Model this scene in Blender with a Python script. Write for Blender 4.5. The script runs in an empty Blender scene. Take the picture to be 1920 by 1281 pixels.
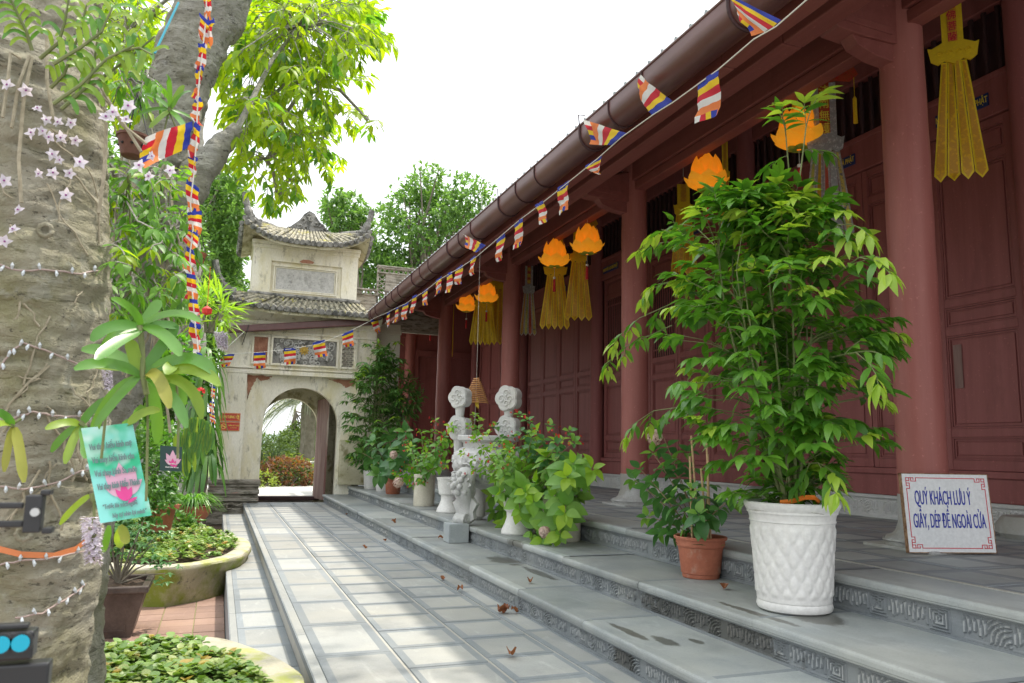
import bpy, bmesh, math, random
import numpy as np
from mathutils import Vector, Matrix, noise
R = math.radians
random.seed(7)
S = bpy.context.scene
COL = S.collection
# ------------------------------------------------------------------ camera (solved from the vanishing points)
CAMH = 1.3
F_, PX, PY = 1440.0, 960.0, 640.5
_vy = np.array([410 - PX, 832 - PY, F_]); _vz = np.array([1190 - PX, -9800 - PY, F_])
_Y = _vy / np.linalg.norm(_vy); _u = _vz / np.linalg.norm(_vz); _u = _u - _u.dot(_Y) * _Y
_Z = _u / np.linalg.norm(_u); _X = np.cross(_Y, _Z)
RM = np.array([_X, _Y, _Z])
cam_d = bpy.data.cameras.new('camera'); cam = bpy.data.objects.new('camera', cam_d); COL.objects.link(cam)
cam_d.sensor_width = 36; cam_d.lens = 27; cam_d.clip_start = 0.05; cam_d.clip_end = 2000
M = Matrix.Identity(4)
for i in range(3):
    M[i][0] = RM[i, 0]; M[i][1] = -RM[i, 1]; M[i][2] = -RM[i, 2]
M[2][3] = CAMH
cam.matrix_world = M
cam_d.dof.use_dof = True; cam_d.dof.focus_distance = 8.0; cam_d.dof.aperture_fstop = 9
S.camera = cam
# ------------------------------------------------------------------ sky, sun, exposure
SUN_EL, SUN_AZ = 69.0, 68.0            # azimuth from +Y towards +X
W = bpy.data.worlds.new('World'); S.world = W; W.use_nodes = True
nt = W.node_tree; nt.nodes.clear()
wo = nt.nodes.new('ShaderNodeOutputWorld'); bg = nt.nodes.new('ShaderNodeBackground')
sk = nt.nodes.new('ShaderNodeTexSky'); sk.sky_type = 'NISHITA'; sk.sun_disc = False
sk.sun_elevation = R(SUN_EL); sk.sun_rotation = R(SUN_AZ); sk.dust_density = 6; sk.air_density = 1
geo = nt.nodes.new('ShaderNodeTexCoord'); sep = nt.nodes.new('ShaderNodeSeparateXYZ')
nt.links.new(geo.outputs['Generated'], sep.inputs[0])
rmp = nt.nodes.new('ShaderNodeValToRGB')          # a hazy white overcast sky, brighter towards the zenith
e = rmp.color_ramp.elements
e[0].position = 0.0; e[0].color = (5.6, 5.75, 5.9, 1)
e[1].position = 1.0; e[1].color = (11.6, 11.9, 12.2, 1)
q = rmp.color_ramp.elements.new(0.55); q.color = (5.9, 6.05, 6.2, 1)
nt.links.new(sep.outputs['Z'], rmp.inputs[0])
mx = nt.nodes.new('ShaderNodeMix'); mx.data_type = 'RGBA'; mx.inputs[0].default_value = 0.9
nt.links.new(sk.outputs[0], mx.inputs[6]); nt.links.new(rmp.outputs[0], mx.inputs[7])
nt.links.new(mx.outputs[2], bg.inputs[0]); bg.inputs[1].default_value = 0.11
nt.links.new(bg.outputs[0], wo.inputs[0])
sd = bpy.data.lights.new('sun', 'SUN'); sd.energy = 1.75; sd.angle = R(1.2); sd.color = (1, .92, .80)
so = bpy.data.objects.new('sun', sd); COL.objects.link(so)
_d = Vector((math.cos(R(SUN_EL)) * math.sin(R(SUN_AZ)), math.cos(R(SUN_EL)) * math.cos(R(SUN_AZ)), math.sin(R(SUN_EL))))
so.rotation_euler = _d.to_track_quat('Z', 'Y').to_euler(); so.location = (0, 0, 20)
S.view_settings.view_transform = 'Standard'; S.view_settings.look = 'None'
S.view_settings.exposure = 1.5; S.view_settings.gamma = 1
try:
    S.cycles.max_bounces = 7; S.cycles.transparent_max_bounces = 8
except Exception: pass
# ------------------------------------------------------------------ measuring helpers: photo ray -> point on a plane of the place
def ray(px, py): return RM @ np.array([px - PX, py - PY, F_])
def _at(px, py, k, v):
    r = ray(px, py); c = (0, 0, CAMH)
    t = (v - c[k]) / r[k]
    return Vector((c[0] + r[0] * t, c[1] + r[1] * t, c[2] + r[2] * t))
def atx(px, py, x): return _at(px, py, 0, x)
def aty(px, py, y): return _at(px, py, 1, y)
def atz(px, py, z): return _at(px, py, 2, z)
# ------------------------------------------------------------------ materials
MAT = {}
def nm(name):
    m = bpy.data.materials.new(name); m.use_nodes = True
    t = m.node_tree; b = t.nodes['Principled BSDF']; MAT[name] = m
    return m, t, b
def _n(t, k, **kw):
    n = t.nodes.new(k)
    for a, v in kw.items():
        if a.startswith('i_'): n.inputs[int(a[2:])].default_value = v
        else: setattr(n, a, v)
    return n
def c4(c): return (c[0], c[1], c[2], 1)
def mixc(t, fac, a, b, mode='MIX'):
    n = t.nodes.new('ShaderNodeMix'); n.data_type = 'RGBA'; n.blend_type = mode
    for s, v in ((0, fac), (6, a), (7, b)):
        if hasattr(v, 'links'): t.links.new(v, n.inputs[s])
        elif s == 0: n.inputs[0].default_value = v
        else: n.inputs[s].default_value = c4(v)
    return n.outputs[2]
def mth(t, op, a, b=None, c=None):
    n = t.nodes.new('ShaderNodeMath'); n.operation = op
    for i, v in enumerate((a, b, c)):
        if v is None: continue
        if hasattr(v, 'links'): t.links.new(v, n.inputs[i])
        else: n.inputs[i].default_value = v
    return n.outputs[0]
def ramp(t, v, p0, p1, c0=(0, 0, 0), c1=(1, 1, 1)):
    n = t.nodes.new('ShaderNodeValToRGB'); t.links.new(v, n.inputs[0])
    n.color_ramp.elements[0].position = p0; n.color_ramp.elements[1].position = p1
    n.color_ramp.elements[0].color = c4(c0); n.color_ramp.elements[1].color = c4(c1)
    return n.outputs[0]
def coord(t, scale=(1, 1, 1), kind='Object', loc=(0, 0, 0)):
    tc = t.nodes.new('ShaderNodeTexCoord'); mp = t.nodes.new('ShaderNodeMapping')
    t.links.new(tc.outputs[kind], mp.inputs[0]); mp.inputs[3].default_value = scale; mp.inputs[1].default_value = loc
    return mp.outputs[0]
def noi(t, co, s, d=6, r=0.6, dist=0):
    n = t.nodes.new('ShaderNodeTexNoise'); t.links.new(co, n.inputs['Vector'])
    n.inputs['Scale'].default_value = s; n.inputs['Detail'].default_value = d; n.inputs['Roughness'].default_value = r
    n.inputs['Distortion'].default_value = dist
    return n.outputs[0]
def bump(t, b, h, strength=.3, dist=.01):
    n = t.nodes.new('ShaderNodeBump'); t.links.new(h, n.inputs['Height'])
    n.inputs['Strength'].default_value = strength; n.inputs['Distance'].default_value = dist
    t.links.new(n.outputs[0], b.inputs['Normal'])
def pm(name, c1, c2, sc=3, rough=.7, bmp=.2, stretch=(1, 1, 1), c3=None, t3=(.58, .66), s3=2, metal=0, fine=40, bd=.01, kind='Object', spec=.5, c4_=None, t4=(.6, .65), s4=8):
    m, t, b = nm(name); co = coord(t, stretch, kind)
    a = noi(t, co, sc); f = noi(t, co, fine, 4)
    col = mixc(t, ramp(t, a, .35, .65), c1, c2)
    col = mixc(t, .35, col, mixc(t, ramp(t, f, .3, .7), (.55, .55, .55), (1, 1, 1)), 'MULTIPLY')
    if c3: col = mixc(t, ramp(t, noi(t, coord(t, stretch, kind, (3, 7, 1)), s3, 8, .65), t3[0], t3[1]), col, c3)
    if c4_: col = mixc(t, ramp(t, noi(t, coord(t, stretch, kind, (9, 2, 5)), s4, 8, .7), t4[0], t4[1]), col, c4_)
    t.links.new(col, b.inputs['Base Color']); b.inputs['Roughness'].default_value = rough
    b.inputs['Metallic'].default_value = metal; b.inputs['Specular IOR Level'].default_value = spec
    if bmp:
        h = mth(t, 'ADD', mth(t, 'MULTIPLY', f, .5), a); bump(t, b, h, bmp, bd)
    return m
def leafmat(name, c1, c2, trans=.45, rough=.4, tc=None, glow=0):
    m, t, b = nm(name)
    g = t.nodes.new('ShaderNodeNewGeometry')
    n = noi(t, coord(t), 2.5, 3)
    fac = mth(t, 'ADD', mth(t, 'MULTIPLY', g.outputs['Random Per Island'], .7), mth(t, 'MULTIPLY', n, .35))
    col = mixc(t, fac, c1, c2)
    bl = noi(t, coord(t), 14, 5, .65); col = mixc(t, mth(t, 'MULTIPLY', ramp(t, bl, .35, .65), .3), col, mixc(t, 1, col, (.45, .5, .5), 'MULTIPLY'))
    sp = ramp(t, noi(t, coord(t, (1, 1, 1), 'Object', (5, 3, 1)), 45, 5, .7), .64, .68); col = mixc(t, mth(t, 'MULTIPLY', sp, .45), col, [c1[0] * 1.2 + .12, c1[1] * .8 + .06, c1[2] + .01])
    rg_ = mth(t, 'ADD', rough - .06, mth(t, 'MULTIPLY', bl, .25)); t.links.new(rg_, b.inputs['Roughness'])
    bump(t, b, bl, .12, .004)
    t.links.new(col, b.inputs['Base Color'])
    tr = t.nodes.new('ShaderNodeBsdfTranslucent')
    tcol = mixc(t, 1.0, mixc(t, fac, c1, c2), tc or (2.2, 2.0, .7), 'MULTIPLY')
    t.links.new(tcol, tr.inputs[0])
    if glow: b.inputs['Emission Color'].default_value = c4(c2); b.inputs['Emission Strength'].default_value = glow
    ms = t.nodes.new('ShaderNodeMixShader'); ms.inputs[0].default_value = trans
    t.links.new(b.outputs[0], ms.inputs[1]); t.links.new(tr.outputs[0], ms.inputs[2])
    t.links.new(ms.outputs[0], t.nodes['Material Output'].inputs[0])
    return m
def clothmat(name, c, trans=.4, rough=.8):
    m, t, b = nm(name)
    co = coord(t); f = noi(t, co, 25, 4)
    col = mixc(t, mth(t, 'MULTIPLY', f, .35), c, [x * .55 for x in c])
    t.links.new(col, b.inputs['Base Color']); b.inputs['Roughness'].default_value = rough
    tr = t.nodes.new('ShaderNodeBsdfTranslucent'); t.links.new(col, tr.inputs[0])
    ms = t.nodes.new('ShaderNodeMixShader'); ms.inputs[0].default_value = trans
    t.links.new(b.outputs[0], ms.inputs[1]); t.links.new(tr.outputs[0], ms.inputs[2])
    t.links.new(ms.outputs[0], t.nodes['Material Output'].inputs[0])
    bump(t, b, f, .2, .004)
    return m
def flat(name, c, rough=.5, metal=0, emis=None):
    m, t, b = nm(name); f = noi(t, coord(t), 12, 3)
    t.links.new(mixc(t, mth(t, 'MULTIPLY', f, .25), c, [x * .7 for x in c]), b.inputs['Base Color'])
    b.inputs['Roughness'].default_value = rough; b.inputs['Metallic'].default_value = metal
    return m
def sepc(t, co):
    n = t.nodes.new('ShaderNodeSeparateXYZ'); t.links.new(co, n.inputs[0]); return n.outputs
# ------------------------------------------------------------------ mesh building
class MB:
    def __init__(s): s.v = []; s.f = []; s.m = []; s.k = 0
    def add(s, vs, fs, k=None):
        o = len(s.v); s.v += [tuple(p) for p in vs]; kk = s.k if k is None else k
        for f in fs: s.f.append(tuple(i + o for i in f)); s.m.append(kk)
        return s
    def box(s, a, b, k=None):
        x0, y0, z0 = a; x1, y1, z1 = b
        return s.add([(x0, y0, z0), (x1, y0, z0), (x1, y1, z0), (x0, y1, z0), (x0, y0, z1), (x1, y0, z1), (x1, y1, z1), (x0, y1, z1)],
              [(0, 3, 2, 1), (4, 5, 6, 7), (0, 1, 5, 4), (1, 2, 6, 5), (2, 3, 7, 6), (3, 0, 4, 7)], k)
    def bbox(s, a, b, r, k=None):          # box with chamfered edges
        bm = bmesh.new(); bmesh.ops.create_cube(bm, size=1)
        for v in bm.verts:
            v.co = Vector([(a[i] + b[i]) / 2 + v.co[i] * (b[i] - a[i]) for i in range(3)])
        bmesh.ops.bevel(bm, geom=bm.edges[:], offset=r, segments=2, affect='EDGES', profile=.5)
        bm.verts.index_update()
        s.add([v.co[:] for v in bm.verts], [[v.index for v in f.verts] for f in bm.faces], k); bm.free(); return s
    def tube(s, pts, rad, n=8, cap=True, k=None, jit=0, sq=1):
        pts = [Vector(p) for p in pts]
        if not hasattr(rad, '__len__'): rad = [rad] * len(pts)
        vs = []; fs = []; L = len(pts)
        up = Vector((0, 0, 1)); t0 = (pts[1] - pts[0]).normalized()
        if abs(t0.z) > .9: up = Vector((1, 0, 0))
        a = t0.cross(up).normalized()
        for i, p in enumerate(pts):
            t = (pts[min(i + 1, L - 1)] - pts[max(i - 1, 0)]).normalized()
            a = (a - t * a.dot(t)).normalized(); b = t.cross(a)
            for j in range(n):
                th = 2 * math.pi * j / n; rr = rad[i] * (1 + (random.uniform(-jit, jit) if jit else 0))
                vs.append(p + (a * math.cos(th) + b * math.sin(th) * sq) * rr)
        for i in range(L - 1):
            for j in range(n):
                q = (j + 1) % n
                fs.append((i * n + j, i * n + q, (i + 1) * n + q, (i + 1) * n + j))
        if cap: fs.append(tuple(range(n))[::-1]); fs.append(tuple((L - 1) * n + j for j in range(n)))
        return s.add(vs, fs, k)
    def lathe(s, prof, c=(0, 0, 0), n=32, k=None, fn=None, cap=True):
        vs = []; fs = []; L = len(prof)
        for i, (r, z) in enumerate(prof):
            for j in range(n):
                th = 2 * math.pi * j / n; rr = r + (fn(th, z, r) if fn else 0)
                vs.append((c[0] + rr * math.cos(th), c[1] + rr * math.sin(th), c[2] + z))
        for i in range(L - 1):
            for j in range(n):
                q = (j + 1) % n; fs.append((i * n + j, i * n + q, (i + 1) * n + q, (i + 1) * n + j))
        if cap: fs.append(tuple(range(n))[::-1]); fs.append(tuple((L - 1) * n + j for j in range(n)))
        return s.add(vs, fs, k)
    def prism(s, poly, d, axis=1, o=0, k=None):   # polygon in the two other axes, extruded from o to o+d on axis
        n = len(poly); vs = []
        for h in (o, o + d):
            for (a, b) in poly:
                vs.append({0: (h, a, b), 1: (a, h, b), 2: (a, b, h)}[axis])
        fs = [tuple(range(n)), tuple(range(n, 2 * n))[::-1]] + [(i, i + n, (i + 1) % n + n, (i + 1) % n) for i in range(n)]
        return s.add(vs, fs, k)
    def grid(s, fn, nu, nv, k=None, kf=None):
        o = len(s.v)
        for i in range(nu + 1):
            for j in range(nv + 1): s.v.append(tuple(fn(i / nu, j / nv)))
        for i in range(nu):
            for j in range(nv):
                a = o + i * (nv + 1) + j
                s.f.append((a, a + nv + 1, a + nv + 2, a + 1)); s.m.append(kf(i, j) if kf else (s.k if k is None else k))
        return s
    def leaf(s, p, d, up, L, Wd, bend=.3, fold=.25, seg=4, k=None, tip=.0, shape=1.0):
        p = Vector(p); d = Vector(d).normalized(); up = Vector(up)
        sd_ = d.cross(up)
        if sd_.length < 1e-3: sd_ = d.cross(Vector((1, .1, 0)))
        sd_.normalize(); nn = sd_.cross(d).normalized()
        vs = []; fs = []
        for i in range(seg + 1):
            u = i / seg
            w = Wd * .5 * (math.sin(math.pi * min(1, u ** .8 * .97 + .03)) ** shape if seg > 2 else (1 if 0 < i < seg else 0.12))
            if seg > 2 and i == seg: w = Wd * tip * .5 + .0005
            c = p + d * (L * u * (1 - bend * .25 * u)) - nn * (bend * L * u * u)
            vs += [c - sd_ * w + nn * (w * fold), c, c + sd_ * w + nn * (w * fold)]
        for i in range(seg):
            a = i * 3; fs += [(a, a + 1, a + 4, a + 3), (a + 1, a + 2, a + 5, a + 4)]
        return s.add(vs, fs, k)
    def build(s, name, mats, parent=None, smooth=False, world=True, bev=0):
        me = bpy.data.meshes.new(name)
        vs = s.v
        if parent is not None and world:
            root = parent; off = Vector((0, 0, 0)); q = parent
            while q is not None: off += q.location; q = q.parent
            vs = [(x - off.x, y - off.y, z - off.z) for x, y, z in vs]
        me.from_pydata(vs, [], s.f); 
        if not isinstance(mats, (list, tuple)): mats = [mats]
        for m in mats: me.materials.append(MAT[m] if isinstance(m, str) else m)
        if len(mats) > 1: me.polygons.foreach_set('material_index', s.m)
        if smooth: me.polygons.foreach_set('use_smooth', [True] * len(me.polygons))
        me.update()
        o = bpy.data.objects.new(name, me); COL.objects.link(o)
        if parent is not None: o.parent = parent
        if smooth and smooth != 'all':
            try: me.set_sharp_from_angle(angle=R(38))
            except Exception: pass
        if bev:
            b = o.modifiers.new('bevel', 'BEVEL'); b.width = bev; b.segments = 2; b.limit_method = 'ANGLE'; b.angle_limit = R(40)
        return o
def thing(name, label, cat, loc=(0, 0, 0), rz=0, group=None):
    o = bpy.data.objects.new(name, None); COL.objects.link(o); o.empty_display_size = .1
    o.location = loc; o.rotation_euler = (0, 0, rz); return tag(o, label, cat, group)
def tag(o, label=None, cat=None, group=None, kind=None):
    if label: o['label'] = label
    if cat: o['category'] = cat
    if group: o['group'] = group
    if kind: o['kind'] = kind
    return o
def dup(root, loc=None, rz=None, label=None, sc=None):
    r = root.copy(); COL.objects.link(r)
    if loc is not None: r.location = loc
    if rz is not None: r.rotation_euler = (0, 0, rz)
    if sc: r.scale = (sc, sc, sc)
    if label: r['label'] = label
    for ch in [o for o in list(COL.objects) if o.parent == root]:
        c = ch.copy(); COL.objects.link(c); c.parent = r
        for g in [o for o in list(COL.objects) if o.parent == ch]:
            d = g.copy(); COL.objects.link(d); d.parent = c
    return r
def text_mb(mb, txt, mat4, size=1, sx=.6, k=None, depth=.002, bold=0, align='CENTER', fit=None):
    cu = bpy.data.curves.new('t', 'FONT'); cu.body = txt; cu.size = size; cu.align_x = align; cu.align_y = 'CENTER'
    cu.extrude = depth; cu.resolution_u = 3
    ob = bpy.data.objects.new('t', cu); COL.objects.link(ob)
    dg = bpy.context.evaluated_depsgraph_get(); me = bpy.data.meshes.new_from_object(ob.evaluated_get(dg))
    xs = [v.co.x for v in me.vertices]
    if fit and xs: sx = fit / (max(xs) - min(xs))
    sm = Matrix.Diagonal((sx, 1, 1, 1))
    for i, (ox, oz) in enumerate([(0, 0)] if not bold else [(-bold, 0), (0, .0003), (bold, .0006)]):
        tm = Matrix.Translation((ox, 0, oz))
        mb.add([(mat4 @ (tm @ (sm @ v.co)))[:] for v in me.vertices], [tuple(p.vertices) for p in me.polygons], k)
    bpy.data.objects.remove(ob); bpy.data.curves.remove(cu); bpy.data.meshes.remove(me)
def frame(o, x, y):   # matrix with given origin, x axis, y axis
    x = Vector(x).normalized(); y = Vector(y); z = x.cross(y).normalized(); y = z.cross(x)
    m = Matrix.Identity(4)
    for i in range(3): m[i][0] = x[i]; m[i][1] = y[i]; m[i][2] = z[i]; m[i][3] = o[i]
    return m
U = random.uniform
def rdir(zb=0):
    v = Vector((random.gauss(0, 1), random.gauss(0, 1), random.gauss(0, 1) + zb)); return v.normalized()
# ------------------------------------------------------------------ stone materials
def stone(name, c1, c2, rough=.6, wet=None, lines=False, sc=2.2, isl=.25, bstr=.25):
    m, t, b = nm(name); co = coord(t)
    g = t.nodes.new('ShaderNodeNewGeometry')
    a = noi(t, co, sc, 7, .65); f = noi(t, co, 90, 3, .7); st = noi(t, coord(t, (1, .25, 1)), 6, 8, .7, 1.2)
    col = mixc(t, ramp(t, a, .3, .7), c1, c2)
    col = mixc(t, .25, col, ramp(t, f, .3, .75, (.45, .45, .45), (1.15, 1.15, 1.15)), 'MULTIPLY')
    col = mixc(t, mth(t, 'MULTIPLY', ramp(t, st, .56, .72), .4), col, [min(1, x * 1.45) for x in c2])
    dk = noi(t, coord(t, (1, 1, 1), 'Object', (4, 4, 4)), 1.4, 9, .72)
    col = mixc(t, mth(t, 'MULTIPLY', ramp(t, dk, .52, .70), .5), col, [x * .55 for x in c1])
    ck = noi(t, coord(t, (1, 2.2, 1), 'Object', (8, 1, 4)), 26, 4, .7); col = mixc(t, mth(t, 'MULTIPLY', ramp(t, ck, .62, .68), .35), col, [x * .5 for x in c1])
    wm = noi(t, coord(t, (1, 1, 1), 'Object', (1, 9, 4)), .9, 5, .6); col = mixc(t, mth(t, 'MULTIPLY', ramp(t, wm, .45, .65), .3), col, (c2[0] * 1.12, c2[1] * 1.02, c2[2] * .86))
    isv = mth(t, 'ADD', mth(t, 'MULTIPLY', g.outputs['Random Per Island'], isl), 1 - isl / 2)
    cmb = t.nodes.new('ShaderNodeCombineColor')
    for i in range(3): t.links.new(isv, cmb.inputs[i])
    col = mixc(t, 1, col, cmb.outputs[0], 'MULTIPLY')
    rg = mth(t, 'ADD', rough - .1, mth(t, 'MULTIPLY', a, .25))
    if wet:
        x, y, z = sepc(t, co)[:3]; nz = mth(t, 'MULTIPLY', mth(t, 'SUBTRACT', noi(t, co, 7, 9, .72), .5), 1.9)
        mk = None
        for (wx, wy, ax, ay) in wet:
            dx = mth(t, 'DIVIDE', mth(t, 'SUBTRACT', x, wx), ax); dy = mth(t, 'DIVIDE', mth(t, 'SUBTRACT', y, wy), ay)
            d = mth(t, 'SQRT', mth(t, 'ADD', mth(t, 'MULTIPLY', dx, dx), mth(t, 'MULTIPLY', dy, dy)))
            k = mth(t, 'SUBTRACT', 1, mth(t, 'ADD', d, nz)); mk = k if mk is None else mth(t, 'MAXIMUM', mk, k)
        mk = ramp(t, mk, 0.0, .22)
        col = mixc(t, mk, col, mixc(t, 1, col, (.4, .38, .35), 'MULTIPLY'))
        rg = mth(t, 'SUBTRACT', rg, mth(t, 'MULTIPLY', mk, .12))
    t.links.new(col, b.inputs['Base Color']); t.links.new(rg, b.inputs['Roughness'])
    bump(t, b, mth(t, 'ADD', mth(t, 'MULTIPLY', f, .6), a), bstr, .004)
    return m
WET = [(atz(950, 1052, .178).x, atz(950, 1052, .178).y, .17, .33), (atz(1010, 1075, .178).x, atz(1010, 1075, .178).y, .06, .4), (2.50, 4.45, .04, .26), (2.60, 4.18, .06, .14), (2.78, 4.12, .035, .08),
       (3.04, 3.9, .04, .4), (3.3, 3.7, .16, .24)]
stone('stone_tile', (.25, .262, .257), (.34, .345, .33), .6, isl=.3)
stone('stone_border', (.165, .188, .205), (.225, .247, .26), .58)
stone('stone_grout', (.33, .32, .285), (.4, .39, .35), .85)
stone('stone_step', (.22, .245, .25), (.34, .36, .355), .5, wet=WET, isl=.4)
stone('stone_riser', (.16, .18, .195), (.235, .255, .265), .6, wet=[(2.95, 4.3, .3, .8), (2.4, 4.3, .1, .15)], isl=0)
stone('stone_relief', (.25, .27, .28), (.36, .375, .375), .6, wet=[(2.95, 4.3, .3, .8), (2.4, 4.3, .1, .15)], isl=0)
stone('stone_carved', (.42, .42, .41), (.56, .56, .55), .75, isl=0, bstr=.5)
stone('stone_plain', (.30, .33, .35), (.38, .41, .42), .6, isl=0)
stone('brick_tile', (.22, .135, .105), (.30, .2, .155), .8, isl=.4, bstr=.6)
stone('moss_joint', (.14, .17, .05), (.24, .24, .11), .9)
pm('soil', (.05, .032, .02), (.11, .07, .045), 14, .95, .8, fine=70, bd=.02)
pm('moss_concrete', (.33, .31, .2), (.45, .42, .29), 2.5, .9, .6, c3=(.2, .24, .03), t3=(.42, .6), s3=3, c4_=(.12, .12, .09), t4=(.58, .66), s4=6, fine=60, bd=.012)
pm('curb_top', (.36, .34, .26), (.50, .47, .37), 3, .85, .5, c3=(.32, .34, .09), t3=(.5, .66), s3=4, c4_=(.2, .17, .11), t4=(.62, .68), s4=5, fine=70)

def tiles(mb, x0, x1, y0, y1, z, L, bw, gap, off=0, bevel=.004):
    y = y0 - off
    while y < y1:
        a, b_ = max(y, y0), min(y + L - gap, y1); y += L
        if b_ - a < .03: continue
        zz = z + U(-.0015, .0015); t = bw + U(-.008, .008)
        X0, X1, Y0, Y1 = x0, x1, a, b_
        if bw > 0 and X1 - X0 > 2.5 * bw and Y1 - Y0 > 2.5 * bw:
            i0, i1, j0, j1 = X0 + t, X1 - t, Y0 + t, Y1 - t
            mb.add([(X0, Y0, zz), (X1, Y0, zz), (X1, Y1, zz), (X0, Y1, zz), (i0, j0, zz), (i1, j0, zz), (i1, j1, zz), (i0, j1, zz),
                    (X0 - bevel, Y0 - bevel, z - .008), (X1 + bevel, Y0 - bevel, z - .008), (X1 + bevel, Y1 + bevel, z - .008), (X0 - bevel, Y1 + bevel, z - .008)],
                   [(0, 1, 5, 4), (1, 2, 6, 5), (2, 3, 7, 6), (3, 0, 4, 7), (8, 9, 1, 0), (9, 10, 2, 1), (10, 11, 3, 2), (11, 8, 0, 3)], 1)
            mb.add([(i0, j0, zz), (i1, j0, zz), (i1, j1, zz), (i0, j1, zz)], [(0, 1, 2, 3)], 0)
        else:
            mb.add([(X0, Y0, zz), (X1, Y0, zz), (X1, Y1, zz), (X0, Y1, zz), (X0 - bevel, Y0 - bevel, z - .008), (X1 + bevel, Y0 - bevel, z - .008), (X1 + bevel, Y1 + bevel, z - .008), (X0 - bevel, Y1 + bevel, z - .008)],
                   [(0, 1, 2, 3), (4, 5, 1, 0), (5, 6, 2, 1), (6, 7, 3, 2), (7, 4, 0, 3)], 0)
GY = 18.6           # gate facade
YN = -1.5
Z1, Z2, Z3 = .178, .372, .59
X1_, X2_, X3_ = 2.385, 2.946, 3.65
XC, XW = 5.35, 7.4
# ---- ground sheets
m = MB(); m.grid(lambda u, v: (-260 + 520 * u, -40 + 640 * v, -.47 + 0 * u), 8, 8); tag(m.build('ground', 'soil'), kind='structure')
m = MB(); tiles(m, -5, .18, -2, 0, -.42, .3, 0, .012)
m = MB()
x = -4.6
while x < .16:
    tiles(m, x, min(x + .288, .17), -2, 12.6, -.42, .3, 0, .014, bevel=.003); x += .3
m.box((-4.8, -2, -.46), (.17, 12.8, -.4285), 1)
tag(m.build('brick_path', ['brick_tile', 'moss_joint']), kind='structure')
m = MB(); m.box((-22, -45, -.45), (30, YN, -.02)); tag(m.build('bounce_paving', 'stone_tile'), kind='structure')  # unseen pale paving added behind the camera to bounce light
# ---- walkway
m = MB()
m.box((.60, YN, -.5), (2.384, GY + .15, -.009), 2)
tiles(m, .598, .655, YN, GY, 0, 1.2, 0, .006)
tiles(m, .662, 1.128, YN, GY, 0, .87, .055, .012, .35)
tiles(m, 1.155, 1.652, YN, GY, 0, .485, .045, .022, .1)
tiles(m, 1.68, 2.14, YN, GY, 0, .505, .045, .022, .26)
tiles(m, 2.165, 2.382, YN, GY, 0, .9, .04, .012, .3)
m.box((.588, YN, -.045), (.5985, GY, -.001), 1)
tag(m.build('walkway', ['stone_tile', 'stone_border', 'stone_grout']), kind='structure')
m = MB(); m.box((.19, YN, -.5), (.599, 17.4, -.16), 2)
tiles(m, .185, .235, YN, 17.4, -.15, 1.1, 0, .006); tiles(m, .24, .597, YN, 17.4, -.15, .6, .05, .01, .2)
m.box((.178, YN, -.46), (.19, 17.4, -.155), 1)
tag(m.build('landing', ['stone_tile', 'stone_border', 'stone_grout']), kind='structure')
# ---- carved steps
def relief(u, v):
    pl = 1.02; c = math.floor(u / pl); x = u - c * pl; mg = .035
    if x < mg or x > pl - mg or v < .16 or v > .86: return 0.0
    w = (pl - 2 * mg) / 7; k = int((x - mg) / w); xx = (x - mg) / w - k; yy = (v - .16) / .7
    if xx < .04 or xx > .97: return -.002
    h = (0, 1, 1, 2, 1, 3, 1, 1, 1, 3)[(int(c * 7 + k * 5 + 11) * 2654435761 >> 7) % 10]
    a, b_ = xx - .5, yy - .5
    if h == 0:
        d = max(abs(a), abs(b_)); r = (d * 7 + (.5 if a > 0 and b_ > -.1 else 0)) % 1
        z = .0075 if r < .55 else -.0045
    elif h == 1:
        s = (xx * 4.6 + .9 * (yy - .3) ** 2 * (1 if k % 2 else -1)) % 1
        lo = .1 + .25 * abs(math.sin(xx * 5 + c))
        z = (.009 * math.sin(math.pi * min(1, s / .65)) if s < .65 else -.0045) if lo < yy < 1 - .4 * lo else -.003
    elif h == 3:
        r_ = ((xx - .1) ** 2 + (yy * .9) ** 2) ** .5
        s = (r_ * 5.5 + .12 * math.sin(9 * yy)) % 1
        z = .009 * math.sin(math.pi * min(1, s / .62)) if s < .62 else -.0045
    else:
        a += .12 * math.sin(b_ * 6); r = math.hypot(a, b_ * .8); th = math.atan2(b_, a) / (2 * math.pi)
        s = (r * 6 - th + .3 * (k % 2)) % 1
        z = .008 * math.sin(math.pi * min(1, s / .6)) if s < .6 and r < .55 else -.004
    return z
def riser(xf, za, zb, name):
    m = MB(); hh = zb - za; ys = []
    y = YN + 2.4
    while y < GY + .1:
        ys.append(y); y += .0065 if y < 7 else (.012 if y < 11 else .03)
    vs = [1 - i / 22 for i in range(23)]
    off = len(m.v); nv = len(vs)
    for y in ys:
        for v in vs: m.v.append((xf - relief(y, v), y, za + hh * v))
    for i in range(len(ys) - 1):
        for j in range(nv - 1):
            a = off + i * nv + j; m.f.append((a, a + nv, a + nv + 1, a + 1)); m.m.append(0)
    return m
def setrel(m, hi=3):
    x0 = max(v[0] for v in m.v) - .0045
    m.m = [hi if sum(m.v[i][0] for i in f) / 4 < x0 - .005 else 2 for f in m.f]  # raised carving paler, recesses darker: relief shading put into the stone colour
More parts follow.
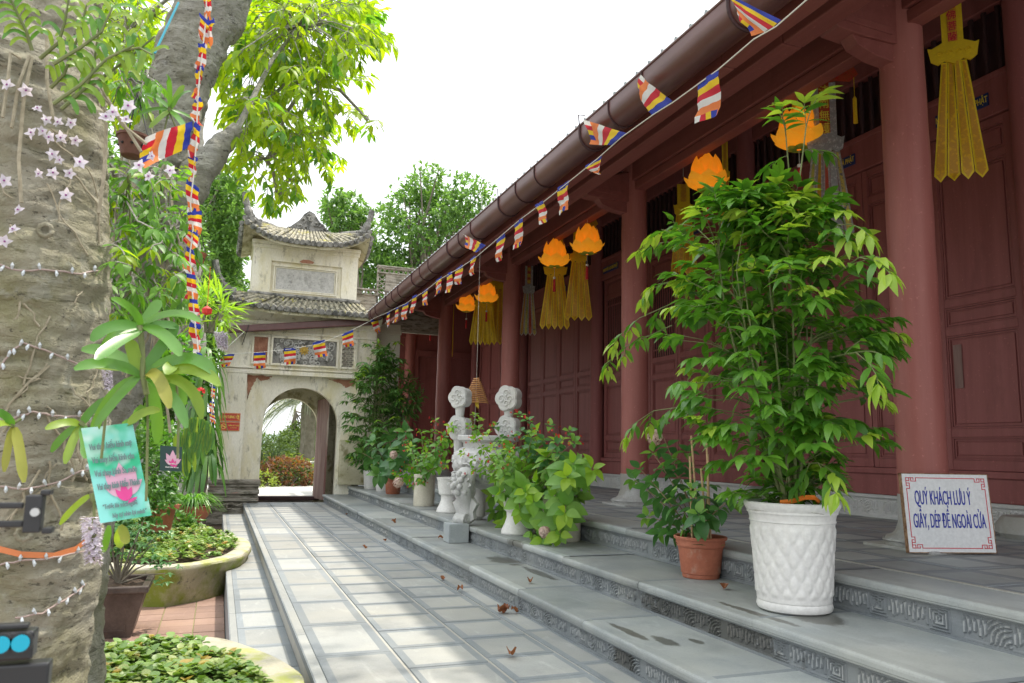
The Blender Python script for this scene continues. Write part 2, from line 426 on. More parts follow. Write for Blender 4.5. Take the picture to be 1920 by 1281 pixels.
def noseseg(m, xf, zt, xb, seed, border=True):
    rnd = random.Random(seed); y = YN
    while y < GY + .05:
        L = rnd.uniform(1.15, 1.45); y1 = min(y + L, GY + .1); dz = rnd.uniform(-.003, .003); dx = rnd.uniform(-.005, .005)
        xn = xf - .032 + dx; z = zt + dz; r = .018
        prof = [(xf + .02, z - .058), (xn + .012, z - .058), (xn + .004, z - .052), (xn + .004, z - .045), (xn, z - .04), (xn, z - .02), (xn + .003, z - .010), (xn + .009, z - .003), (xn + .02, z), (xn + .075, z)]
        n = len(prof); vs = [(a, yy, b_) for yy in (y, y1 - .007) for a, b_ in prof]
        m.add(vs, [(i, i + 1, i + 1 + n, i + n) for i in range(n - 1)] + [tuple(range(n))[::-1], tuple(range(n, 2 * n))], 0)
        # tread: inner field with a darker band at the segment ends
        m.add([(xn + .075, y, z), (xb, y, z), (xb, y + .05, z), (xn + .075, y + .05, z)], [(0, 1, 2, 3)], 1)
        m.add([(xn + .075, y + .05, z), (xb, y + .05, z), (xb, y1 - .004, z), (xn + .075, y1 - .004, z)], [(0, 1, 2, 3)], 0)
        y = y1
for nme, xf, za, zb, xb, sdd in (('lower_step', X1_, 0, Z1, X2_ + .02, 3), ('middle_step', X2_, Z1, Z2, X3_ + .02, 5)):
    m = riser(xf, za - .004, zb - .05, nme); setrel(m)
    m.box((xf + .012, YN, -.5), (xb + .2, GY + .1, zb - .012), 1)
    noseseg(m, xf, zb, xb, sdd)
    m.box((xf - .016, YN, zb - .066), (xf + .01, GY, zb - .056), 1); m.box((xf - .012, YN, za), (xf + .01, GY, za + .014), 1)
    tag(m.build(nme, ['stone_step', 'stone_border', 'stone_riser', 'stone_relief'], smooth=False), kind='structure')
m = riser(X3_, Z2 - .004, Z3 - .05, 'f'); setrel(m, 4)
m.box((X3_ + .012, YN, -.5), (XW + .2, 24, Z3 - .012), 1)
noseseg(m, X3_, Z3, X3_ + .42, 9)
m.box((X3_ - .016, YN, Z3 - .066), (X3_ + .01, GY, Z3 - .056), 1); m.box((X3_ - .012, YN, Z2), (X3_ + .01, GY, Z2 + .014), 1)
o_ = MB(); o_.v, o_.f, o_.m = m.v, m.f, m.m
o_.box((X3_ + .42, YN, Z3 - .02), (X3_ + .455, 24, Z3 + .002), 3)
xx = X3_ + .46
while xx < XW:
    tiles(o_, xx, xx + .48, YN, 24, Z3, .5, .05, .014, U(0, .3)); xx += .492
o_.m = [(4 if (k == 0 and i >= 0 and False) else k) for i, k in enumerate(o_.m)]
tag(o_.build('veranda_floor', ['stone_step', 'stone_border', 'stone_riser', 'stone_grout', 'stone_relief']), kind='structure')
# ------------------------------------------------------------------ temple hall
def wood(name, c1, c2, rough=.5, stretch=(1, 1, .08), sc=9):
    m, t, b = nm(name); co = coord(t, stretch); a = noi(t, co, sc, 7, .65); f = noi(t, coord(t), 30, 5)
    col = mixc(t, ramp(t, a, .3, .7), c1, c2)
    col = mixc(t, mth(t, 'MULTIPLY', ramp(t, f, .62, .75), .45), col, [min(1, x * 1.9 + .03) for x in c2])
    dk = noi(t, coord(t, (1, 1, .35), 'Object', (2, 9, 1)), 2.2, 8, .7)
    col = mixc(t, mth(t, 'MULTIPLY', ramp(t, dk, .55, .7), .4), col, [x * .55 for x in c1])
    sc_ = noi(t, coord(t, (1.2, 1.2, .5), 'Object', (5, 1, 7)), 9, 9, .8)
    col = mixc(t, mth(t, 'MULTIPLY', ramp(t, sc_, .665, .70), .8), col, (.34, .25, .19))
    t.links.new(col, b.inputs['Base Color'])
    t.links.new(mth(t, 'ADD', rough - .08, mth(t, 'MULTIPLY', f, .22)), b.inputs['Roughness'])
    b.inputs['Specular IOR Level'].default_value = .3
    bump(t, b, mth(t, 'ADD', a, mth(t, 'MULTIPLY', f, .4)), .3, .005); return m
wood('column_paint', (.285, .092, .078), (.36, .135, .115), .48)
wood('door_paint', (.205, .062, .058), (.265, .088, .082), .52)
wood('beam_paint', (.20, .056, .048), (.26, .085, .07), .55, (1, .06, 1))
wood('dark_wood', (.04, .018, .02), (.065, .03, .032), .6)
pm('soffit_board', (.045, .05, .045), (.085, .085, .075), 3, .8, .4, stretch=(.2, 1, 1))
m_, t_, b_ = nm('gutter_metal'); co = coord(t_, (1, .35, 1)); a = noi(t_, co, 5, 6, .6)
col = mixc(t_, ramp(t_, a, .3, .7), (.085, .03, .028), (.13, .052, .048))
col = mixc(t_, ramp(t_, noi(t_, coord(t_, (1, .2, 1), 'Object', (3, 3, 3)), 4, 7), .6, .75), col, (.17, .11, .09))
t_.links.new(col, b_.inputs['Base Color']); b_.inputs['Roughness'].default_value = .36; bump(t_, b_, a, .1, .01)
pm('roof_tile', (.22, .19, .17), (.34, .3, .27), 6, .9, .6, c3=(.12, .12, .1), t3=(.5, .6), s3=5)
pm('edge_tile', (.30, .34, .37), (.42, .46, .48), 9, .75, .4)
flat('plaque_blue', (.012, .03, .13), .4); flat('gold_paint', (.75, .55, .05), .45)
pm('stone_foot', (.36, .36, .35), (.47, .47, .46), 5, .7, .5, c3=(.3, .29, .26), t3=(.5, .6))
hall = thing('temple_hall', 'long maroon timber temple hall with round columns, panelled doors and an overhanging gutter', 'building', (XC, 11, 0))
def seat(y, x=XC): return y
COLY = [4.72, 9.37, 14.32, 19.25, 23.2]
for i, cy in enumerate(COLY):
    m = MB(); n = 40; segs = 26
    for j in range(segs):
        pass
    prof = [(.187 - .012 * (k / 30) ** 1.5 + (.002 * math.sin(k * 1.7 + i)), Z3 + .42 + 4.4 * k / 30) for k in range(31)]
    m.lathe(prof, (XC, cy, 0), 40, fn=lambda th, z, r: .003 * math.sin(3 * th + z * 1.1 + i))
    c = m.build('column', 'column_paint', hall, smooth=True)
    m = MB()
    m.bbox((XC - .33, cy - .33, Z3 - .03), (XC + .33, cy + .33, Z3 + .022), .008)
    m.lathe([(.29, .02), (.295, .035), (.295, .06), (.28, .085), (.245, .1), (.22, .12), (.205, .155), (.198, .2), (.196, .33), (.195, .42), (.1, .425)], (XC, cy, Z3), 64,
            fn=lambda th, z, r: (.018 * abs(math.sin(4 * th)) ** .6 if z < .1 else (.012 * abs(math.sin(4 * th)) ** .7 if z < .17 else 0)))
    m.lathe([(.298, .05), (.306, .06), (.298, .07)], (XC, cy, Z3), 64, fn=lambda th, z, r: .024 * abs(math.sin(4 * th + .2)) ** .6, cap=False)
    m.build('column_base', 'stone_foot', hall, smooth=True)
    # bracket reaching out to the eave beam
    pf = [(XC, 4.82), (XC - .5, 4.81), (XC - .78, 4.83), (XC - .86, 4.9), (XC - 1.02, 4.9), (XC - 1.24, 4.86), (XC - 1.3, 4.95), (XC - 1.26, 5.05), (XC - .3, 5.2), (XC, 5.3)]
    m = MB(); m.prism([(a, b) for a, b in pf], .2, 1, cy - .1)
    m.prism([(XC - .15, 4.66), (XC - .35, 4.68), (XC - .55, 4.74), (XC - .62, 4.83), (XC - .15, 4.83)], .14, 1, cy - .07)
    for s_ in (-1, 1): m.prism([(XC - .2, 4.88), (XC - .75, 4.9), (XC - .8, 4.96), (XC - .2, 4.95)], .014, 1, cy + s_ * .1 - (.014 if s_ < 0 else 0))
    m.build('bracket', 'beam_paint', hall, bev=.006)
    # sloped rafter beam above the bracket
    m = MB(); m.prism([(3.45, 4.52), (3.45, 4.62), (XW, 6.46), (XW, 6.30)], .12, 1, cy - .06); m.build('rafter', 'beam_paint', hall, bev=.005)
for (nm_, x0, x1, z0, z1) in (('head_beam', XC - .11, XC + .11, 5.12, 5.45), ('eave_beam', 4.07, 4.27, 4.62, 4.84), ('outer_purlin', 3.47, 3.60, 4.30, 4.44)):
    m = MB(); ys = [YN + .5] + COLY[:-1] + [23.5]
    for a_, b2_ in zip(ys[:-1], ys[1:]): m.bbox((x0, a_ + .004, z0), (x1, b2_ - .004, z1), .014)
    if nm_ == 'head_beam': m.bbox((x0 + .03, YN + .5, z0 - .13), (x1 - .03, 23.4, z0 - .01), .01)
    if nm_ == 'eave_beam': m.bbox((x0 + .03, YN + .5, z1 + .005), (x1 - .03, 23.4, z1 + .07), .008)
    m.build(nm_, 'beam_paint', hall)
# common rafters + boards + roof + edge
m = MB(); y = YN + .6
while y < 18.9:
    m.prism([(3.3, 4.40), (3.3, 4.46), (XW, 6.60), (XW, 6.52)], .07, 1, y); y += .38
m.build('common_rafters', 'beam_paint', hall)
m = MB(); y = YN + .4
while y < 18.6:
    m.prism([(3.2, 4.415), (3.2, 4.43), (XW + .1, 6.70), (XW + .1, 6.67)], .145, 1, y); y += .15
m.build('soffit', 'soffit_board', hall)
m = MB(); m.prism([(3.2, 4.45), (3.2, 4.49), (9.5, 7.70), (9.5, 7.5)], 20.2, 1, YN + .3); m.prism([(4.0, 4.87), (4.0, 4.9), (9.5, 7.70), (9.5, 7.5)], 5.2, 1, YN + 20.52)
y = YN + .35
while y < 18.8:
    m.tube([(3.2, y, 4.485), (9.4, y, 7.68)], .035, 6); y += .2
m.build('roof', 'roof_tile', hall)
m = MB(); y = YN + .3
while y < 18.7:
    m.bbox((3.105, y, 4.45 + U(-.004, .004)), (3.25, y + .19, 4.487 + U(-.004, .006)), .006)
    m.tube([(3.1, y + .19, 4.485), (3.25, y + .19, 4.50)], .018, 8); y += .2
m.build('tile_edge', 'edge_tile', hall)
m = MB(); gx, gz, gr = 3.225, 4.33, .14
gp = []
segl = [YN + .2]
while segl[-1] < 18.5: segl.append(min(segl[-1] + 2.35, 18.5))
for a_, b2_ in zip(segl[:-1], segl[1:]):
    ring = [(gx + gr * math.cos(th), gz + .03 + gr * math.sin(th)) for th in [math.pi + k * math.pi / 14 for k in range(15)]]
    ring = [(gx - gr, gz + .11)] + ring + [(gx + gr, gz + .11)]
    n = len(ring); vs = [(p[0], yy, p[1]) for yy in (a_, b2_) for p in ring]
    m.add(vs, [(i, i + 1, i + 1 + n, i + n) for i in range(n - 1)])
m.tube([(gx - gr, YN + .2, gz + .115), (gx - gr, 18.5, gz + .115)], .012, 8)
m.tube([(gx + gr * .9, YN + .2, gz + .115), (gx + gr * .9, 18.5, gz + .115)], .012, 8)
gut = m.build('gutter', 'gutter_metal', hall, smooth=True)
y = YN + .9; i = 0
while y < 18.4:
    m = MB(); r2 = gr + .006; pts = [(gx - gr - .008, y, gz + .12)] + [(gx + r2 * math.cos(th), y, gz + .03 + r2 * math.sin(th)) for th in [math.pi + k * math.pi / 12 for k in range(13)]] + [(gx + .2, y, gz + .16)]
    m.tube(pts, .007 if i % 3 else .013, 6)
    if i % 3 == 0: m.tube([(gx - gr - .01, y, gz + .12), (gx - gr - .02, y, gz + .22), (gx - gr + .05, y, gz + .23)], .006, 6)
    m.build('gutter_strap', 'dark_wood', gut); y += (1.17 if i % 3 == 0 else .59); i += 1
# door wall
ZD0, ZD1 = 1.17, 4.86
m = MB(); m.box((XW + .03, YN, Z3 + .3), (XW + .25, 23.2, 7.4)); m.build('back_wall', 'dark_wood', hall)
m = riser(XW + .0, Z3, Z3 + .24, 'p'); m.m = [0] * len(m.m); m.v = [(x, y_, z) for x, y_, z in m.v]
m.box((XW - .03, YN, Z3 + .235), (XW + .05, 23, Z3 + .275)); m.box((XW - .015, YN, Z3), (XW + .04, 23, Z3 + .03))
m.build('stone_plinth', 'stone_carved', hall)
m = MB(); m.bbox((XW - .05, YN, Z3 + .275), (XW + .06, 23, ZD0 - .01), .012); m.bbox((XW - .08, YN, ZD0 - .06), (XW + .06, 23, ZD0 + .012), .01)
m.build('door_sill', 'door_paint', hall)
m = MB(); m.bbox((XW - .07, YN, ZD1 + .01), (XW + .06, 23, ZD1 + .42), .012); m.bbox((XW - .09, YN, 6.05), (XW + .06, 23, 6.3), .012); m.bbox((XW - .09, YN, ZD1 + .40), (XW + .06, 23, ZD1 + .47), .012)
m.build('lintel', 'door_paint', hall)
m = MB(); y = 0
while y < 23:
    m.lathe([(.02, 0), (.03, .04), (.018, .1), (.032, .22), (.034, .34), (.02, .45), (.026, .5), (.018, .6), (.03, .7), (.02, .75)], (XW - .03, y, ZD1 + .47), 8); y += .155
m.build('baluster_row', 'dark_wood', hall, smooth=True)
POSTY = [1.2, 5.0, 9.35, 14.35, 18.6, 22.6]
for py_ in POSTY:
    m = MB(); m.lathe([(.15, Z3 + .27), (.148, 3), (.14, 6.6)], (XW - .1, py_, 0), 28); m.build('inner_post', 'door_paint', hall, smooth=True)
def leafdoor(ya, yb, barred):
    m = MB(); xf = XW - .02; st = .075
    def panel(a0, a1, z0, z1):
        m.box((xf + .012, a0, z0), (xf + .02, a1, z1))
        for d, h in ((.0, -.012), (.022, -.004)):     # double moulding
            for (p, q, r, s_) in ((a0 + d, a0 + d + .014, z0 + d, z1 - d), (a1 - d - .014, a1 - d, z0 + d, z1 - d)): m.box((xf + h, p, r), (xf + .013, q, s_))
            for (r, s_) in ((z0 + d, z0 + d + .014), (z1 - d - .014, z1 - d)): m.box((xf + h + .001, a0 + d + .014, r), (xf + .0135, a1 - d - .014, s_))
        m.bbox((xf - .002, a0 + .055, z0 + .05), (xf + .0145, a1 - .055, z1 - .05), .006)
    m.bbox((xf - .022, ya, ZD0 + .015), (xf + .03, ya + st, ZD1), .005); m.bbox((xf - .022, yb - st, ZD0 + .015), (xf + .03, yb, ZD1), .005)
    zs = [ZD0 + .015, ZD0 + .12, ZD0 + .36, ZD0 + .45, 2.62, 2.71, 2.93, 3.02, 4.42, 4.5, 4.78, ZD1]
    for a, b in zip(zs[0::2], zs[1::2]): m.bbox((xf - .019, ya + st + .001, a), (xf + .03, yb - st - .001, b), .005)
    for idx, (a, b) in enumerate(zip(zs[1:-1:2], zs[2::2])):
        if barred and idx == 3:
            k = ya + st + .05
            while k < yb - st - .02: m.tube([(xf, k, a), (xf, k, b)], .011, 8); k += .075
            for zz in (a + (b - a) * .1, a + (b - a) * .9): m.box((xf - .006, ya + st, zz - .012), (xf + .006, yb - st, zz + .012))
        else: panel(ya + st + .003, yb - st - .003, a + .002, b - .002)
    m.build('door_leaf', 'door_paint', hall)
for k, (pa, pb) in enumerate(zip(POSTY[:-1], POSTY[1:])):
    a, b = pa + .2, pb - .2; n = 5 if b - a > 4.2 else 4; w = (b - a) / n
    for j in range(n): leafdoor(a + j * w + .006, a + (j + 1) * w - .006, (k == 2 and j in (2, 3)) or (k == 2 and j == 4))
m = MB(); m.box((4.6, 23.15, Z3), (XW, 23.3, 6.6)); m.bbox((5.45, 23.08, Z3 + .3), (5.6, 23.14, 4.3), .01); m.bbox((5.6, 23.08, 4.1), (XW, 23.14, 4.3), .01); m.build('end_wall', 'door_paint', hall)
m = MB(); m.box((XW - .0345, 5.93, 2.05), (XW - .0315, 6.03, 2.52)); m.build('bare_patch', pm('bare_wood', (.17, .09, .08), (.24, .15, .13), 14, .8, .2, stretch=(1, 1, .1)), hall)
# blue prayer plaques on the lintel
for pk, (yy, xo) in enumerate([(5.72, 0), (7.55, 0), (9.55, 0), (10.9, 0), (13.8, 0), (16.3, 0)]):
    m = MB(); m.bbox((XW - .085, yy - .32, ZD1 + .13), (XW - .07, yy + .32, ZD1 + .27), .003); m.k = 1
    pl = m.build('prayer_plaque', ['plaque_blue'], hall)
    m = MB(); fr = frame((XW - .087, yy, ZD1 + .2), (0, -1, 0), (0, 0, 1)); text_mb(m, 'NAM MÔ A DI ĐÀ PHẬT', fr, .1, .58, bold=.001)
    m.build('lettering', 'gold_paint', pl)
# gable end wall behind the gate
pm('old_plaster', (.66, .62, .5), (.78, .75, .64), 1.3, .9, .5, stretch=(1, 1, .5), c3=(.5, .46, .3), t3=(.5, .7), s3=1.6, c4_=(.3, .28, .2), t4=(.62, .72), s4=4, fine=50)
# ------------------------------------------------------------------ gate tower
pm('plaster_cream', (.82, .77, .62), (.90, .86, .74), 1.6, .88, .45, stretch=(1, 1, .4), c3=(.66, .6, .38), t3=(.48, .7), s3=2.6, c4_=(.30, .27, .2), t4=(.56, .70), s4=6)
pm('plaster_stained', (.5, .46, .3), (.68, .64, .47), 2.2, .9, .5, c3=(.27, .24, .12), t3=(.5, .62), s3=3, c4_=(.14, .14, .11), t4=(.6, .68), s4=7)
pm('old_stonework', (.3, .27, .22), (.46, .43, .37), 5, .92, .8, stretch=(.6, .6, 2.5), c3=(.13, .12, .09), t3=(.48, .6), s3=6, c4_=(.45, .28, .22), t4=(.62, .68), s4=4, bd=.02)
pm('old_tile', (.2, .185, .13), (.42, .39, .29), 9, .92, .8, c3=(.09, .09, .07), t3=(.5, .58), s3=9, c4_=(.36, .33, .07), t4=(.56, .66), s4=3, bd=.02)
pm('old_cement', (.17, .165, .15), (.33, .32, .29), 7, .95, .8, c3=(.09, .09, .08), t3=(.5, .6), s3=6, bd=.02)
pm('bare_brick', (.36, .16, .1), (.5, .26, .17), 9, .95, .8, fine=60)
pm('relief_grey', (.46, .45, .42), (.6, .59, .55), 12, .92, .7, c3=(.3, .29, .27), t3=(.54, .68), s3=16)
pm('weathered_door', (.2, .1, .085), (.3, .2, .17), 7, .8, .5, stretch=(1, 1, .1), c3=(.4, .34, .28), t3=(.56, .66), s3=5)
pm('black_iron', (.02, .02, .022), (.05, .05, .05), 8, .5, .2)
gate = thing('gate_tower', 'two-tiered cream plaster temple gate with an arched passage and upturned tiled roofs', 'gate', (1.7, 18.6, 0))
AC, AH, AS, AT = 1.76, .845, 1.78, 2.64
def archpoly(x0, x1, z0, z1, c, h, s, tp, n=24, zb=None):
    P_ = [(x0, z0), (c - h, z0)]
    P_ += [(c - h * math.cos(math.pi * i / n), s + (tp - s) * math.sin(math.pi * i / n)) for i in range(n + 1)]
    P_ += [(c + h, z0), (x1, z0), (x1, z1), (x0, z1)]
    return P_
m = MB(); m.prism(archpoly(.50, 3.0, -.44, 2.94, AC, AH, AS, AT), .2, 1, 18.62); body = m.build('arch_wall', 'plaster_cream', gate)
m = MB()
m.box((-.1, 18.45, .5), (.50, 19.9, 2.94)); m.build('pilaster', 'plaster_cream', gate)
m = MB(); m.box((3.0, 18.52, 1.46), (3.42, 19.9, 2.94)); m.build('pilaster', 'plaster_cream', gate)
m = MB(); m.box((-.1, 18.47, 2.945), (3.42, 20.3, 4.56)); m.prism([(18.47, 4.12), (18.42, 4.14), (18.3, 4.2), (18.15, 4.29), (18.08, 4.36), (18.47, 4.5)], 3.7, 0, -.22)
for z, dz, pr in ((2.9, .1, .03), (3.02, .035, .05), (3.86, .05, .04), (4.06, .08, .05)): m.bbox((-.12, 18.47 - pr, z), (3.42, 18.5, z + dz), .01)
m.build('upper_wall', 'plaster_cream', gate)
yb = 19.75
rl, rr, rt = aty(488, 850, yb).x - .03, aty(592, 850, yb).x, aty(545, 747, yb).z
m = MB(); rc = (rl + rr) / 2; rh = (rr - rl) / 2
m.prism(archpoly(.3, 3.2, -.44, 3.0, rc, rh, rt - rh * .97, rt), .22, 1, yb); m.build('rear_arch_wall', 'plaster_stained', gate)
m = MB(); m.box((AC + AH + .18, 18.83, -.4), (3.2, yb, 2.93)); m.box((.3, 18.83, -.4), (AC - AH - .02, yb, 2.93)); m.box((.3, 18.83, 2.75), (3.2, yb, 2.93))
m.build('passage_wall', 'plaster_stained', gate)
m = MB(); m.bbox((rl - .1, yb - .16, -.02), (rr + .12, yb + .2, .07), .01); m.build('threshold', 'dark_wood', gate)
# door leaf folded open on the right of the passage
a0, a1 = Vector((rr + .02, yb - .02)), Vector((aty(612, 850, 18.9).x + .02, 18.9))
m = MB(); dv = (a1 - a0); L_ = dv.length; dv.normalize(); nx = Vector((dv.y, -dv.x)) * .045
for k in range(5):
    p, q = a0 + dv * (L_ * k / 5 + .003), a0 + dv * (L_ * (k + 1) / 5 - .003)
    m.prism([(p.x, p.y), (q.x, q.y), (q.x + nx.x, q.y + nx.y), (p.x + nx.x, p.y + nx.y)], 2.42 - .02, 2, .03)
dl = m.build('gate_door', 'weathered_door', gate)
m = MB(); m.tube([(a1.x - .02, a1.y + .2, 1.2), (a1.x - .06, a1.y + .16, 1.25), (a1.x - .02, a1.y + .12, 1.2)], .008, 6); m.build('door_ring', 'black_iron', dl)
# pedestal with mouldings
m = MB()
for (z0, z1, pr) in ((-.46, -.1, .04), (-.1, .04, .0), (.04, .12, .05), (.12, .2, .01), (.2, .3, .06), (.3, .36, .02), (.36, .42, .05), (.42, .52, .075)):
    m.bbox((-.1 - pr, 18.42 - pr, z0), (.9 + pr * .4, 19.9, z1 - .002), .012)
for k in range(3):
    cx = .0 + k * .33
    pts = [(cx + (.1 - .012 * j) * math.cos(j * .8 + k), 18.36, -.08 + (.1 - .012 * j) * math.sin(j * .8 + k)) for j in range(8)]
    m.tube(pts, .02, 6)
    m.tube([(cx - .12, 18.37, -.02), (cx, 18.355, .0), (cx + .14, 18.37, -.05), (cx + .22, 18.37, -.03)], .018, 6)
m.build('pedestal', 'old_stonework', gate)
m = MB(); m.bbox((2.68, 18.5, .4), (3.44, 19.9, 1.45), .015); m.build('right_pedestal', 'plaster_stained', gate)
# frieze
def frame_strips(m, x0, x1, z0, z1, w, y0, y1):
    m.bbox((x0, y0, z1 - w), (x1, y1, z1), .006); m.bbox((x0, y0, z0), (x1, y1, z0 + w), .006)
    m.bbox((x0, y0, z0 + w), (x0 + w, y1, z1 - w), .006); m.bbox((x1 - w, y0, z0 + w), (x1, y1, z1 - w), .006)
m = MB()
for (x0, x1) in ((.56, .95), (.98, 2.52), (2.56, 2.96)): frame_strips(m, x0, x1, 3.12, 3.8, .045, 18.41, 18.475)
m.build('frieze_frame', 'plaster_cream', gate)
rnd = random.Random(4)
m = MB(); m.box((1.03, 18.455, 3.16), (2.47, 18.468, 3.76), 1)  # ground plate darker than the scrolls, depth shade put into its colour
for k in range(70):
    cx, cz, r = rnd.uniform(1.1, 2.4), rnd.uniform(3.2, 3.7), rnd.uniform(.04, .1); ph = rnd.uniform(0, 6)
    pts = [(cx + r * (1 - j / 11) * math.cos(ph + j * .75), 18.448 - .015 * rnd.random(), cz + r * (1 - j / 11) * math.sin(ph + j * .75)) for j in range(9)]
    pts = [(min(2.45, max(1.06, a)), b, min(3.74, max(3.18, c))) for a, b, c in pts]
    m.tube(pts, .014, 5)
for k in range(5): m.tube([(1.15 + .27 * k + .12 * j / 5, 18.44, 3.4 + .12 * math.sin(j * 1.1 + k)) for j in range(6)], [.02, .035, .04, .035, .025, .01], 6)
dr = m.build('dragon_relief', ['relief_grey', 'old_cement'], gate, smooth=True)
m = MB()
for k in range(9): m.leaf((1.72, 18.42, 3.5), (math.cos(k * .7), -.4, math.sin(k * .7)), (0, -1, 0), .13, .06, .2, .2)
m.lathe([(.001, -.05), (.05, -.03), (.06, .02), (.001, .06)], (1.73, 18.40, 3.5), 10); m.build('gilded_head', flat('gilding', (.5, .33, .06), .6), dr)
m = MB(); m.box((.605, 18.45, 3.165), (.905, 18.465, 3.755))
for k in range(9): m.tube([(.62 + k * .034, 18.445, 3.17), (.62 + k * .034, 18.445, 3.75)], .011, 5)
m.build('side_panel', 'bare_brick', gate)
m = MB()
for j in range(12):
    for k in range(4):
        x = 2.61 + k * .085 + (.03 if j % 2 else 0)
        if x < 2.86: m.bbox((x, 18.44, 3.17 + j * .049), (x + .07, 18.466, 3.17 + j * .049 + .038), .004)
m.build('pierced_panel', 'old_stonework', gate)
# patches where the plaster has fallen
def patch(pts, y, seed, name='exposed_brick'):
    r = random.Random(seed); P2 = []
    for i, p in enumerate(pts):
        q = pts[(i + 1) % len(pts)]
        for j in range(5): t = j / 5; P2.append((p[0] + (q[0] - p[0]) * t + r.uniform(-.018, .018), p[1] + (q[1] - p[1]) * t + r.uniform(-.018, .018)))
    m = MB(); m.prism(P2, .006, 1, y - .0058); return m.build(name, 'bare_brick', gate)
patch([(.52, 2.88), (1.05, 2.88), (.98, 2.8), (.82, 2.76), (.72, 2.82), (.66, 2.7), (.6, 2.52), (.56, 2.4), (.53, 2.3)], 18.62, 1)
patch([(2.3, 2.88), (2.97, 2.88), (2.96, 2.74), (2.75, 2.7), (2.6, 2.78), (2.45, 2.83)], 18.62, 2)
# box gutter across the gate
gA, gB = aty(428, 618, 18.15), aty(700, 603, 18.15)
m = MB(); m.prism([(gA.x, gA.z - .075), (gB.x, gB.z - .085), (gB.x, gB.z + .085), (gA.x, gA.z + .085)], .16, 1, 18.12); m.tube([(gA.x - .02, 18.2, gA.z + .02), (gA.x - .25, 18.3, gA.z + .1)], .05, 10)
gg = m.build('gate_gutter', 'gutter_metal', gate, bev=.02)
m = MB(); x_ = aty(462, 640, 18.1).x; m.tube([(x_ + .03, 18.1, gA.z + .14), (x_, 18.09, gA.z), (x_ - .08, 18.3, gA.z - .3)], .008, 6); m.build('wire_tie', 'black_iron', gg)
# curved tiled roofs
def croof(x0, x1, y0, y1, ze, X0, X1, Y0, Y1, zt, lift, name, step=.15, right_flat=False, th=.07):
    cs = [(x0, y0), (x1, y0), (x1, y1), (x0, y1)]; ct = [(X0, Y0), (X1, Y0), (X1, Y1), (X0, Y1)]
    def P_(s, t, u):
        a, b = cs[s], cs[(s + 1) % 4]; c, d = ct[s], ct[(s + 1) % 4]
        k = abs(2 * t - 1) ** 3
        l = lift * k
        if right_flat and s == 0 and t > .5: l = 0
        if right_flat and s == 1: l = 0
        ex, ey = a[0] + (b[0] - a[0]) * t, a[1] + (b[1] - a[1]) * t; ez = ze + l
        tx, ty = c[0] + (d[0] - c[0]) * t, c[1] + (d[1] - c[1]) * t
        w = u ** .9
        return Vector((ex + (tx - ex) * w, ey + (ty - ey) * w, ez + (zt - ez) * (u ** 1.25 if l < .05 else u ** .8)))
    m = MB(); m2 = MB(); mc = MB()
    for s in range(4):
        if s == 2: continue
        o = len(m.v)
        m.grid(lambda u, v: P_(s, v, u), 8, 28)
        m2.grid(lambda u, v: P_(s, v, u * .98) - Vector((0, 0, th + .03 + .1 * u)), 6, 28)
        m2.grid(lambda u, v: P_(s, v, 0.0) - Vector((0, 0, u * (th + .03))), 1, 28)
        Ln = (Vector(cs[(s + 1) % 4]) - Vector(cs[s])).length; n = int(Ln / step)
        for i in range(1, n):
            t = i / n; pts = [P_(s, t, u / 6) + Vector((0, 0, .02)) for u in range(7)]
            out = (pts[0] - pts[1]).normalized(); m.tube([pts[0] + out * .05] + pts, [.05] + [.052 - .004 * q for q in range(7)], 7, jit=.06)
            mc.tube([pts[0] + out * .1, pts[0] + out * .04], .066, 8, jit=.05)
            tm = (i - .5) / n; q0 = P_(s, tm, 0)
            mc.lathe([(.001, -.02), (.045, .0), (.055, .03), (.001, .05)], (q0.x, q0.y - .03, q0.z - .05), 6)
    rf = m.build(name, 'old_tile', gate); mc.build('tile_ends', 'old_cement', rf)
    m2.build('eave_underside', 'plaster_stained' if th < .1 else 'plaster_cream', rf)
    return P_, rf
P1, r1 = croof(-.34, 3.35, 17.95, 20.8, 4.36, .40, 2.98, 18.62, 20.3, 4.76, .36, 'lower_roof', .145, True, .09)
P2, r2 = croof(.20, 3.10, 18.2, 20.8, 6.02, .9, 2.5, 19.0, 20.0, 6.52, .42, 'upper_roof', .12, False, .09)
def horn(p, dx, dy, h, w, par, lean=.12):
    m = MB(); pts = []; 
    for i in range(10):
        t = i / 9
        pts.append(Vector(p) + Vector((dx * (-.55 + .75 * t - lean * t * t), dy * (-.55 + .75 * t), -.12 + .06 * t + h * t ** 2.6)))
    m.tube(pts, [w * (1.2 - .5 * i / 9) * (1 + .18 * math.sin(i * 2.4)) for i in range(10)], 8, jit=.12)
    for i in range(4):
        t = .35 + i * .16; q = Vector(p) + Vector((dx * (-.55 + .75 * t), dy * (-.55 + .75 * t), -.08 + h * t ** 2.6))
        m.tube([q, q + Vector((0, -.02, .1)), q + Vector((.06 * (1 if i % 2 else -1), -.03, .13))], [w * .5, w * .42, w * .2], 6)
    return m.build('roof_horn', 'old_cement', par)
horn((-.30, 17.98, 4.78), -.75, -.15, .62, .10, r1)
horn((.22, 18.25, 6.5), -.62, -.12, .62, .10, r2)
horn((3.07, 18.25, 6.5), .55, -.12, .58, .09, r2)
horn((-.3, 20.7, 4.78), -.6, .3, .5, .1, r1)
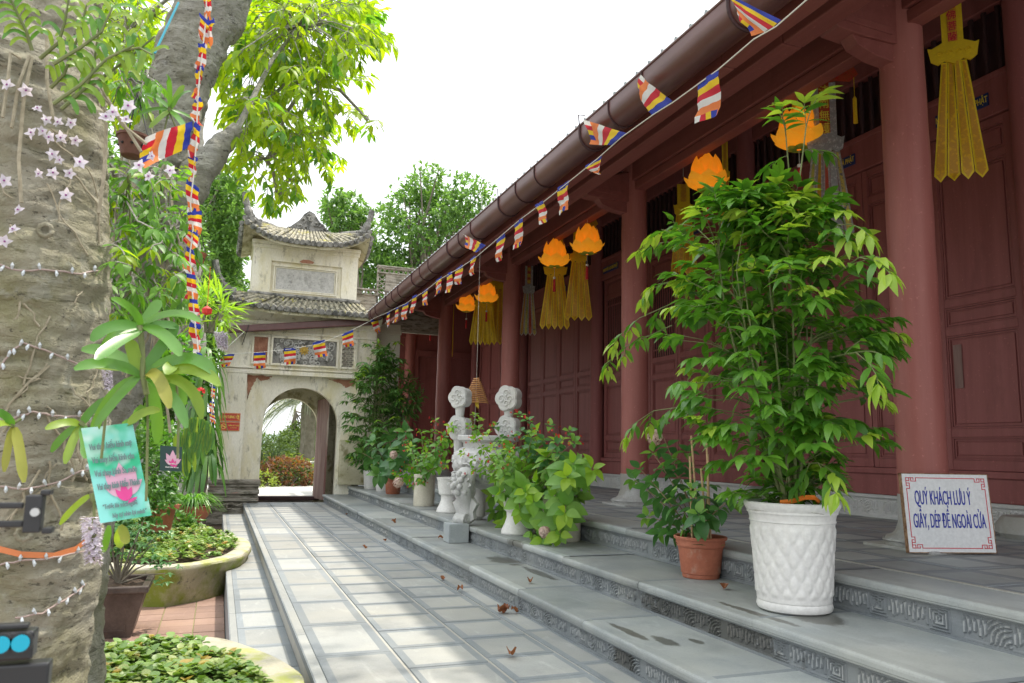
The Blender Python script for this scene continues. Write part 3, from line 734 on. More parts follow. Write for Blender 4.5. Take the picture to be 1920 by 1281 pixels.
# cement hips along the upper roof
m = MB()
for (s, t) in ((0, 0.0), (0, 1.0)):
    m.tube([P2(s, t, u / 7) + Vector((0, 0, .03)) for u in range(8)], .06, 8, jit=.1)
hm = [(.95, 6.42), (1.15, 6.5), (1.3, 6.66), (1.5, 6.84), (1.6, 7.0), (1.72, 7.1), (1.85, 7.04), (1.98, 6.85), (2.2, 6.66), (2.42, 6.5), (2.6, 6.4)]
m.prism(hm, .3, 1, 19.15)
for k in range(16):
    cx = 1.25 + k * .065; cz = 6.5 + (.5 * (1 - abs(cx - 1.72) / .6) if abs(cx - 1.72) < .6 else 0) * rnd.random()
    m.tube([(cx + .07 * (1 - j / 8) * math.cos(k + j * .8), 19.13, cz + .07 * (1 - j / 8) * math.sin(k + j * .8)) for j in range(7)], .02, 5)
m.build('roof_crest', 'old_cement', r2)
m = MB(); m.tube([P1(0, u / 12, .97) + Vector((0, -.02, .04)) for u in range(13)], .05, 8, jit=.1); m.build('roof_ridge', 'old_cement', r1)
# tower storey with a framed inscription panel
TX0, TX1, TY0, TZ0, TZ1 = .46, 2.92, 18.72, 4.66, 6.02
m = MB()
m.box((TX0, TY0, TZ0), (.88, 20.2, TZ1)); m.box((2.54, TY0, TZ0), (TX1, 20.2, TZ1)); m.box((.88, TY0, 5.64), (2.54, 20.2, TZ1)); m.box((.88, TY0, TZ0), (2.54, 20.2, 4.86))
m.box((.88, TY0 + .09, 4.86), (2.54, 20.2, 5.64))
m.bbox((TX0 - .04, TY0 - .05, TZ0), (TX1 + .04, 20.2, TZ0 + .1), .015); m.bbox((TX0 - .03, TY0 - .03, TZ1 - .09), (TX1 + .03, 20.2, TZ1), .015)
m.bbox((TX0 - .05, TY0 - .05, TZ1), (TX1 + .05, 20.2, TZ1 + .1), .02)
tw = m.build('upper_storey', 'plaster_cream', gate)
m = MB(); frame_strips(m, .94, 2.44, 4.91, 5.56, .035, TY0 + .03, TY0 + .095); frame_strips(m, .985, 2.395, 4.955, 5.515, .02, TY0 + .05, TY0 + .096); m.build('panel_frame', 'plaster_cream', tw)
m = MB(); m.box((1.005, TY0 + .075, 4.975), (2.375, TY0 + .0895, 5.495))
for cx in (1.35, 1.75, 2.1):
    for k in range(7):
        ax, az = rnd.uniform(-.07, .07), rnd.uniform(-.1, .1)
        m.bbox((cx + ax - .04, TY0 + .062, 5.25 + az), (cx + ax + .04, TY0 + .078, 5.268 + az), .003); m.bbox((cx + ax * .8 - .008, TY0 + .063, 5.18 + az), (cx + ax * .8 + .008, TY0 + .077, 5.3 + az), .003)
m.build('relief_panel', 'relief_grey', tw)
m = MB(); m.prism([(1.52, 5.68), (1.6, 5.735), (1.75, 5.74), (1.86, 5.7), (1.84, 5.66), (1.7, 5.65), (1.58, 5.65)], .03, 1, TY0 - .02); m.build('broken_keystone', 'bare_brick', tw, bev=.008)
# side wall joining gate and hall
sw = thing('side_wall', 'plain stained cream wall between the gate and the far end of the hall', 'wall', (3.9, 19, 0))
m = MB(); m.box((3.425, 18.9, Z1), (4.09, 19.15, 4.35)); m.bbox((3.425, 18.86, 4.1), (4.11, 19.15, 4.2), .01); w_ = m.build('wall_face', 'old_plaster', sw)
m = MB(); m.bbox((3.424, 18.87, Z1), (4.1, 19.16, 1.55), .01); m.build('stained_base', 'plaster_stained', sw)
# lattice parapet
lp = thing('lattice_parapet', 'weathered stepped parapet with diamond lattice rising over the end of the hall roof', 'parapet', (3.9, 20.4, 4))
m = MB(); YP = 20.4
def latt(m, x0, x1, z0, z1, s=.13):
    m.bbox((x0, YP - .03, z1 - .04), (x1, YP + .12, z1), .008); m.bbox((x0, YP - .03, z0), (x1, YP + .12, z0 + .035), .008)
    x = x0
    while x < x1 - s * .5:
        for (a, b) in (((x, z0), (x + s, z1)), ((x + s, z0), (x, z1))): m.tube([(a[0], YP + .03, a[1]), (b[0], YP + .03, b[1])], .016, 5)
        x += s
m.box((3.1, YP, 4.4), (3.75, YP + .1, 5.34)); m.box((3.95, YP, 4.4), (5.6, YP + .1, 5.98)); latt(m, 3.1, 3.75, 5.34, 5.52); 
m.box((3.72, YP, 4.4), (3.76, YP + .1, 6.14))
latt(m, 3.72, 5.6, 5.98, 6.16)
for zz in (5.4, 5.52, 5.64, 5.76, 5.88):
    m.tube([(3.76, YP + .03, zz), (3.95, YP + .03, zz + .12)], .014, 5); m.tube([(3.95, YP + .03, zz), (3.76, YP + .03, zz + .12)], .014, 5)
m.bbox((3.70, YP - .04, 6.15), (5.62, YP + .14, 6.2), .01)
m.build('lattice_wall', 'old_stonework', lp)
# two red signs on the pilaster
flat('sign_red', (.55, .03, .035), .4); flat('sign_yellow', (.85, .66, .12), .45); flat('sign_white', (.8, .8, .78), .35)
sA, sB = aty(413, 774, 18.43), aty(450, 791, 18.43); sC = aty(450, 808.5, 18.43)
def redsign(z1, z0, kind):
    t = thing('wall_sign', {'a': 'red sign with yellow direction lettering and an arrow, upper of two on the gate pilaster', 'b': 'red no-smoking sign with a yellow circle, lower of two on the gate pilaster'}[kind], 'sign', ((sA.x + sB.x) / 2, 18.43, (z0 + z1) / 2), group='red signs on the gate pilaster')
    m = MB(); m.bbox((sA.x, 18.435, z0), (sB.x, 18.45, z1), .003); m.build('sign_plate', 'sign_red', t)
    m = MB(); frame_strips(m, sA.x + .01, sB.x - .01, z0 + .01, z1 - .01, .006, 18.431, 18.4345)
    cx, cz = (sA.x + sB.x) / 2, (z0 + z1) / 2
    if kind == 'a':
        text_mb(m, 'LỐI LÊN TƯỢNG TỔ', frame((cx - .03, 18.432, cz), (1, 0, 0), (0, 0, 1)), .088, .5, bold=.0015)
        m.box((sB.x - .05, 18.431, cz - .05), (sB.x - .035, 18.434, cz + .02)); m.prism([(sB.x - .062, cz + .02), (sB.x - .024, cz + .02), (sB.x - .043, cz + .055)], .003, 1, 18.431)
    else:
        n = 24; rr_ = .06; c = (sA.x + .09, cz)
        for i in range(n):
            a, b = 2 * math.pi * i / n, 2 * math.pi * (i + 1) / n
            m.prism([(c[0] + rr_ * math.cos(a), c[1] + rr_ * math.sin(a)), (c[0] + rr_ * math.cos(b), c[1] + rr_ * math.sin(b)), (c[0] + .8 * rr_ * math.cos(b), c[1] + .8 * rr_ * math.sin(b)), (c[0] + .8 * rr_ * math.cos(a), c[1] + .8 * rr_ * math.sin(a))], .003, 1, 18.431)
        m.prism([(c[0] - .045, c[1] + .03), (c[0] - .035, c[1] + .04), (c[0] + .045, c[1] - .03), (c[0] + .035, c[1] - .04)], .0035, 1, 18.4305)
        m.box((c[0] - .04, 18.431, c[1] - .006), (c[0] + .04, 18.434, c[1] + .006))
        text_mb(m, 'KHÔNG HÚT THUỐC', frame((cx + .085, 18.432, cz + .02), (1, 0, 0), (0, 0, 1)), .045, .52, bold=.0008)
        text_mb(m, 'KEEP QUIET PLEASE'[:0] + 'NO SMOKING', frame((cx + .085, 18.432, cz - .03), (1, 0, 0), (0, 0, 1)), .036, .62)
    m.build('lettering', 'sign_yellow', t)
redsign(sA.z, sB.z + .005, 'a'); redsign(sB.z - .012, sC.z, 'b')
# ------------------------------------------------------------------ beyond the gate
pm('pale_paving', (.5, .49, .46), (.62, .6, .57), 1.5, .8, .2); pm('grass_green', (.07, .12, .02), (.15, .2, .05), 3, .9, .4)
m = MB(); m.box((-12, 19.98, -.3), (30, 27, -.02)); tag(m.build('pavement', 'pale_paving'), kind='structure')
m = MB(); m.box((-60, 27, -.3), (60, 120, -.04)); tag(m.build('lawn', 'grass_green'), kind='structure')
m = MB(); m.grid(lambda u, v: (-160 + 420 * u, 230 + 60 * v, -2 + (7 + 3 * noise.noise(Vector((u * 9, v * 2, 3)))) * math.sin(math.pi * min(1, v * .5 + .0)) * (1 if v > 0 else 0)), 80, 16)
pm('hill_green', (.16, .22, .2), (.2, .26, .24), .1, .95, .2); tag(m.build('hills', 'hill_green', smooth=True), kind='structure')
m = MB(); m.prism([(1.8, .55), (1.8, .62), (6, .62), (6, .55)], 1.6, 1, 33.5); m.box((2.1, 34, 0), (2.5, 34.6, .55)); m.box((5.3, 34, 0), (5.7, 34.6, .55))
t = thing('stone_table', 'pale flat stone table in the garden beyond the arch', 'table', (3.9, 34.3, 0)); m.build('table_slab', 'pale_paving', t)
leafmat('leaf_far', (.045, .085, .03), (.10, .16, .05), .35, .5); leafmat('leaf_red', (.16, .05, .04), (.2, .12, .05), .35, .5); leafmat('leaf_lime', (.16, .24, .04), (.25, .32, .08), .4, .5)
pm('bark_far', (.14, .12, .09), (.24, .21, .17), 4, .9, .6)
def crown_blob(mb, c, r, n, L, Wd, up=.3, seg=2, shell=.55, gaps=0, seed=1, bend=.3, lumpy=.35):
    rnd = random.Random(seed); c = Vector(c); i = 0; tries = 0
    while i < n and tries < n * 6:
        tries += 1
        d = Vector((rnd.gauss(0, 1), rnd.gauss(0, 1), rnd.gauss(0, 1))).normalized()
        lump = 1 + lumpy * noise.noise(d * 2.3 + c * .37 + Vector((seed, 0, 0)))
        rr_ = (shell + (1 - shell) * rnd.random() ** .6) * lump
        p = c + Vector((d.x * r[0], d.y * r[1], d.z * r[2])) * rr_
        if gaps and noise.noise(p * gaps + Vector((seed * 3, 0, 0))) < -.12: continue
        dd = (d + Vector((rnd.gauss(0, .6), rnd.gauss(0, .6), rnd.gauss(0, .5) + up))).normalized()
        for k in range(4):
            d2 = (dd + Vector((rnd.gauss(0, .7), rnd.gauss(0, .7), rnd.gauss(0, .7)))).normalized()
            mb.leaf(p + d2 * L * .15, d2, Vector((rnd.gauss(0, .5), rnd.gauss(0, .5), 1)), L * rnd.uniform(.7, 1.2), Wd, bend, .2, seg)
        i += 1
def bush(name, label, c, r, n, L, Wd, mat, group=None, cat='bush', seed=1, **kw):
    t = thing(name, label, cat, (c[0], c[1], c[2] - r[2]), group=group)
    m = MB(); crown_blob(m, c, r, n, L, Wd, seed=seed, **kw); m.build('foliage', mat, t)
    m = MB(); rn = random.Random(seed)
    for k in range(7):
        a = rn.uniform(0, 6.28); m.tube([(c[0] + .05 * math.cos(a), c[1] + .05 * math.sin(a), c[2] - r[2]), (c[0] + .3 * r[0] * math.cos(a), c[1] + .3 * r[1] * math.sin(a), c[2] - r[2] * .3), (c[0] + .7 * r[0] * math.cos(a), c[1] + .7 * r[1] * math.sin(a), c[2] + r[2] * .3)], [.03, .02, .008], 5)
    m.build('stems', 'bark_far', t); return t
bush('round_bush', 'rounded red-tipped bush framed by the arch', aty(537, 890, 27) , (1.05, 1, .62), 700, .13, .06, 'leaf_red', seed=2)
m = MB(); crown_blob(m, aty(537, 900, 26.9), (1.0, .95, .55), 350, .13, .06, seed=8)
m.build('inner_foliage', 'leaf_far', [o for o in COL.objects if o.name == 'round_bush'][0])
bush('round_bush', 'lime green bush beside the left jamb of the arch', aty(488, 905, 26), (.55, .6, .4), 240, .1, .05, 'leaf_lime', seed=3)
bush('round_bush', 'yellow-green bush right of the red-tipped bush', aty(585, 893, 27.5), (.7, .6, .55), 300, .12, .06, 'leaf_lime', seed=4)
bush('spiky_bush', 'dark spiky green bush behind the left jamb', aty(492, 862, 30), (.9, .8, .8), 300, .4, .05, 'leaf_far', seed=5)
bush('round_bush', 'small dark clipped bush behind the red-tipped one', aty(515, 858, 36), (1.0, 1, .6), 300, .14, .07, 'leaf_far', seed=6)
bush('yellow_bush', 'pale yellow-green shrub just behind the red-tipped bush', aty(525, 868, 31), (1.1, 1, .4), 300, .14, .07, 'leaf_lime', seed=7)
bush('hedge', 'low green hedge across the back of the garden', (7, 42, 1.2), (7, 1, 1.1), 1500, .2, .1, 'leaf_far', cat='hedge', seed=9, shell=.3)
def tree(label, base, top, c_list, n, L, Wd, mat, seed, group, trunk_r=.2, gaps=.8, name='tree', cat='tree', shell=.2):
    t = thing(name, label, 'tree', base, group=group); rn = random.Random(seed)
    m = MB(); b = Vector(base); tp = Vector(top)
    m.tube([b, b.lerp(tp, .5) + Vector((.1, .1, 0)), tp], [trunk_r, trunk_r * .75, trunk_r * .5], 10)
    for (c, r, k) in c_list:
        c = Vector(c)
        for j in range(5):
            e_ = c + Vector((rn.uniform(-.7, .7) * r[0], rn.uniform(-.7, .7) * r[1], rn.uniform(-.4, .8) * r[2])); s0 = b.lerp(tp, rn.uniform(.6, 1))
            m.tube([s0, s0.lerp(e_, .5) + Vector((rn.uniform(-.3, .3), 0, .2)), e_], [trunk_r * .35, trunk_r * .2, .02], 5)
    m.build('trunk', 'bark_far', t)
    m = MB()
    for i, (c, r, k) in enumerate(c_list): crown_blob(m, c, r, int(n * k), L, Wd, seed=seed + i, gaps=gaps, shell=shell)
    m.build('crown', mat, t); return t
leafmat('leaf_mid', (.06, .14, .04), (.18, .31, .075), .45, .38, (1.5, 1.6, .8))
def blobs(lst, Y, dy=2):   # crown lobes measured on the photo at a chosen distance
    out = []
    for (x, y, rx, rz, k) in lst:
        c = aty(x, y, Y); s = (aty(x + rx, y, Y) - c).length; s2 = (aty(x, y + rz, Y) - c).length; out.append((c, (s, dy, s2), k))
    return out
tree('broad green tree behind the gate roof, its crown reaching right to the hall gutter', (7.6, 31, 0), (7.5, 31, 8), blobs([(820, 400, 95, 70, .35), (760, 450, 80, 70, .22), (870, 390, 50, 45, .1), (730, 520, 60, 50, .15), (690, 500, 50, 50, .12), (790, 350, 35, 28, .06)], 31, 2.5), 3000, .24, .1, 'leaf_mid', 21, 'trees behind the gate', .3)
tree('smaller green tree right behind the upper gate roof', (5.0, 29, 0), (4.4, 29, 8.5), blobs([(640, 410, 45, 42, .4), (665, 440, 45, 45, .4), (625, 385, 22, 20, .12)], 29, 1.8), 1100, .22, .09, 'leaf_mid', 31, 'trees behind the gate', .2)
tree('dense green tree at the left edge of the gate roofs', (-1.6, 25, 0), (-1.4, 25, 7), blobs([(425, 380, 48, 60, .3), (410, 480, 52, 70, .35), (440, 430, 32, 60, .15), (395, 350, 30, 38, .1), (425, 560, 50, 50, .2)], 25, 2), 2600, .2, .085, 'leaf_mid', 41, 'trees behind the gate', .22)
tree('hazy green tree far off behind the palm', (5.2, 60, 0), (5.2, 60, 4), blobs([(560, 830, 38, 40, .5), (585, 800, 25, 40, .3), (540, 850, 25, 25, .2)], 60, 2), 1100, .34, .16, 'leaf_far', 51, 'trees beyond the arch', .2)
# palm beyond the arch
pb = aty(573, 860, 38); t = thing('palm_tree', 'date palm with drooping grey-green fronds seen through the arch', 'palm', (pb.x, 38, 0))
m = MB(); tp = aty(580, 770, 38); m.tube([(pb.x, 38, -.1), (pb.x + .05, 38, 1.5), tp, tp + Vector((0, 0, .6))], [.38, .34, .36, .3], 14, jit=.12); m.build('trunk', 'bark_far', t)
leafmat('palm_leaf', (.10, .13, .09), (.17, .2, .13), .35, .5)
hub = tp + Vector((0, 0, .55)); rn = random.Random(3)
for k in range(24):
    m = MB(); a = k * 2.4; el = rn.uniform(-.2, 1.0); L = rn.uniform(3.2, 4.2); d = Vector((math.cos(a) * math.cos(el), math.sin(a) * math.cos(el), math.sin(el)))
    pts = [hub + d * (L * i / 10) + Vector((0, 0, -3.4 * (i / 10) ** 2)) for i in range(11)]
    m.tube(pts, [.04 - .003 * i for i in range(11)], 5)
    for i in range(46):
        s = .12 + .86 * i / 46; j = min(9, int(s * 10)); q = pts[j].lerp(pts[j + 1], s * 10 - j); ax = (pts[j + 1] - pts[j]).normalized(); sd2 = ax.cross(Vector((0, 0, 1))).normalized()
        for sg in (-1, 1): m.leaf(q, sd2 * sg + ax * .7 + Vector((0, 0, -.35)), (0, 0, 1), .5 * (1 - .4 * s), .035, .35, .1, 2)
    m.build('frond', 'palm_leaf', t)

# ------------------------------------------------------------------ prayer flags
for n_, c_ in (('flag_blue', (.03, .05, .38)), ('flag_yellow', (.85, .58, .02)), ('flag_red', (.6, .02, .04)), ('flag_white', (.78, .76, .74)), ('flag_orange', (.85, .24, .07))): clothmat(n_, c_, .4)
FL = ['flag_blue', 'flag_yellow', 'flag_red', 'flag_white', 'flag_orange']
def cloth(name, label, TL, TR, BR, BL, group, seed, wav=.018, stripes=None, parent_loc=None, cat='flag', fold=0):
    rn = random.Random(seed); TL, TR, BR, BL = map(Vector, (TL, TR, BR, BL))
    nrm = (TR - TL).cross(BL - TL)
    nrm = nrm.normalized() if nrm.length > 1e-6 else Vector((1, 0, 0)); ph = rn.uniform(0, 6)
    def fn(u, v):
        p = (TL.lerp(TR, u)).lerp(BL.lerp(BR, u), v)
        a = wav * v * math.sin(u * 5 + v * 3 + ph) + wav * .5 * v * math.sin(v * 8 + ph * 2) + wav * .9 * noise.noise(Vector((u * 4 + ph * 5, v * 5, ph))) + fold * math.sin(u * 12.5 + ph) * (.4 + .6 * v)
        return p + nrm * a + (TR - TL) * .05 * math.sin(v * 4 + ph) * v
    def kf(i, j):
        v = (j + .5) / 12
        if v < 10 / 12: return int(v * 6)
        return [3, 2, 1, 0, 4][min(4, int((i + .5) / 10 * 5))]
    m = MB(); m.grid(fn, 10, 12, kf=kf)
    c = (TL + TR) / 2; m.v = [(Vector(p) - c)[:] for p in m.v]
    o = m.build(name, FL, smooth='all'); o.location = c
    if label: tag(o, label, cat, group)
    return o
GRP = 'striped prayer flags strung under the gutter'
# eave cord: pixels measured on the photo, cord hangs just outside the gutter
XF = 3.02
cord = [(1560, -36), (1510, 2), (1455, 50), (1413, 74), (1345, 132), (1262, 192), (1225, 215), (1165, 258), (1120, 298), (1062, 345), (1005, 390), (975, 412), (940, 442), (893, 482), (862, 503), (845, 512), (822, 526), (797, 546), (775, 560), (760, 570), (742, 578), (727, 586), (703, 596)]
cp = [atx(x, y, XF) for x, y in cord]
t = MB(); t.tube(cp, .0045, 6); o = t.build('eave_flag_string', 'rope_white' if 'rope_white' in MAT else flat('rope_white', (.6, .58, .52), .8)); tag(o, 'pale cord carrying striped flags along the hall gutter', 'cord')
flags = [  # corner pixels: top-left, top-right, bottom-right, bottom-left ; position words
    ((1362, -12), (1466, 38), (1412, 70), (1390, 30), 'flipped upwards, largest and nearest to the camera', 1),
    ((1262, 190), (1222, 216), (1196, 176), (1198, 140), 'blown flat against the gutter, third from the camera', 2),
    ((1307, 158), (1347, 130), (1351, 212), (1308, 232), 'hanging straight, second from the camera', 3),
    ((1176, 250), (1146, 272), (1107, 272), (1096, 226), 'blown sideways over the gutter, fourth from the camera', 4),
    ((1096, 312), (1128, 292), (1124, 326), (1118, 328), 'short crumpled one just before the second column', 5),
    ((1046, 352), (1066, 338), (1066, 394), (1047, 404), 'hanging straight in front of the second column bracket', 6),
    ((1004, 384), (1018, 376), (1028, 412), (1016, 422), 'with a yellow end and tilted, left of the bracket', 7),
    ((964, 420), (981, 408), (977, 458), (965, 469), 'hanging straight above the single gold banner', 8),
    ((931, 450), (947, 438), (943, 482), (931, 492), 'hanging straight just left of the third column', 9),
    ((910, 460), (893, 474), (874, 464), (868, 438), 'blown up against the gutter near the third column', 10),
    ((882, 486), (892, 478), (889, 508), (882, 518), 'narrow and twisted beside the third column bracket', 11),
    ((855, 504), (867, 496), (867, 532), (853, 534), 'hanging straight left of the third column bracket', 12),
    ((838, 514), (848, 508), (846, 546), (837, 550), 'slim straight one above the pair of mid lanterns', 13),
    ((817, 526), (829, 517), (824, 546), (817, 556), 'twisted slim one over the fourth column', 14),
    ((792, 548), (802, 540), (800, 572), (791, 574), 'small straight one above the far lanterns', 15),
    ((773, 556), (782, 552), (776, 584), (770, 588), 'small tilted one above the farthest lantern', 16),
    ((755, 572), (766, 566), (763, 598), (753, 600), 'small straight one by the end of the wall', 17),
    ((742, 578), (748, 574), (744, 602), (739, 606), 'tiny twisted one by the end of the wall', 18),
    ((726, 588), (731, 584), (730, 612), (725, 614), 'tiny slim one at the corner of the gate', 19)]
for (a, b, c, d, w, i) in flags: cloth('prayer_flag', 'striped cloth flag under the gutter, ' + w, atx(*a, XF), atx(*b, XF), atx(*c, XF), atx(*d, XF), GRP, i)
YG = 17.7; G2 = 'striped prayer flags strung across the gate'
cp2 = [cp[-1], aty(690, 604, 17.8), aty(650, 624, YG), aty(598, 645, YG), aty(543, 655, YG), aty(486, 661, YG), aty(424, 664, YG), aty(395, 655, YG), aty(402, 668, 17.6)]
m = MB(); m.tube(cp2, .006, 6); m.build('gate_flag_string', 'rope_white'); tag(bpy.data.objects['gate_flag_string'], 'pale cord carrying striped flags across the front of the gate', 'cord')
m = MB(); m.tube([aty(402, 665, YG), aty(430, 648, 17.9), aty(458, 622, 18.1)], .01, 6); tag(m.build('guy_line', 'rope_white'), 'thin line tying the left end of the gate cord to the gate gutter', 'cord')
gf = [((694, 600), (709, 596), (713, 622), (706, 628), 'tilted, at the corner where the gutter ends'), ((641, 627), (662, 618), (664, 648), (644, 652), 'right of the relief panel'),
      ((586, 643), (609, 637), (613, 668), (591, 671), 'over the right half of the dragon relief'), ((532, 654), (554, 652), (555, 682), (533, 685), 'over the left half of the dragon relief'),
      ((476, 662), (498, 661), (498, 690), (476, 692), 'over the red side panel'), ((416, 664), (440, 664), (431, 686), (411, 690), 'leftmost, on the gate pilaster')]
for i, (a, b, c, d, w) in enumerate(gf): cloth('prayer_flag', 'striped cloth flag on the gate cord, ' + w, aty(*a, YG), aty(*b, YG), aty(*c, YG), aty(*d, YG), G2, 40 + i, .03)
# crumpled string of flags hanging beside the trunks
YV = 2.9; G3 = 'crumpled flags on the hanging string by the trunk'
vs_ = [(388, -30), (386, 40), (378, 110), (372, 170), (369, 230), (368, 268), (363, 330), (357, 380), (362, 430), (356, 480), (360, 540), (365, 600), (372, 660), (384, 700)]
m = MB(); m.tube([aty(x, y, YV) for x, y in vs_], .0025, 5); tag(m.build('flag_string', 'rope_white'), 'thin cord hanging beside the leaning trunk with crumpled flags', 'cord')
vf = [((380, -20), (398, -16), (396, 42), (384, 44)), ((374, 24), (392, 40), (384, 92), (378, 70)), ((385, 44), (402, 34), (390, 84), (386, 92)), ((371, 84), (384, 80), (378, 136), (370, 130)), ((370, 128), (382, 120), (372, 182), (366, 190)), ((365, 188), (377, 180), (374, 236), (362, 228)),
      ((366, 226), (374, 236), (365, 300), (358, 296)), ((356, 290), (371, 296), (366, 346), (357, 340)), ((352, 336), (371, 352), (378, 402), (350, 398)), ((350, 398), (378, 396), (374, 440), (354, 430)), ((352, 428), (372, 438), (360, 470), (345, 452)), ((350, 462), (362, 470), (366, 520), (348, 514)),
      ((348, 512), (366, 516), (366, 566), (350, 560)), ((354, 560), (368, 562), (374, 610), (360, 606)), ((360, 604), (374, 608), (376, 668), (362, 664)), ((368, 660), (378, 664), (398, 700), (376, 690))]
pn = ['topmost', 'second from the top', 'folded next to the second', 'by the upper trunk knot', 'just above the blown-out flag', 'pinched, behind the blown-out flag', 'just below the blown-out flag', 'beside the big knot of the trunk', 'spread with orange facing out', 'with a blue corner showing', 'small dark-cornered one', 'white and yellow one above the red hanging pot', 'mostly orange one beside the hanging pot', 'thin one above the strap-leaved orchid', 'thin one beside the orchid leaves', 'lowest, touching the orchid leaves']
for i, (a, b, c, d) in enumerate(vf): cloth('prayer_flag', 'crumpled striped flag on the hanging string, ' + pn[i], aty(*a, YV + .02 * (i % 3)), aty(*b, YV - .02), aty(*c, YV + .03), aty(*d, YV), G3, 70 + i, .012, fold=.006)
o = cloth('prayer_flag', 'striped flag blown out to the left in front of the tree trunks', aty(360, 228, YV), aty(356, 276, YV), aty(266, 318, YV - .1), aty(272, 258, YV - .08), G3, 99, .02)
G5 = 'second flag string by the left edge of the gate'
lf = [((392, 690), (402, 694), (400, 716), (390, 712)), ((396, 724), (404, 726), (402, 748), (395, 744)), ((394, 752), (402, 754), (400, 776), (392, 770)), ((392, 772), (402, 776), (404, 796), (394, 790))]
m = MB(); m.tube([aty(390, 660, 12), aty(398, 720, 12), aty(398, 760, 12), aty(396, 800, 12)], .006, 5); tag(m.build('flag_string', 'rope_white'), 'cord with small flags hanging down the left edge of the gate', 'cord')
for i, (a, b, c, d) in enumerate(lf): cloth('prayer_flag', 'small striped flag at the left edge of the gate, ' + ['highest', 'second down', 'third down', 'lowest'][i], aty(*a, 12), aty(*b, 12), aty(*c, 12), aty(*d, 12), G5, 110 + i, .02)
# ------------------------------------------------------------------ lotus lanterns
leafmat('petal', (.95, .38, .015), (.98, .54, .03), .5, .5, (1.05, 1.0, .8), glow=.13); leafmat('petal_low', (.95, .50, .02), (.97, .62, .04), .45, .5, (1.1, 1.0, .8), glow=.10); flat('tassel_red', (.55, .02, .03), .7); leafmat('sepal', (.15, .28, .03), (.2, .35, .05), .3, .5)  # petals get a faint added emission, lifting them above the shade
def petal(m, ang, r0, r1, z0, z1, w, lean, k=None):
    ca, sa = math.cos(ang), math.sin(ang)
    def fn(u, v):
        s = (u - .5) * 2; wid = w * math.sin(math.pi * min(1, .25 + .72 * v)) ** .8 * (1 - v ** 6 * .95)
        r = r0 + (r1 - r0) * math.sin(v * math.pi * .55) - lean * v * v; r -= .18 * wid * s * s
        z = z0 + (z1 - z0) * v
        x, y = r, s * wid; return (x * ca - y * sa, x * sa + y * ca, z)
    return m.grid(fn, 6, 7, k)
def lantern():
    t = thing('lotus_lantern', 'x', 'lantern')
    m = MB()
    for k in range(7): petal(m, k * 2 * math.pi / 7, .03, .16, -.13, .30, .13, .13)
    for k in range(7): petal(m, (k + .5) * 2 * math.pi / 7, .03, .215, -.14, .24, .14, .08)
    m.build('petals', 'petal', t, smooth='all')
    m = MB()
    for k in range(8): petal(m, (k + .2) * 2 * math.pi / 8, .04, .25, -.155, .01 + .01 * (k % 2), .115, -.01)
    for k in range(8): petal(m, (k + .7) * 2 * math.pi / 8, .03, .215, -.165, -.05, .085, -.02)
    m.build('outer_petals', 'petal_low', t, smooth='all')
    m = MB()
    for k in range(6): petal(m, k * math.pi / 3, .02, .12, -.17, -.15, .05, 0)
    m.build('sepals', 'sepal', t)
    m = MB(); m.tube([(0, 0, .12), (0, 0, .62)], .004, 5); m.tube([(0, 0, -.16), (0, 0, -.32)], .003, 5)
    for a, b in ((.2, 0), (0, .2), (-.2, 0), (0, -.2)): m.tube([(a * .6, b * .6, .13), (0, 0, .3)], .003, 4)
    m.build('cord', 'rope_white', t)
    m = MB(); m.lathe([(.001, -.02), (.02, -.012), (.022, 0), (.02, .012), (.001, .02)], (0, 0, -.33), 10); m.build('bead', 'sign_white', t, smooth=True)
    m = MB(); m.lathe([(.004, 0), (.02, -.03), (.018, -.06), (.024, -.2), (.02, -.2)], (0, 0, -.345), 10, fn=lambda th, z, r: .003 * math.sin(5 * th)); m.build('tassel', 'tassel_red', t)
    return t
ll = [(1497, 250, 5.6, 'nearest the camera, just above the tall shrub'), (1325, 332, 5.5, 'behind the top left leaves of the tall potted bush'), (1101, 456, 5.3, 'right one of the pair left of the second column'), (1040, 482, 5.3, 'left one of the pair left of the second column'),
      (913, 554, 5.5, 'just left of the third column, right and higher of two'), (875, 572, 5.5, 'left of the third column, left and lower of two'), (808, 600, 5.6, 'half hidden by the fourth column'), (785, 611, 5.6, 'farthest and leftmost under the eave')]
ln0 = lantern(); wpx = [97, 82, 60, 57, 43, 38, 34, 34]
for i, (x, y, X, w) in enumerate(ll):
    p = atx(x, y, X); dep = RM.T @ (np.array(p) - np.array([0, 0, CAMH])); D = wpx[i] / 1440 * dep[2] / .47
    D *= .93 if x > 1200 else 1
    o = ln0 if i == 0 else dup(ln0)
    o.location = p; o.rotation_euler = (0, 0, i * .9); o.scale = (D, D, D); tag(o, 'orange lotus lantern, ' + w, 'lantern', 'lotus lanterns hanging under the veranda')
# ------------------------------------------------------------------ hanging banners
def brocade(name, c1, c2, sc=22):
    m, t, b = nm(name); co = coord(t, (1, 1, 1)); a = noi(t, co, sc, 5, .6, 1.5); v = t.nodes.new('ShaderNodeTexVoronoi'); v.inputs['Scale'].default_value = sc; t.links.new(co, v.inputs['Vector'])
    k = ramp(t, mth(t, 'ADD', a, mth(t, 'MULTIPLY', v.outputs[0], .25)), .48, .62)
    t.links.new(mixc(t, k, c1, c2), b.inputs['Base Color']); b.inputs['Roughness'].default_value = .42; b.inputs['Metallic'].default_value = .15
    tr = t.nodes.new('ShaderNodeBsdfTranslucent'); tr.inputs[0].default_value = c4(c1); ms = t.nodes.new('ShaderNodeMixShader'); ms.inputs[0].default_value = .4
    t.links.new(b.outputs[0], ms.inputs[1]); t.links.new(tr.outputs[0], ms.inputs[2]); t.links.new(ms.outputs[0], t.nodes['Material Output'].inputs[0]); bump(t, b, a, .3, .004)
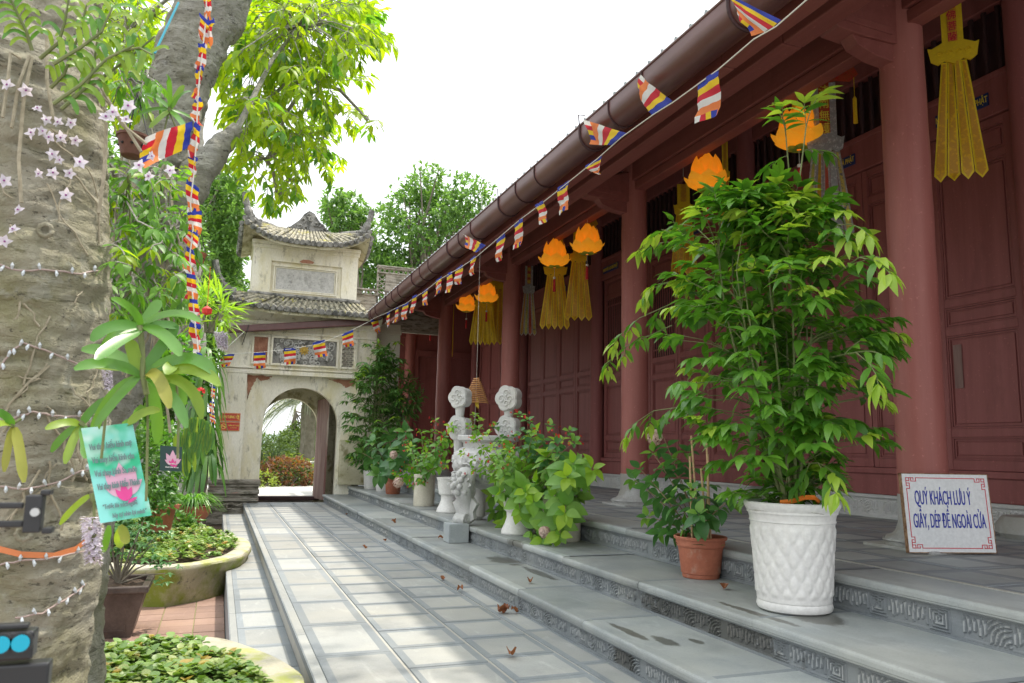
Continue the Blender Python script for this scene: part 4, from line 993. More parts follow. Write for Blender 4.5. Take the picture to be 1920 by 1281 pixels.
brocade('gold_brocade', (.85, .56, .03), (.55, .30, .04)); brocade('gold_plain', (.75, .52, .02), (.6, .4, .02), 10); brocade('yellow_trim', (.92, .72, .03), (.8, .6, .03), 30)
brocade('silver_brocade', (.75, .75, .74), (.3, .3, .3), 30); brocade('red_brocade', (.65, .05, .04), (.45, .1, .04)); brocade('green_brocade', (.15, .42, .18), (.7, .55, .1)); brocade('navy_brocade', (.10, .12, .2), (.8, .6, .1), 26); brocade('orange_brocade', (.65, .2, .05), (.6, .4, .1))
def banner(name, label, p, H_, w0, w1, zfrac, strips, head, mats, rz, text=None, group='gold and coloured banners hanging under the veranda', hw=None, textmat='tassel_red'):
    """p: centre of the lower hem; skirt of pointed strips, a shaped collar and an upper tongue"""
    t = thing(name, label, 'banner', (0, 0, 0), 0, group); rn = random.Random(int(p[1] * 100)); hs = H_ * zfrac; n = len(strips)
    for i, mk in enumerate(strips):
        m = MB(); a0, a1 = -w0 / 2 + w0 * i / n, -w0 / 2 + w0 * (i + 1) / n; b0, b1 = -w1 / 2 + w1 * i / n, -w1 / 2 + w1 * (i + 1) / n; g = .002 + .004 * w1; tipz = -.06 * w1 / .4
        def pl(in_, y, k):
            P_ = [(b0 + g + in_, .0 + in_), ((b0 + b1) / 2, tipz + in_ * 1.3), (b1 - g - in_, .0 + in_), (a1 - in_ - .001, hs - in_), (a0 + in_ + .001, hs - in_)]
            nseg = 8; L_, R_ = [], []
            for q in range(nseg + 1):
                s = q / nseg; wv = .012 * math.sin(s * 7 + i * 1.9) + .01 * (i % 2)
                L_.append((P_[0][0] + (P_[4][0] - P_[0][0]) * s, y + wv, P_[0][1] + (P_[4][1] - P_[0][1]) * s)); R_.append((P_[2][0] + (P_[3][0] - P_[2][0]) * s, y + wv, P_[2][1] + (P_[3][1] - P_[2][1]) * s))
            o = L_ + R_ + [(P_[1][0], y, P_[1][1])]
            m.add(o, [(q, q + nseg + 1, q + nseg + 2, q + 1) for q in range(nseg)] + [(0, 2 * nseg + 2, nseg + 1)], k)
        pl(0, 0, 1); pl(.014 * w1 / .4, -.006, 0); pl(.014 * w1 / .4, .006, 0)
        m.build('strip', [mk, mats[1]], t)
    # collar
    hw = hw or w0 * .6; m = MB()
    pts = [(-hw, hs + .02), (-hw * 1.05, hs + .08), (-hw * 1.12, hs + .15), (-hw * .95, hs + .14), (-hw * .6, hs + .17), (-hw * .3, hs + .2), (0, hs + .19), (hw * .3, hs + .2), (hw * .6, hs + .17), (hw * .95, hs + .14), (hw * 1.12, hs + .15), (hw * 1.05, hs + .08), (hw, hs + .02), (hw * .7, hs - .02), (hw * .4, hs + .01), (0, hs - .03), (-hw * .4, hs + .01), (-hw * .7, hs - .02)]
    m.prism(pts, .02, 1, -.01)
    for cx in (-hw * .6, -hw * .2, hw * .2, hw * .6): m.tube([(cx + .03 * (1 - j / 8) * math.cos(j), -.014, hs + .08 + .03 * (1 - j / 8) * math.sin(j)) for j in range(7)], .005, 5)
    m.build('collar', mats[2], t)
    m = MB(); tw_ = w0 * .42; z0, z1 = hs + .15, H_ - .12
    m.box((-tw_, -.004, z0), (tw_, .004, z1), 1); m.box((-tw_ * .45, -.008, z0), (tw_ * .45, .008, z1), 0); m.build('tongue', [mats[3], mats[1]], t)
    if text:
        m = MB(); k = len(text); st = (z1 - z0) / (k + .3)
        for i, ch in enumerate(text): text_mb(m, ch, frame((0, -.010, z1 - st * (i + .65)), (1, 0, 0), (0, 0, 1)), min(st * .9, tw_ * 1.1), .85, bold=.001)
        m.build('lettering', textmat, t)
    if head:
        m = MB(); m.prism([(-.26, H_ - .13), (-.34, H_ - .06), (-.3, H_ + .02), (-.2, H_ + .03), (-.13, H_ + .1), (-.04, H_ + .08), (0, H_ + .15), (.04, H_ + .08), (.13, H_ + .1), (.2, H_ + .03), (.3, H_ + .02), (.34, H_ - .06), (.26, H_ - .13), (.12, H_ - .1), (0, H_ - .14), (-.12, H_ - .1)], .03, 1, -.015)
        for cx in (-.22, -.1, .1, .22): m.tube([(cx + .05 * (1 - j / 10) * math.cos(j), -.018, H_ - .03 + .05 * (1 - j / 10) * math.sin(j)) for j in range(9)], .006, 5)
        m.build('crown_board', mats[0], t)
        for sx in (-.3, .3):
            m = MB(); m.tube([(sx, 0, H_ - .08), (sx, 0, H_ - .3)], .003, 4); m.lathe([(.004, 0), (.02, -.03), (.022, -.3), (.018, -.3)], (sx, 0, H_ - .3), 8); m.build('tassel', 'yellow_trim', t)
    m = MB(); m.tube([(0, 0, H_), (0, 0, H_ + .5)], .004, 4); m.build('cord', 'rope_white', t)
    t.location = p; t.rotation_euler = (0, 0, rz); return t
gold = ['gold_brocade'] * 4; gm = ['gold_brocade', 'yellow_trim', 'yellow_trim', 'gold_brocade']
def bz(px, py, X): return atx(px, py, X)
def bh(px, pyt, pyb, X): return (atx(px, pyt, X) - atx(px, pyb, X)).length
CJ = '南無西方極樂'
banner('hanging_banner', 'bright gold brocade banner with pointed strips, right of the nearest column', bz(1802, 325, 5.9), bh(1802, -60, 325, 5.9), .2, .42, .56, gold, False, gm, R(-48), '彌陀佛菩薩', hw=.18)
banner('hanging_banner', 'multicoloured banner with white scroll collar behind the tall potted bush', bz(1554, 436, 5.75), bh(1554, 130, 436, 5.75), .28, .5, .5, ['green_brocade', 'gold_brocade', 'red_brocade', 'silver_brocade', 'navy_brocade'], True, ['red_brocade', 'silver_brocade', 'silver_brocade', 'red_brocade'], R(-38), '法南無護', textmat='gold_paint')
banner('hanging_banner', 'long gold banner half hidden by leaves between the two nearest columns', bz(1283, 510, 6.3), bh(1283, 330, 510, 6.3), .22, .4, .6, gold, False, gm, R(-30))
banner('hanging_banner', 'narrow gold tassel banner high between the two nearest columns', bz(1362, 440, 6.6), bh(1362, 240, 440, 6.6), .1, .16, .5, ['gold_brocade'] * 2, False, gm, R(-30))
banner('hanging_banner', 'gold banner with a broad crown board left of the second column', bz(1084, 594, 5.75), bh(1084, 415, 594, 5.75), .24, .5, .57, gold, True, gm, R(-25))
banner('hanging_banner', 'gold banner below a lotus lantern, left of the pair near the second column', bz(1040, 610, 5.6), bh(1040, 480, 610, 5.6), .3, .56, .72, ['gold_brocade'] * 5, False, gm, R(-22), hw=.2)
banner('hanging_banner', 'slim coloured banner with red lettered top, right of the third column', bz(990, 625, 5.9), bh(990, 490, 625, 5.9), .2, .36, .55, ['orange_brocade', 'green_brocade', 'red_brocade', 'navy_brocade'], False, ['red_brocade', 'silver_brocade', 'silver_brocade', 'red_brocade'], R(-22), '南無佛', textmat='gold_paint')
banner('hanging_banner', 'plain yellow banner under a lantern left of the third column', bz(905, 640, 5.7), bh(905, 560, 640, 5.7), .42, .66, .8, ['gold_plain'] * 6, False, ['gold_plain', 'yellow_trim', 'yellow_trim', 'gold_plain'], R(-20), hw=.2)
banner('hanging_banner', 'brown-gold patterned banner partly behind the third column', bz(932, 640, 6.2), bh(932, 510, 640, 6.2), .4, .6, .75, ['gold_brocade'] * 4, False, gm, R(-20), hw=.2)
m = MB(); p = atx(848, 665, 5.6); H_ = bh(848, 570, 665, 5.6)
t = thing('hanging_banner', 'thin yellow banner seen edge-on right of the fourth column', 'banner', p, R(70), 'gold and coloured banners hanging under the veranda')
m.prism([(-.1, 0), (0, -.06), (.1, 0), (.05, H_), (-.05, H_)], .012, 1, -.006); m.build('strip', 'yellow_trim', t, world=False)
m = MB(); m.tube([(0, 0, H_), (0, 0, H_ + .5)], .004, 4); m.build('cord', 'rope_white', t, world=False)
# ------------------------------------------------------------------ plants and pots
leafmat('leaf_big', (.035, .14, .018), (.18, .38, .045), .4, .28, (1.5, 1.6, .5)); leafmat('leaf_young', (.30, .48, .05), (.45, .60, .08), .4, .35, (1.4, 1.4, .6))
leafmat('leaf_dark', (.04, .14, .03), (.15, .29, .06), .28, .32, (1.6, 1.7, .7)); leafmat('leaf_hyd', (.08, .24, .03), (.28, .48, .09), .32, .4, (1.5, 1.5, .6)); leafmat('leaf_hyd_dark', (.035, .13, .04), (.11, .27, .07), .28, .35, (1.5, 1.6, .7))
leafmat('flower_red', (.6, .02, .03), (.7, .08, .05), .3, .5, (1.2, 1, 1)); leafmat('flower_pink', (.62, .42, .38), (.72, .6, .5), .3, .6, (1.1, 1.1, 1)); leafmat('leaf_bright', (.18, .40, .03), (.38, .55, .06), .4, .38, (1.4, 1.4, .6))
pm('stem_brown', (.16, .11, .06), (.28, .2, .11), 12, .8, .3); pm('stem_green', (.12, .16, .05), (.2, .22, .09), 12, .7, .2); pm('cane', (.45, .3, .15), (.55, .38, .2), 20, .7, .3)
pm('white_glaze', (.70, .69, .67), (.78, .77, .74), 4, .32, .05, c3=(.6, .56, .48), t3=(.6, .75), s3=2.5); pm('cream_glaze', (.55, .51, .41), (.64, .6, .5), 3, .4, .08, c3=(.38, .33, .22), t3=(.6, .72), s3=4)
pm('terracotta', (.36, .105, .055), (.44, .15, .085), 5, .65, .15, c3=(.42, .27, .2), t3=(.6, .75), s3=6)
pm('mossy_soil', (.06, .05, .02), (.12, .11, .04), 12, .95, .7, c3=(.2, .22, .06), t3=(.5, .6), s3=9)
def pot(name, label, c, prof, mat, group=None, soil=True, fn=None, n=48, rim=None, cat='pot', lip=None):
    t = thing(name, label, cat, c, group=group)
    rt, zt = prof[-1]; k = .018 if rt > .1 else .01
    pr = prof + [(rt - k * .4, zt + .006), (rt - k, zt), (rt - k, zt - .06)]
    m = MB(); m.lathe(pr, c, n, fn=fn, cap=True); o = m.build('pot_wall', mat, t, smooth=True)
    if soil:
        m = MB(); m.lathe([(.001, zt - .02), (rt * .5, zt - .025), (rt - k * .9, zt - .045)], c, 24, fn=lambda th, z, r: .008 * math.sin(5 * th + z * 50)); m.v = [(a, b, d + U(-.008, .008)) for a, b, d in m.v]; m.build('soil', 'mossy_soil', t)
    return t
def whorl(m, p, ax, n, L, Wd, droop, k, rn, bend=.35, spread=1.0, seg=4, var=.25):
    ax = Vector(ax).normalized(); a = ax.cross(Vector((.3, .2, .9))); a = a.normalized() if a.length > .05 else Vector((1, 0, 0)); b = ax.cross(a)
    ph = rn.uniform(0, 6.28)
    for i in range(n):
        th = ph + 2 * math.pi * i / n + rn.uniform(-.3, .3)
        d = (a * math.cos(th) + b * math.sin(th)) * spread + ax * rn.uniform(.15, .55) + Vector((0, 0, -droop * rn.uniform(.5, 1.3)))
        m.leaf(p, d, ax + Vector((0, 0, .6)), L * rn.uniform(1 - var, 1 + var * .6), Wd * rn.uniform(.85, 1.1), bend * rn.uniform(.4, 1.6), .22, seg, k)
def spray(ml, mt, p, ax, n, L, Wd, k, rn, step=.035, droop=.5, seg=4, bend=.35):
    ax = Vector(ax).normalized(); q = Vector(p); pts = [q.copy()]; s = ax.cross(Vector((0, 0, 1))); s = s.normalized() if s.length > .05 else Vector((1, 0, 0))
    for i in range(n):
        ax = (ax + Vector((rn.gauss(0, .12), rn.gauss(0, .12), -.09 + rn.gauss(0, .06)))).normalized(); q = q + ax * step; pts.append(q.copy())
        sg = 1 if i % 2 else -1; d = s * sg * rn.uniform(.6, 1.1) + ax * rn.uniform(.5, .9) + Vector((rn.gauss(0, .15), rn.gauss(0, .15), -droop * rn.uniform(.2, 1.2)))
        ml.leaf(q, d, Vector((rn.gauss(0, .3), rn.gauss(0, .3), 1)), L * rn.uniform(.75, 1.12), Wd * rn.uniform(.8, 1.1), bend * rn.uniform(.3, 1.6), .22, seg, k if i > n * .4 else 0)
    for j in range(2): ml.leaf(q, ax + s * (.45 - .9 * j) + Vector((0, 0, -.1)), (rn.gauss(0, .3), 0, 1), L * .85, Wd * .9, bend, .22, seg, k)
    if mt is not None: mt.tube(pts, [.0028] * len(pts), 4, cap=False)
def potted_shrub(name, label, base, outline, n, L, Wd, seed, mats=('leaf_big', 'leaf_young'), stems=9, nl=6, droop=.45, young=.15, group=None, cat='potted plant', inner=.15, seg=4, cxoff=None, stemmat='stem_green', lean=(0, 0)):
    """outline: list of (z, radius) above the soil; fills the crown volume with leaf whorls on twigs"""
    rn = random.Random(seed); base = Vector(base); t = thing(name, label, cat, base, group=group)
    m = MB(); tops = []
    zs = [z for z, r in outline]; H_ = zs[-1]
    def rad(z):
        for (z0, r0), (z1, r1) in zip(outline[:-1], outline[1:]):
            if z0 <= z <= z1: return r0 + (r1 - r0) * (z - z0) / (z1 - z0)
        return .02
    spine = []
    for i in range(stems):
        a = 2 * math.pi * i / stems + rn.uniform(-.3, .3); f = rn.uniform(.15, .6); hh = H_ * rn.uniform(.7, .98)
        pts = []
        for q in range(7):
            s = q / 6; z = hh * s; r = .04 + rad(z) * f * s ** .7
            pts.append(base + Vector((math.cos(a) * r + lean[0] * z, math.sin(a) * r + lean[1] * z, z)))
        m.tube(pts, [.011 - .0012 * q for q in range(7)], 6); spine.append(pts)
    ml = MB(); z0 = outline[0][0]
    for i in range(n):
        z = z0 + (H_ - z0) * rn.random() ** .9; a = rn.uniform(0, 6.283); R_ = rad(z)
        s = rn.random(); rr_ = R_ * (inner + (1 - inner) * s ** .7) * (1 + .28 * math.sin(3 * a + seed) * math.sin(z * 5 + seed))
        p = base + Vector((math.cos(a) * rr_ + lean[0] * z, math.sin(a) * rr_ + lean[1] * z, z))
        if noise.noise(p * 2.6 + Vector((seed, 0, 0))) < -.18: continue
        st = min((q for sp in spine for q in sp if q.z < p.z + .05), key=lambda q: (q - p).length_squared + (.3 if q.z > p.z else 0), default=base)
        mid = st.lerp(p, .5) + Vector((0, 0, .03)); m.tube([st, mid, p], [.004, .003, .002], 4, cap=False)
        ax = (p - st).normalized() + Vector((0, 0, .45))
        yk = 1 if rn.random() < young * (1.8 if z > H_ * .7 else .7) else 0
        spray(ml, m, p, ax + (p - base - Vector((0, 0, p.z - base.z))).normalized() * .4, nl + rn.randint(-1, 1), L * (1 if not yk else .85), Wd, yk, rn, step=L * .15, droop=droop, seg=seg)
        if rn.random() < .6:
            q = st.lerp(p, .6); whorl(ml, q, ax, 3, L * .9, Wd, droop, 0, rn, seg=seg)
    m.build('stems', stemmat, t); ml.build('foliage', list(mats), t, smooth='all')
    return t, spine
# big white pot with diamond relief and the tall shrub
def diamond(th, z, r):
    if not .1 < z < .5: return 0
    u = th * 9 / math.pi; v = (z - .1) / .145
    d = abs(((u + v) % 1) - .5) * abs(((u - v) % 1) - .5)
    return .008 * min(1, d * 14)
wp = Vector((3.35, 3.93, Z2))
pf = [(.185, 0), (.205, .012), (.212, .03), (.208, .05), (.205, .058), (.208, .064)] + [(.208 + .028 * ((z - .06) / .45) ** 1.5, z) for z in [.07 + .012 * i for i in range(37)]] + [(.238, .525), (.244, .53), (.24, .545), (.248, .58), (.262, .605), (.27, .62), (.272, .64)]
pf = [(r * 1.05, z) for r, z in pf]
pot('lattice_pot', 'tall white glazed pot with raised diamond pattern on the middle step', wp, pf, 'white_glaze', n=180, fn=diamond)
potted_shrub('tall_shrub', 'very tall leafy green shrub growing in the white diamond-patterned pot', wp + Vector((0, 0, .6)), [(.02, .22), (.3, .38), (.7, .52), (1.1, .60), (1.4, .56), (1.6, .52), (1.8, .40), (1.92, .22), (2.0, .05)], 560, .155, .06, 11, stems=12, nl=6, lean=(-.06, .03), young=.2, inner=.05, droop=.4)
# long shoots: left side droopers and the top sprig
t = thing('shrub_shoots', 'x', 'x') if False else [o for o in COL.objects if o.name == 'tall_shrub'][0]
rn = random.Random(5); m = MB(); ml = MB()
for (tx, ty, sx, sy, dz) in ((1128, 690, 1260, 610, 0), (1205, 460, 1330, 480, 0), (1275, 420, 1350, 470, 0), (1150, 640, 1280, 560, .0), (1520, 205, 1500, 330, 0), (1470, 230, 1480, 330, 0), (1180, 800, 1300, 760, 0), (1650, 490, 1560, 520, 0), (1640, 690, 1560, 670, 0), (1555, 900, 1505, 870, 0), (1330, 350, 1400, 400, 0), (1600, 420, 1530, 470, 0), (1210, 545, 1330, 540, 0), (1240, 390 + 40, 1350, 500, 0)):
    m = MB(); ml = MB(); a = atx(sx, sy, 3.3); b = atx(tx, ty, 3.3 + rn.uniform(-.25, .15)); mid = a.lerp(b, .6) + Vector((0, 0, .06)); m.tube([a, mid, b], [.005, .004, .002], 5)
    bb = b.lerp(mid, .45); spray(ml, m, bb, (b - mid), 6, .17, .052, 1, rn, .03); spray(ml, m, mid, (b - a) + rdir() * .3, 5, .15, .048, rn.randint(0, 1), rn, .03); spray(ml, m, a.lerp(mid, .5), (b - a) + rdir() * .5, 5, .15, .048, 0, rn, .03)
    q_ = m.build('shoot', 'stem_green', t); ml.v = [(Vector(v))[:] for v in ml.v]; ml.build('shoot_leaves', ['leaf_big', 'leaf_young'], q_, smooth='all')
m = MB(); m.tube([wp + Vector((.16 * math.cos(a), .16 * math.sin(a), .665 + .02 * math.sin(a * 3))) for a in [i * .45 + 3.6 for i in range(8)]], .009, 5, sq=1.6); rb = m.build('orange_ribbon', flat('ribbon_orange', (.8, .2, .02), .5)); tag(rb, 'bright orange ribbon tied round the stems in the white diamond-patterned pot', 'ribbon')
# hydrangea builder: stems with opposite broad leaves, optional flower heads
def flowerhead(m, c, r, n, rn, size=.022):
    for i in range(n):
        d = Vector((rn.gauss(0, 1), rn.gauss(0, 1), rn.gauss(0, 1))).normalized(); p = Vector(c) + d * r * rn.uniform(.75, 1)
        a = d.cross(Vector((.2, .3, 1))).normalized(); b = d.cross(a)
        for k in range(4):
            th = k * math.pi / 2 + i; m.leaf(p, a * math.cos(th) + b * math.sin(th) + d * .3, d, size, size * .9, .1, .1, 2)
def broad(name, label, base, ends, seed, L, Wd, mats, flowers=(), fcol='flower_pink', group=None, canes=0, pairs=3, smallred=0, droop=.35, cat='potted plant', fr=.05, thick=.006):
    rn = random.Random(seed); base = Vector(base); t = thing(name, label, cat, base, group=group); m = MB(); ml = MB()
    for (e_, hgt) in ends:
        e_ = Vector(e_); s = base + Vector((rn.uniform(-.05, .05), rn.uniform(-.05, .05), 0)); mid = s.lerp(e_, .5) + Vector((0, 0, hgt))
        pts = [s * (1 - u) ** 2 + mid * 2 * u * (1 - u) + e_ * u * u for u in [i / 7 for i in range(8)]]
        m.tube(pts, [thick * (1 - .08 * i) for i in range(8)], 6)
        for k in range(pairs):
            u = 1 - k * .22; i = min(6, int(u * 7 - .01)); q = pts[i].lerp(pts[i + 1], u * 7 - i); ax = (pts[i + 1] - pts[i]).normalized(); a = ax.cross(Vector((.1, .2, 1))).normalized(); b = ax.cross(a); th = k * 1.57 + rn.uniform(-.4, .4)
            n = 5 if k == 0 else 4
            for j in range(n):
                tj = th + 2 * math.pi * j / n + rn.uniform(-.25, .25)
                d = a * math.cos(tj) + b * math.sin(tj) + ax * (.7 if k == 0 else .25) + Vector((0, 0, -droop * rn.random()))
                Lr = L * rn.uniform(.6, 1.1) * (.8 if k == 0 else 1)
                ml.leaf(q + d.normalized() * .015, d, ax + Vector((0, 0, .8)), Lr, Wd * Lr / L, rn.uniform(.1, .5), .3, 6, 1 if (k == 0 and rn.random() < .5) else 0, shape=.95)
    m.build('stems', 'stem_brown', t); ml.build('foliage', list(mats), t, smooth='all')
    for (f, r) in flowers:
        mf = MB(); flowerhead(mf, f, r, 130, rn); mf.build('flower_head', fcol, t)
    if smallred:
        for (e_, h_) in ends:
            mf = MB()
            for k in range(smallred):
                p = Vector(e_) + Vector((rn.uniform(-.1, .1), rn.uniform(-.1, .1), rn.uniform(-.06, .07)))
                for j in range(6): d = rdir(); mf.leaf(p, d, (0, 0, 1), .022, .02, .1, .1, 2)
            mf.build('red_blossoms', 'flower_red', t)
    for c in range(canes):
        mc = MB(); a = rn.uniform(0, 6); p = base + Vector((.08 * math.cos(a), .08 * math.sin(a), -.05)); mc.tube([p, p + Vector((rn.uniform(-.08, .06), rn.uniform(-.05, .05), rn.uniform(.55, .85)))], .008, 6); mc.build('cane', 'cane', t)
    return t
# terracotta pot with hydrangea
rp_ = Vector((3.50, 5.13, Z2))
pot('terracotta_pot', 'red-brown plastic pot with a wide rim on the middle step beside the white pot', rp_, [(.135, 0), (.14, .015), (.138, .03), (.147, .035), (.165, .2), (.17, .225), (.178, .23), (.184, .28), (.198, .283), (.202, .3)], 'terracotta', n=40)
def E_(lst, X, h=.05, dx=0): return [(atx(x, y, X + dx * ((i * 37 % 10) / 5 - 1)), h) for i, (x, y) in enumerate(lst)]
broad('potted_hydrangea', 'dark-leaved hydrangea with bamboo canes in the red-brown pot', rp_ + Vector((0, 0, .27)), E_([(1200, 880), (1235, 800), (1215, 970), (1262, 935), (1330, 890), (1365, 940), (1240, 1000), (1290, 850), (1190, 900), (1290, 985), (1310, 965), (1260, 870), (1225, 850), (1300, 920)], 3.5, dx=.15), 3, .15, .095, ('leaf_hyd_dark', 'leaf_hyd'), canes=5, pairs=3)
m = MB(); rn = random.Random(2); flowerhead(m, atx(1228, 820, 3.5), .07, 160, rn, .014); m.build('faded_flower', 'flower_pink', bpy.data.objects['potted_hydrangea'])
# cream straight pots and vases with plants
def cyl(r, h, lip=.008): return [(r * .94, 0), (r * .98, .01), (r, .03), (r, h - .05), (r + lip, h - .045), (r + lip, h)]
vase = [(.17, 0), (.178, .015), (.17, .05), (.135, .12), (.115, .18), (.118, .24), (.15, .27), (.152, .28), (.15, .29), (.165, .36), (.172, .45), (.18, .48), (.188, .5)]
cpos = atz(1035, 1017, Z2) + Vector((.16, .12, 0)); pot('cream_pot', 'broad straight cream pot under the light green hydrangea', cpos, cyl(.2, .47), 'cream_glaze', group='cream glazed pots')
v1 = atz(978, 1003, Z2) + Vector((-.02, .1, 0)); pot('white_vase', 'white waisted vase pot right of the stone censer, behind the hydrangea', v1, vase, 'white_glaze', group='white waisted vase pots')
v2 = atz(838, 962, Z2) + Vector((.05, .1, 0)); pot('white_vase', 'white waisted vase pot left of the stone censer', v2, vase, 'white_glaze', group='white waisted vase pots')
c2_ = atz(798, 950, Z2) + Vector((0, .12, 0)); pot('cream_pot', 'straight cream pot left of the stone censer', c2_, cyl(.17, .5), 'cream_glaze', group='cream glazed pots')
w3 = atz(717, 922, Z2) + Vector((.02, .1, 0)); pot('white_pot', 'small white pot farthest along the steps, by the gate', w3, [(.13, 0), (.14, .02), (.16, .36), (.17, .4)], 'white_glaze')
t3_ = atz(738, 927, Z2) + Vector((0, .08, 0)); pot('terracotta_pot', 'brown-red pot farthest along the steps, right of the small white pot', t3_, [(.13, 0), (.14, .02), (.165, .28), (.185, .29), (.19, .34)], 'terracotta')
hx = cpos.x
broad('potted_hydrangea', 'spreading light green hydrangea with a pink flower in the broad cream pot', cpos + Vector((0, 0, .44)), E_([(960, 850), (1000, 820), (1045, 830), (940, 900), (985, 890), (1020, 870), (1075, 870), (950, 960), (990, 945), (1040, 930), (1000, 1000), (1030, 980), (965, 1000), (1060, 960), (1090, 870), (925, 930), (1010, 905), (975, 870), (1110, 880), (1030, 860), (1018, 1010), (1050, 900), (945, 985), (960, 920), (930, 960), (985, 970), (1050, 1000), (1080, 930), (1005, 850), (940, 870), (1065, 895)], hx - .12, .07, .22), 7, .22, .135, ('leaf_hyd', 'leaf_bright'), [(atx(1021, 998, hx - .38), .055)], pairs=3)
broad('potted_hydrangea', 'leafy green hydrangea spilling over the white vase right of the censer', v1 + Vector((0, 0, .46)), [(atx(x, y, v1.x - .22), .06) for x, y in ((950, 890), (985, 920), (975, 955), (1000, 940), (940, 925))], 77, .19, .12, ('leaf_hyd', 'leaf_bright'), pairs=3)
broad('red_begonia', 'begonia with small red flowers behind the light green hydrangea', v1 + Vector((.1, .1, .45)), E_([(975, 780), (1030, 800), (1068, 810), (1000, 810), (930, 800), (1075, 830), (990, 790), (1045, 825), (965, 820)], v1.x, .05, .15), 9, .1, .075, ('leaf_hyd_dark', 'leaf_hyd'), smallred=4, group='begonias with red flowers', pairs=3)
bshr = bpy.data.objects['red_begonia']
broad('red_begonia', 'begonia with small red flowers in front of the stone censer bowl', v1 + Vector((-.1, -.05, .46)), E_([(868, 850), (890, 825), (905, 870), (925, 840), (940, 830), (890, 880), (915, 815), (955, 845), (880, 800), (935, 870)], v1.x - .35, .08, .12), 19, .085, .06, ('leaf_hyd', 'leaf_bright'), smallred=3, group='begonias with red flowers', pairs=4, thick=.004)
broad('red_begonia', 'small begonia sprig above the censer between its handles', v2 + Vector((.3, .1, .45)), E_([(890, 780), (900, 790), (878, 790), (895, 805)], v2.x + .3, .02, .1), 29, .12, .09, ('leaf_hyd', 'leaf_bright'), smallred=1, group='begonias with red flowers')
broad('red_begonia', 'tall lush begonia with orange-red flowers left of the censer', c2_ + Vector((0, 0, .46)), E_([(770, 840), (790, 810), (815, 790), (830, 820), (760, 870), (780, 880), (800, 850), (825, 850), (755, 900), (775, 910), (845, 800), (810, 880), (790, 900), (745, 890), (800, 830), (765, 830), (835, 870), (820, 810), (850, 830), (785, 860)], c2_.x - .05, .06, .3), 39, .13, .07, ('leaf_big', 'leaf_bright'), smallred=5, group='begonias with red flowers', pairs=4, droop=.6)
broad('potted_hydrangea', 'dark green hydrangea by the gate end of the steps', t3_ + Vector((0, 0, .3)), E_([(700, 830), (730, 815), (750, 840), (680, 850), (715, 860), (690, 875), (760, 810), (725, 885), (770, 830), (740, 860), (710, 890), (672, 835)], t3_.x - .1, .1, .4), 49, .3, .17, ('leaf_hyd_dark', 'leaf_dark'), [(atx(747, 905, t3_.x - .5), .09), (atx(738, 853, t3_.x - .5), .07)], pairs=3, canes=3, thick=.012)
# tall bush by the gate
tb = Vector((3.25, 17.4, Z2)); 
pot('white_pot', 'white pot hidden under the tall bush by the gate', tb, [(.15, 0), (.16, .02), (.19, .36), (.2, .4)], 'white_glaze', n=24)
potted_shrub('tall_shrub', 'tall dense green shrub against the gate wall at the end of the steps', tb + Vector((0, 0, .35)), [(.1, .3), (.5, .52), (1.0, .62), (1.5, .66), (2.0, .5), (2.4, .4), (2.7, .25), (2.9, .1)], 400, .19, .055, 15, mats=('leaf_dark', 'leaf_bright'), stems=10, young=.2, seg=3, lean=(.02, 0))
bush('shade_shrub', 'dark feathery shrub between the gate wall and the veranda', aty(755, 750, 17.6), (.45, .4, .5), 160, .2, .045, 'leaf_dark', seed=77, seg=3)
sh = [o for o in COL.objects if o.name.startswith('tall_shrub')][-1]; rn = random.Random(8)
for (x, y) in ((745, 642), (752, 676), (744, 690)):
    m = MB(); ml = MB(); a = aty(728, 720, 17.5); b = aty(x, y, 17.5); m.tube([a, a.lerp(b, .6) + Vector((-.05, 0, .1)), b], [.01, .007, .004], 5); whorl(ml, b, b - a, 6, .26, .07, .3, 1, rn)
    q_ = m.build('shoot', 'stem_green', sh); ml.build('shoot_leaves', ['leaf_dark', 'leaf_bright'], q_)
# ------------------------------------------------------------------ stone censer
ce = Vector((3.02, 8.72, Z2 + .0)); cb = atz(854, 1021, Z1) ; 
blk = thing('stone_block', 'squared blue-grey stone block on the lower step under the censer leg', 'block', (cb.x + .12, cb.y + .1, Z1))
L1 = atz(833, 1017, Z1); L2 = atz(875, 1020, Z1)
bw_ = .125; bc = Vector((L1.x + .15, L1.y + .02, Z1))
m = MB(); m.bbox((bc.x - bw_, bc.y - bw_, Z1), (bc.x + bw_, bc.y + bw_, Z2 + .03), .006); o = m.build('block_body', 'stone_plain', blk)
cc = Vector((bc.x + .48, bc.y + .28, Z2))        # censer axis
cen = thing('stone_censer', 'carved grey stone incense burner on tiger-mask legs with two cloud handles', 'incense burner', cc)
def carve(th, z, r):
    if z < .5 or z > .95: return 0
    n_ = noise.noise(Vector((math.cos(th) * 2.2, math.sin(th) * 2.2, z * 6))) * 2.2
    return .016 * math.sin(9 * n_ + 2) + .008 * math.sin(22 * n_ + th * 3)
pf = [(.001, .42), (.12, .425)] + [(.14 + .31 * math.sin(min(1, (z - .43) / .33) * math.pi / 2) ** .75, z) for z in [.44 + .012 * i for i in range(28)]] + [(.45, .79), (.44, .84), (.42, .875), (.385, .91), (.35, .935), (.325, .945), (.318, .955), (.318, 1.0), (.34, 1.02), (.38, 1.03), (.395, 1.04), (.395, 1.09), (.385, 1.1), (.35, 1.1), (.34, 1.04), (.001, 1.03)]
m = MB(); m.lathe(pf, cc, 150, fn=carve, cap=False); m.build('bowl', 'stone_carved', cen, smooth=True)
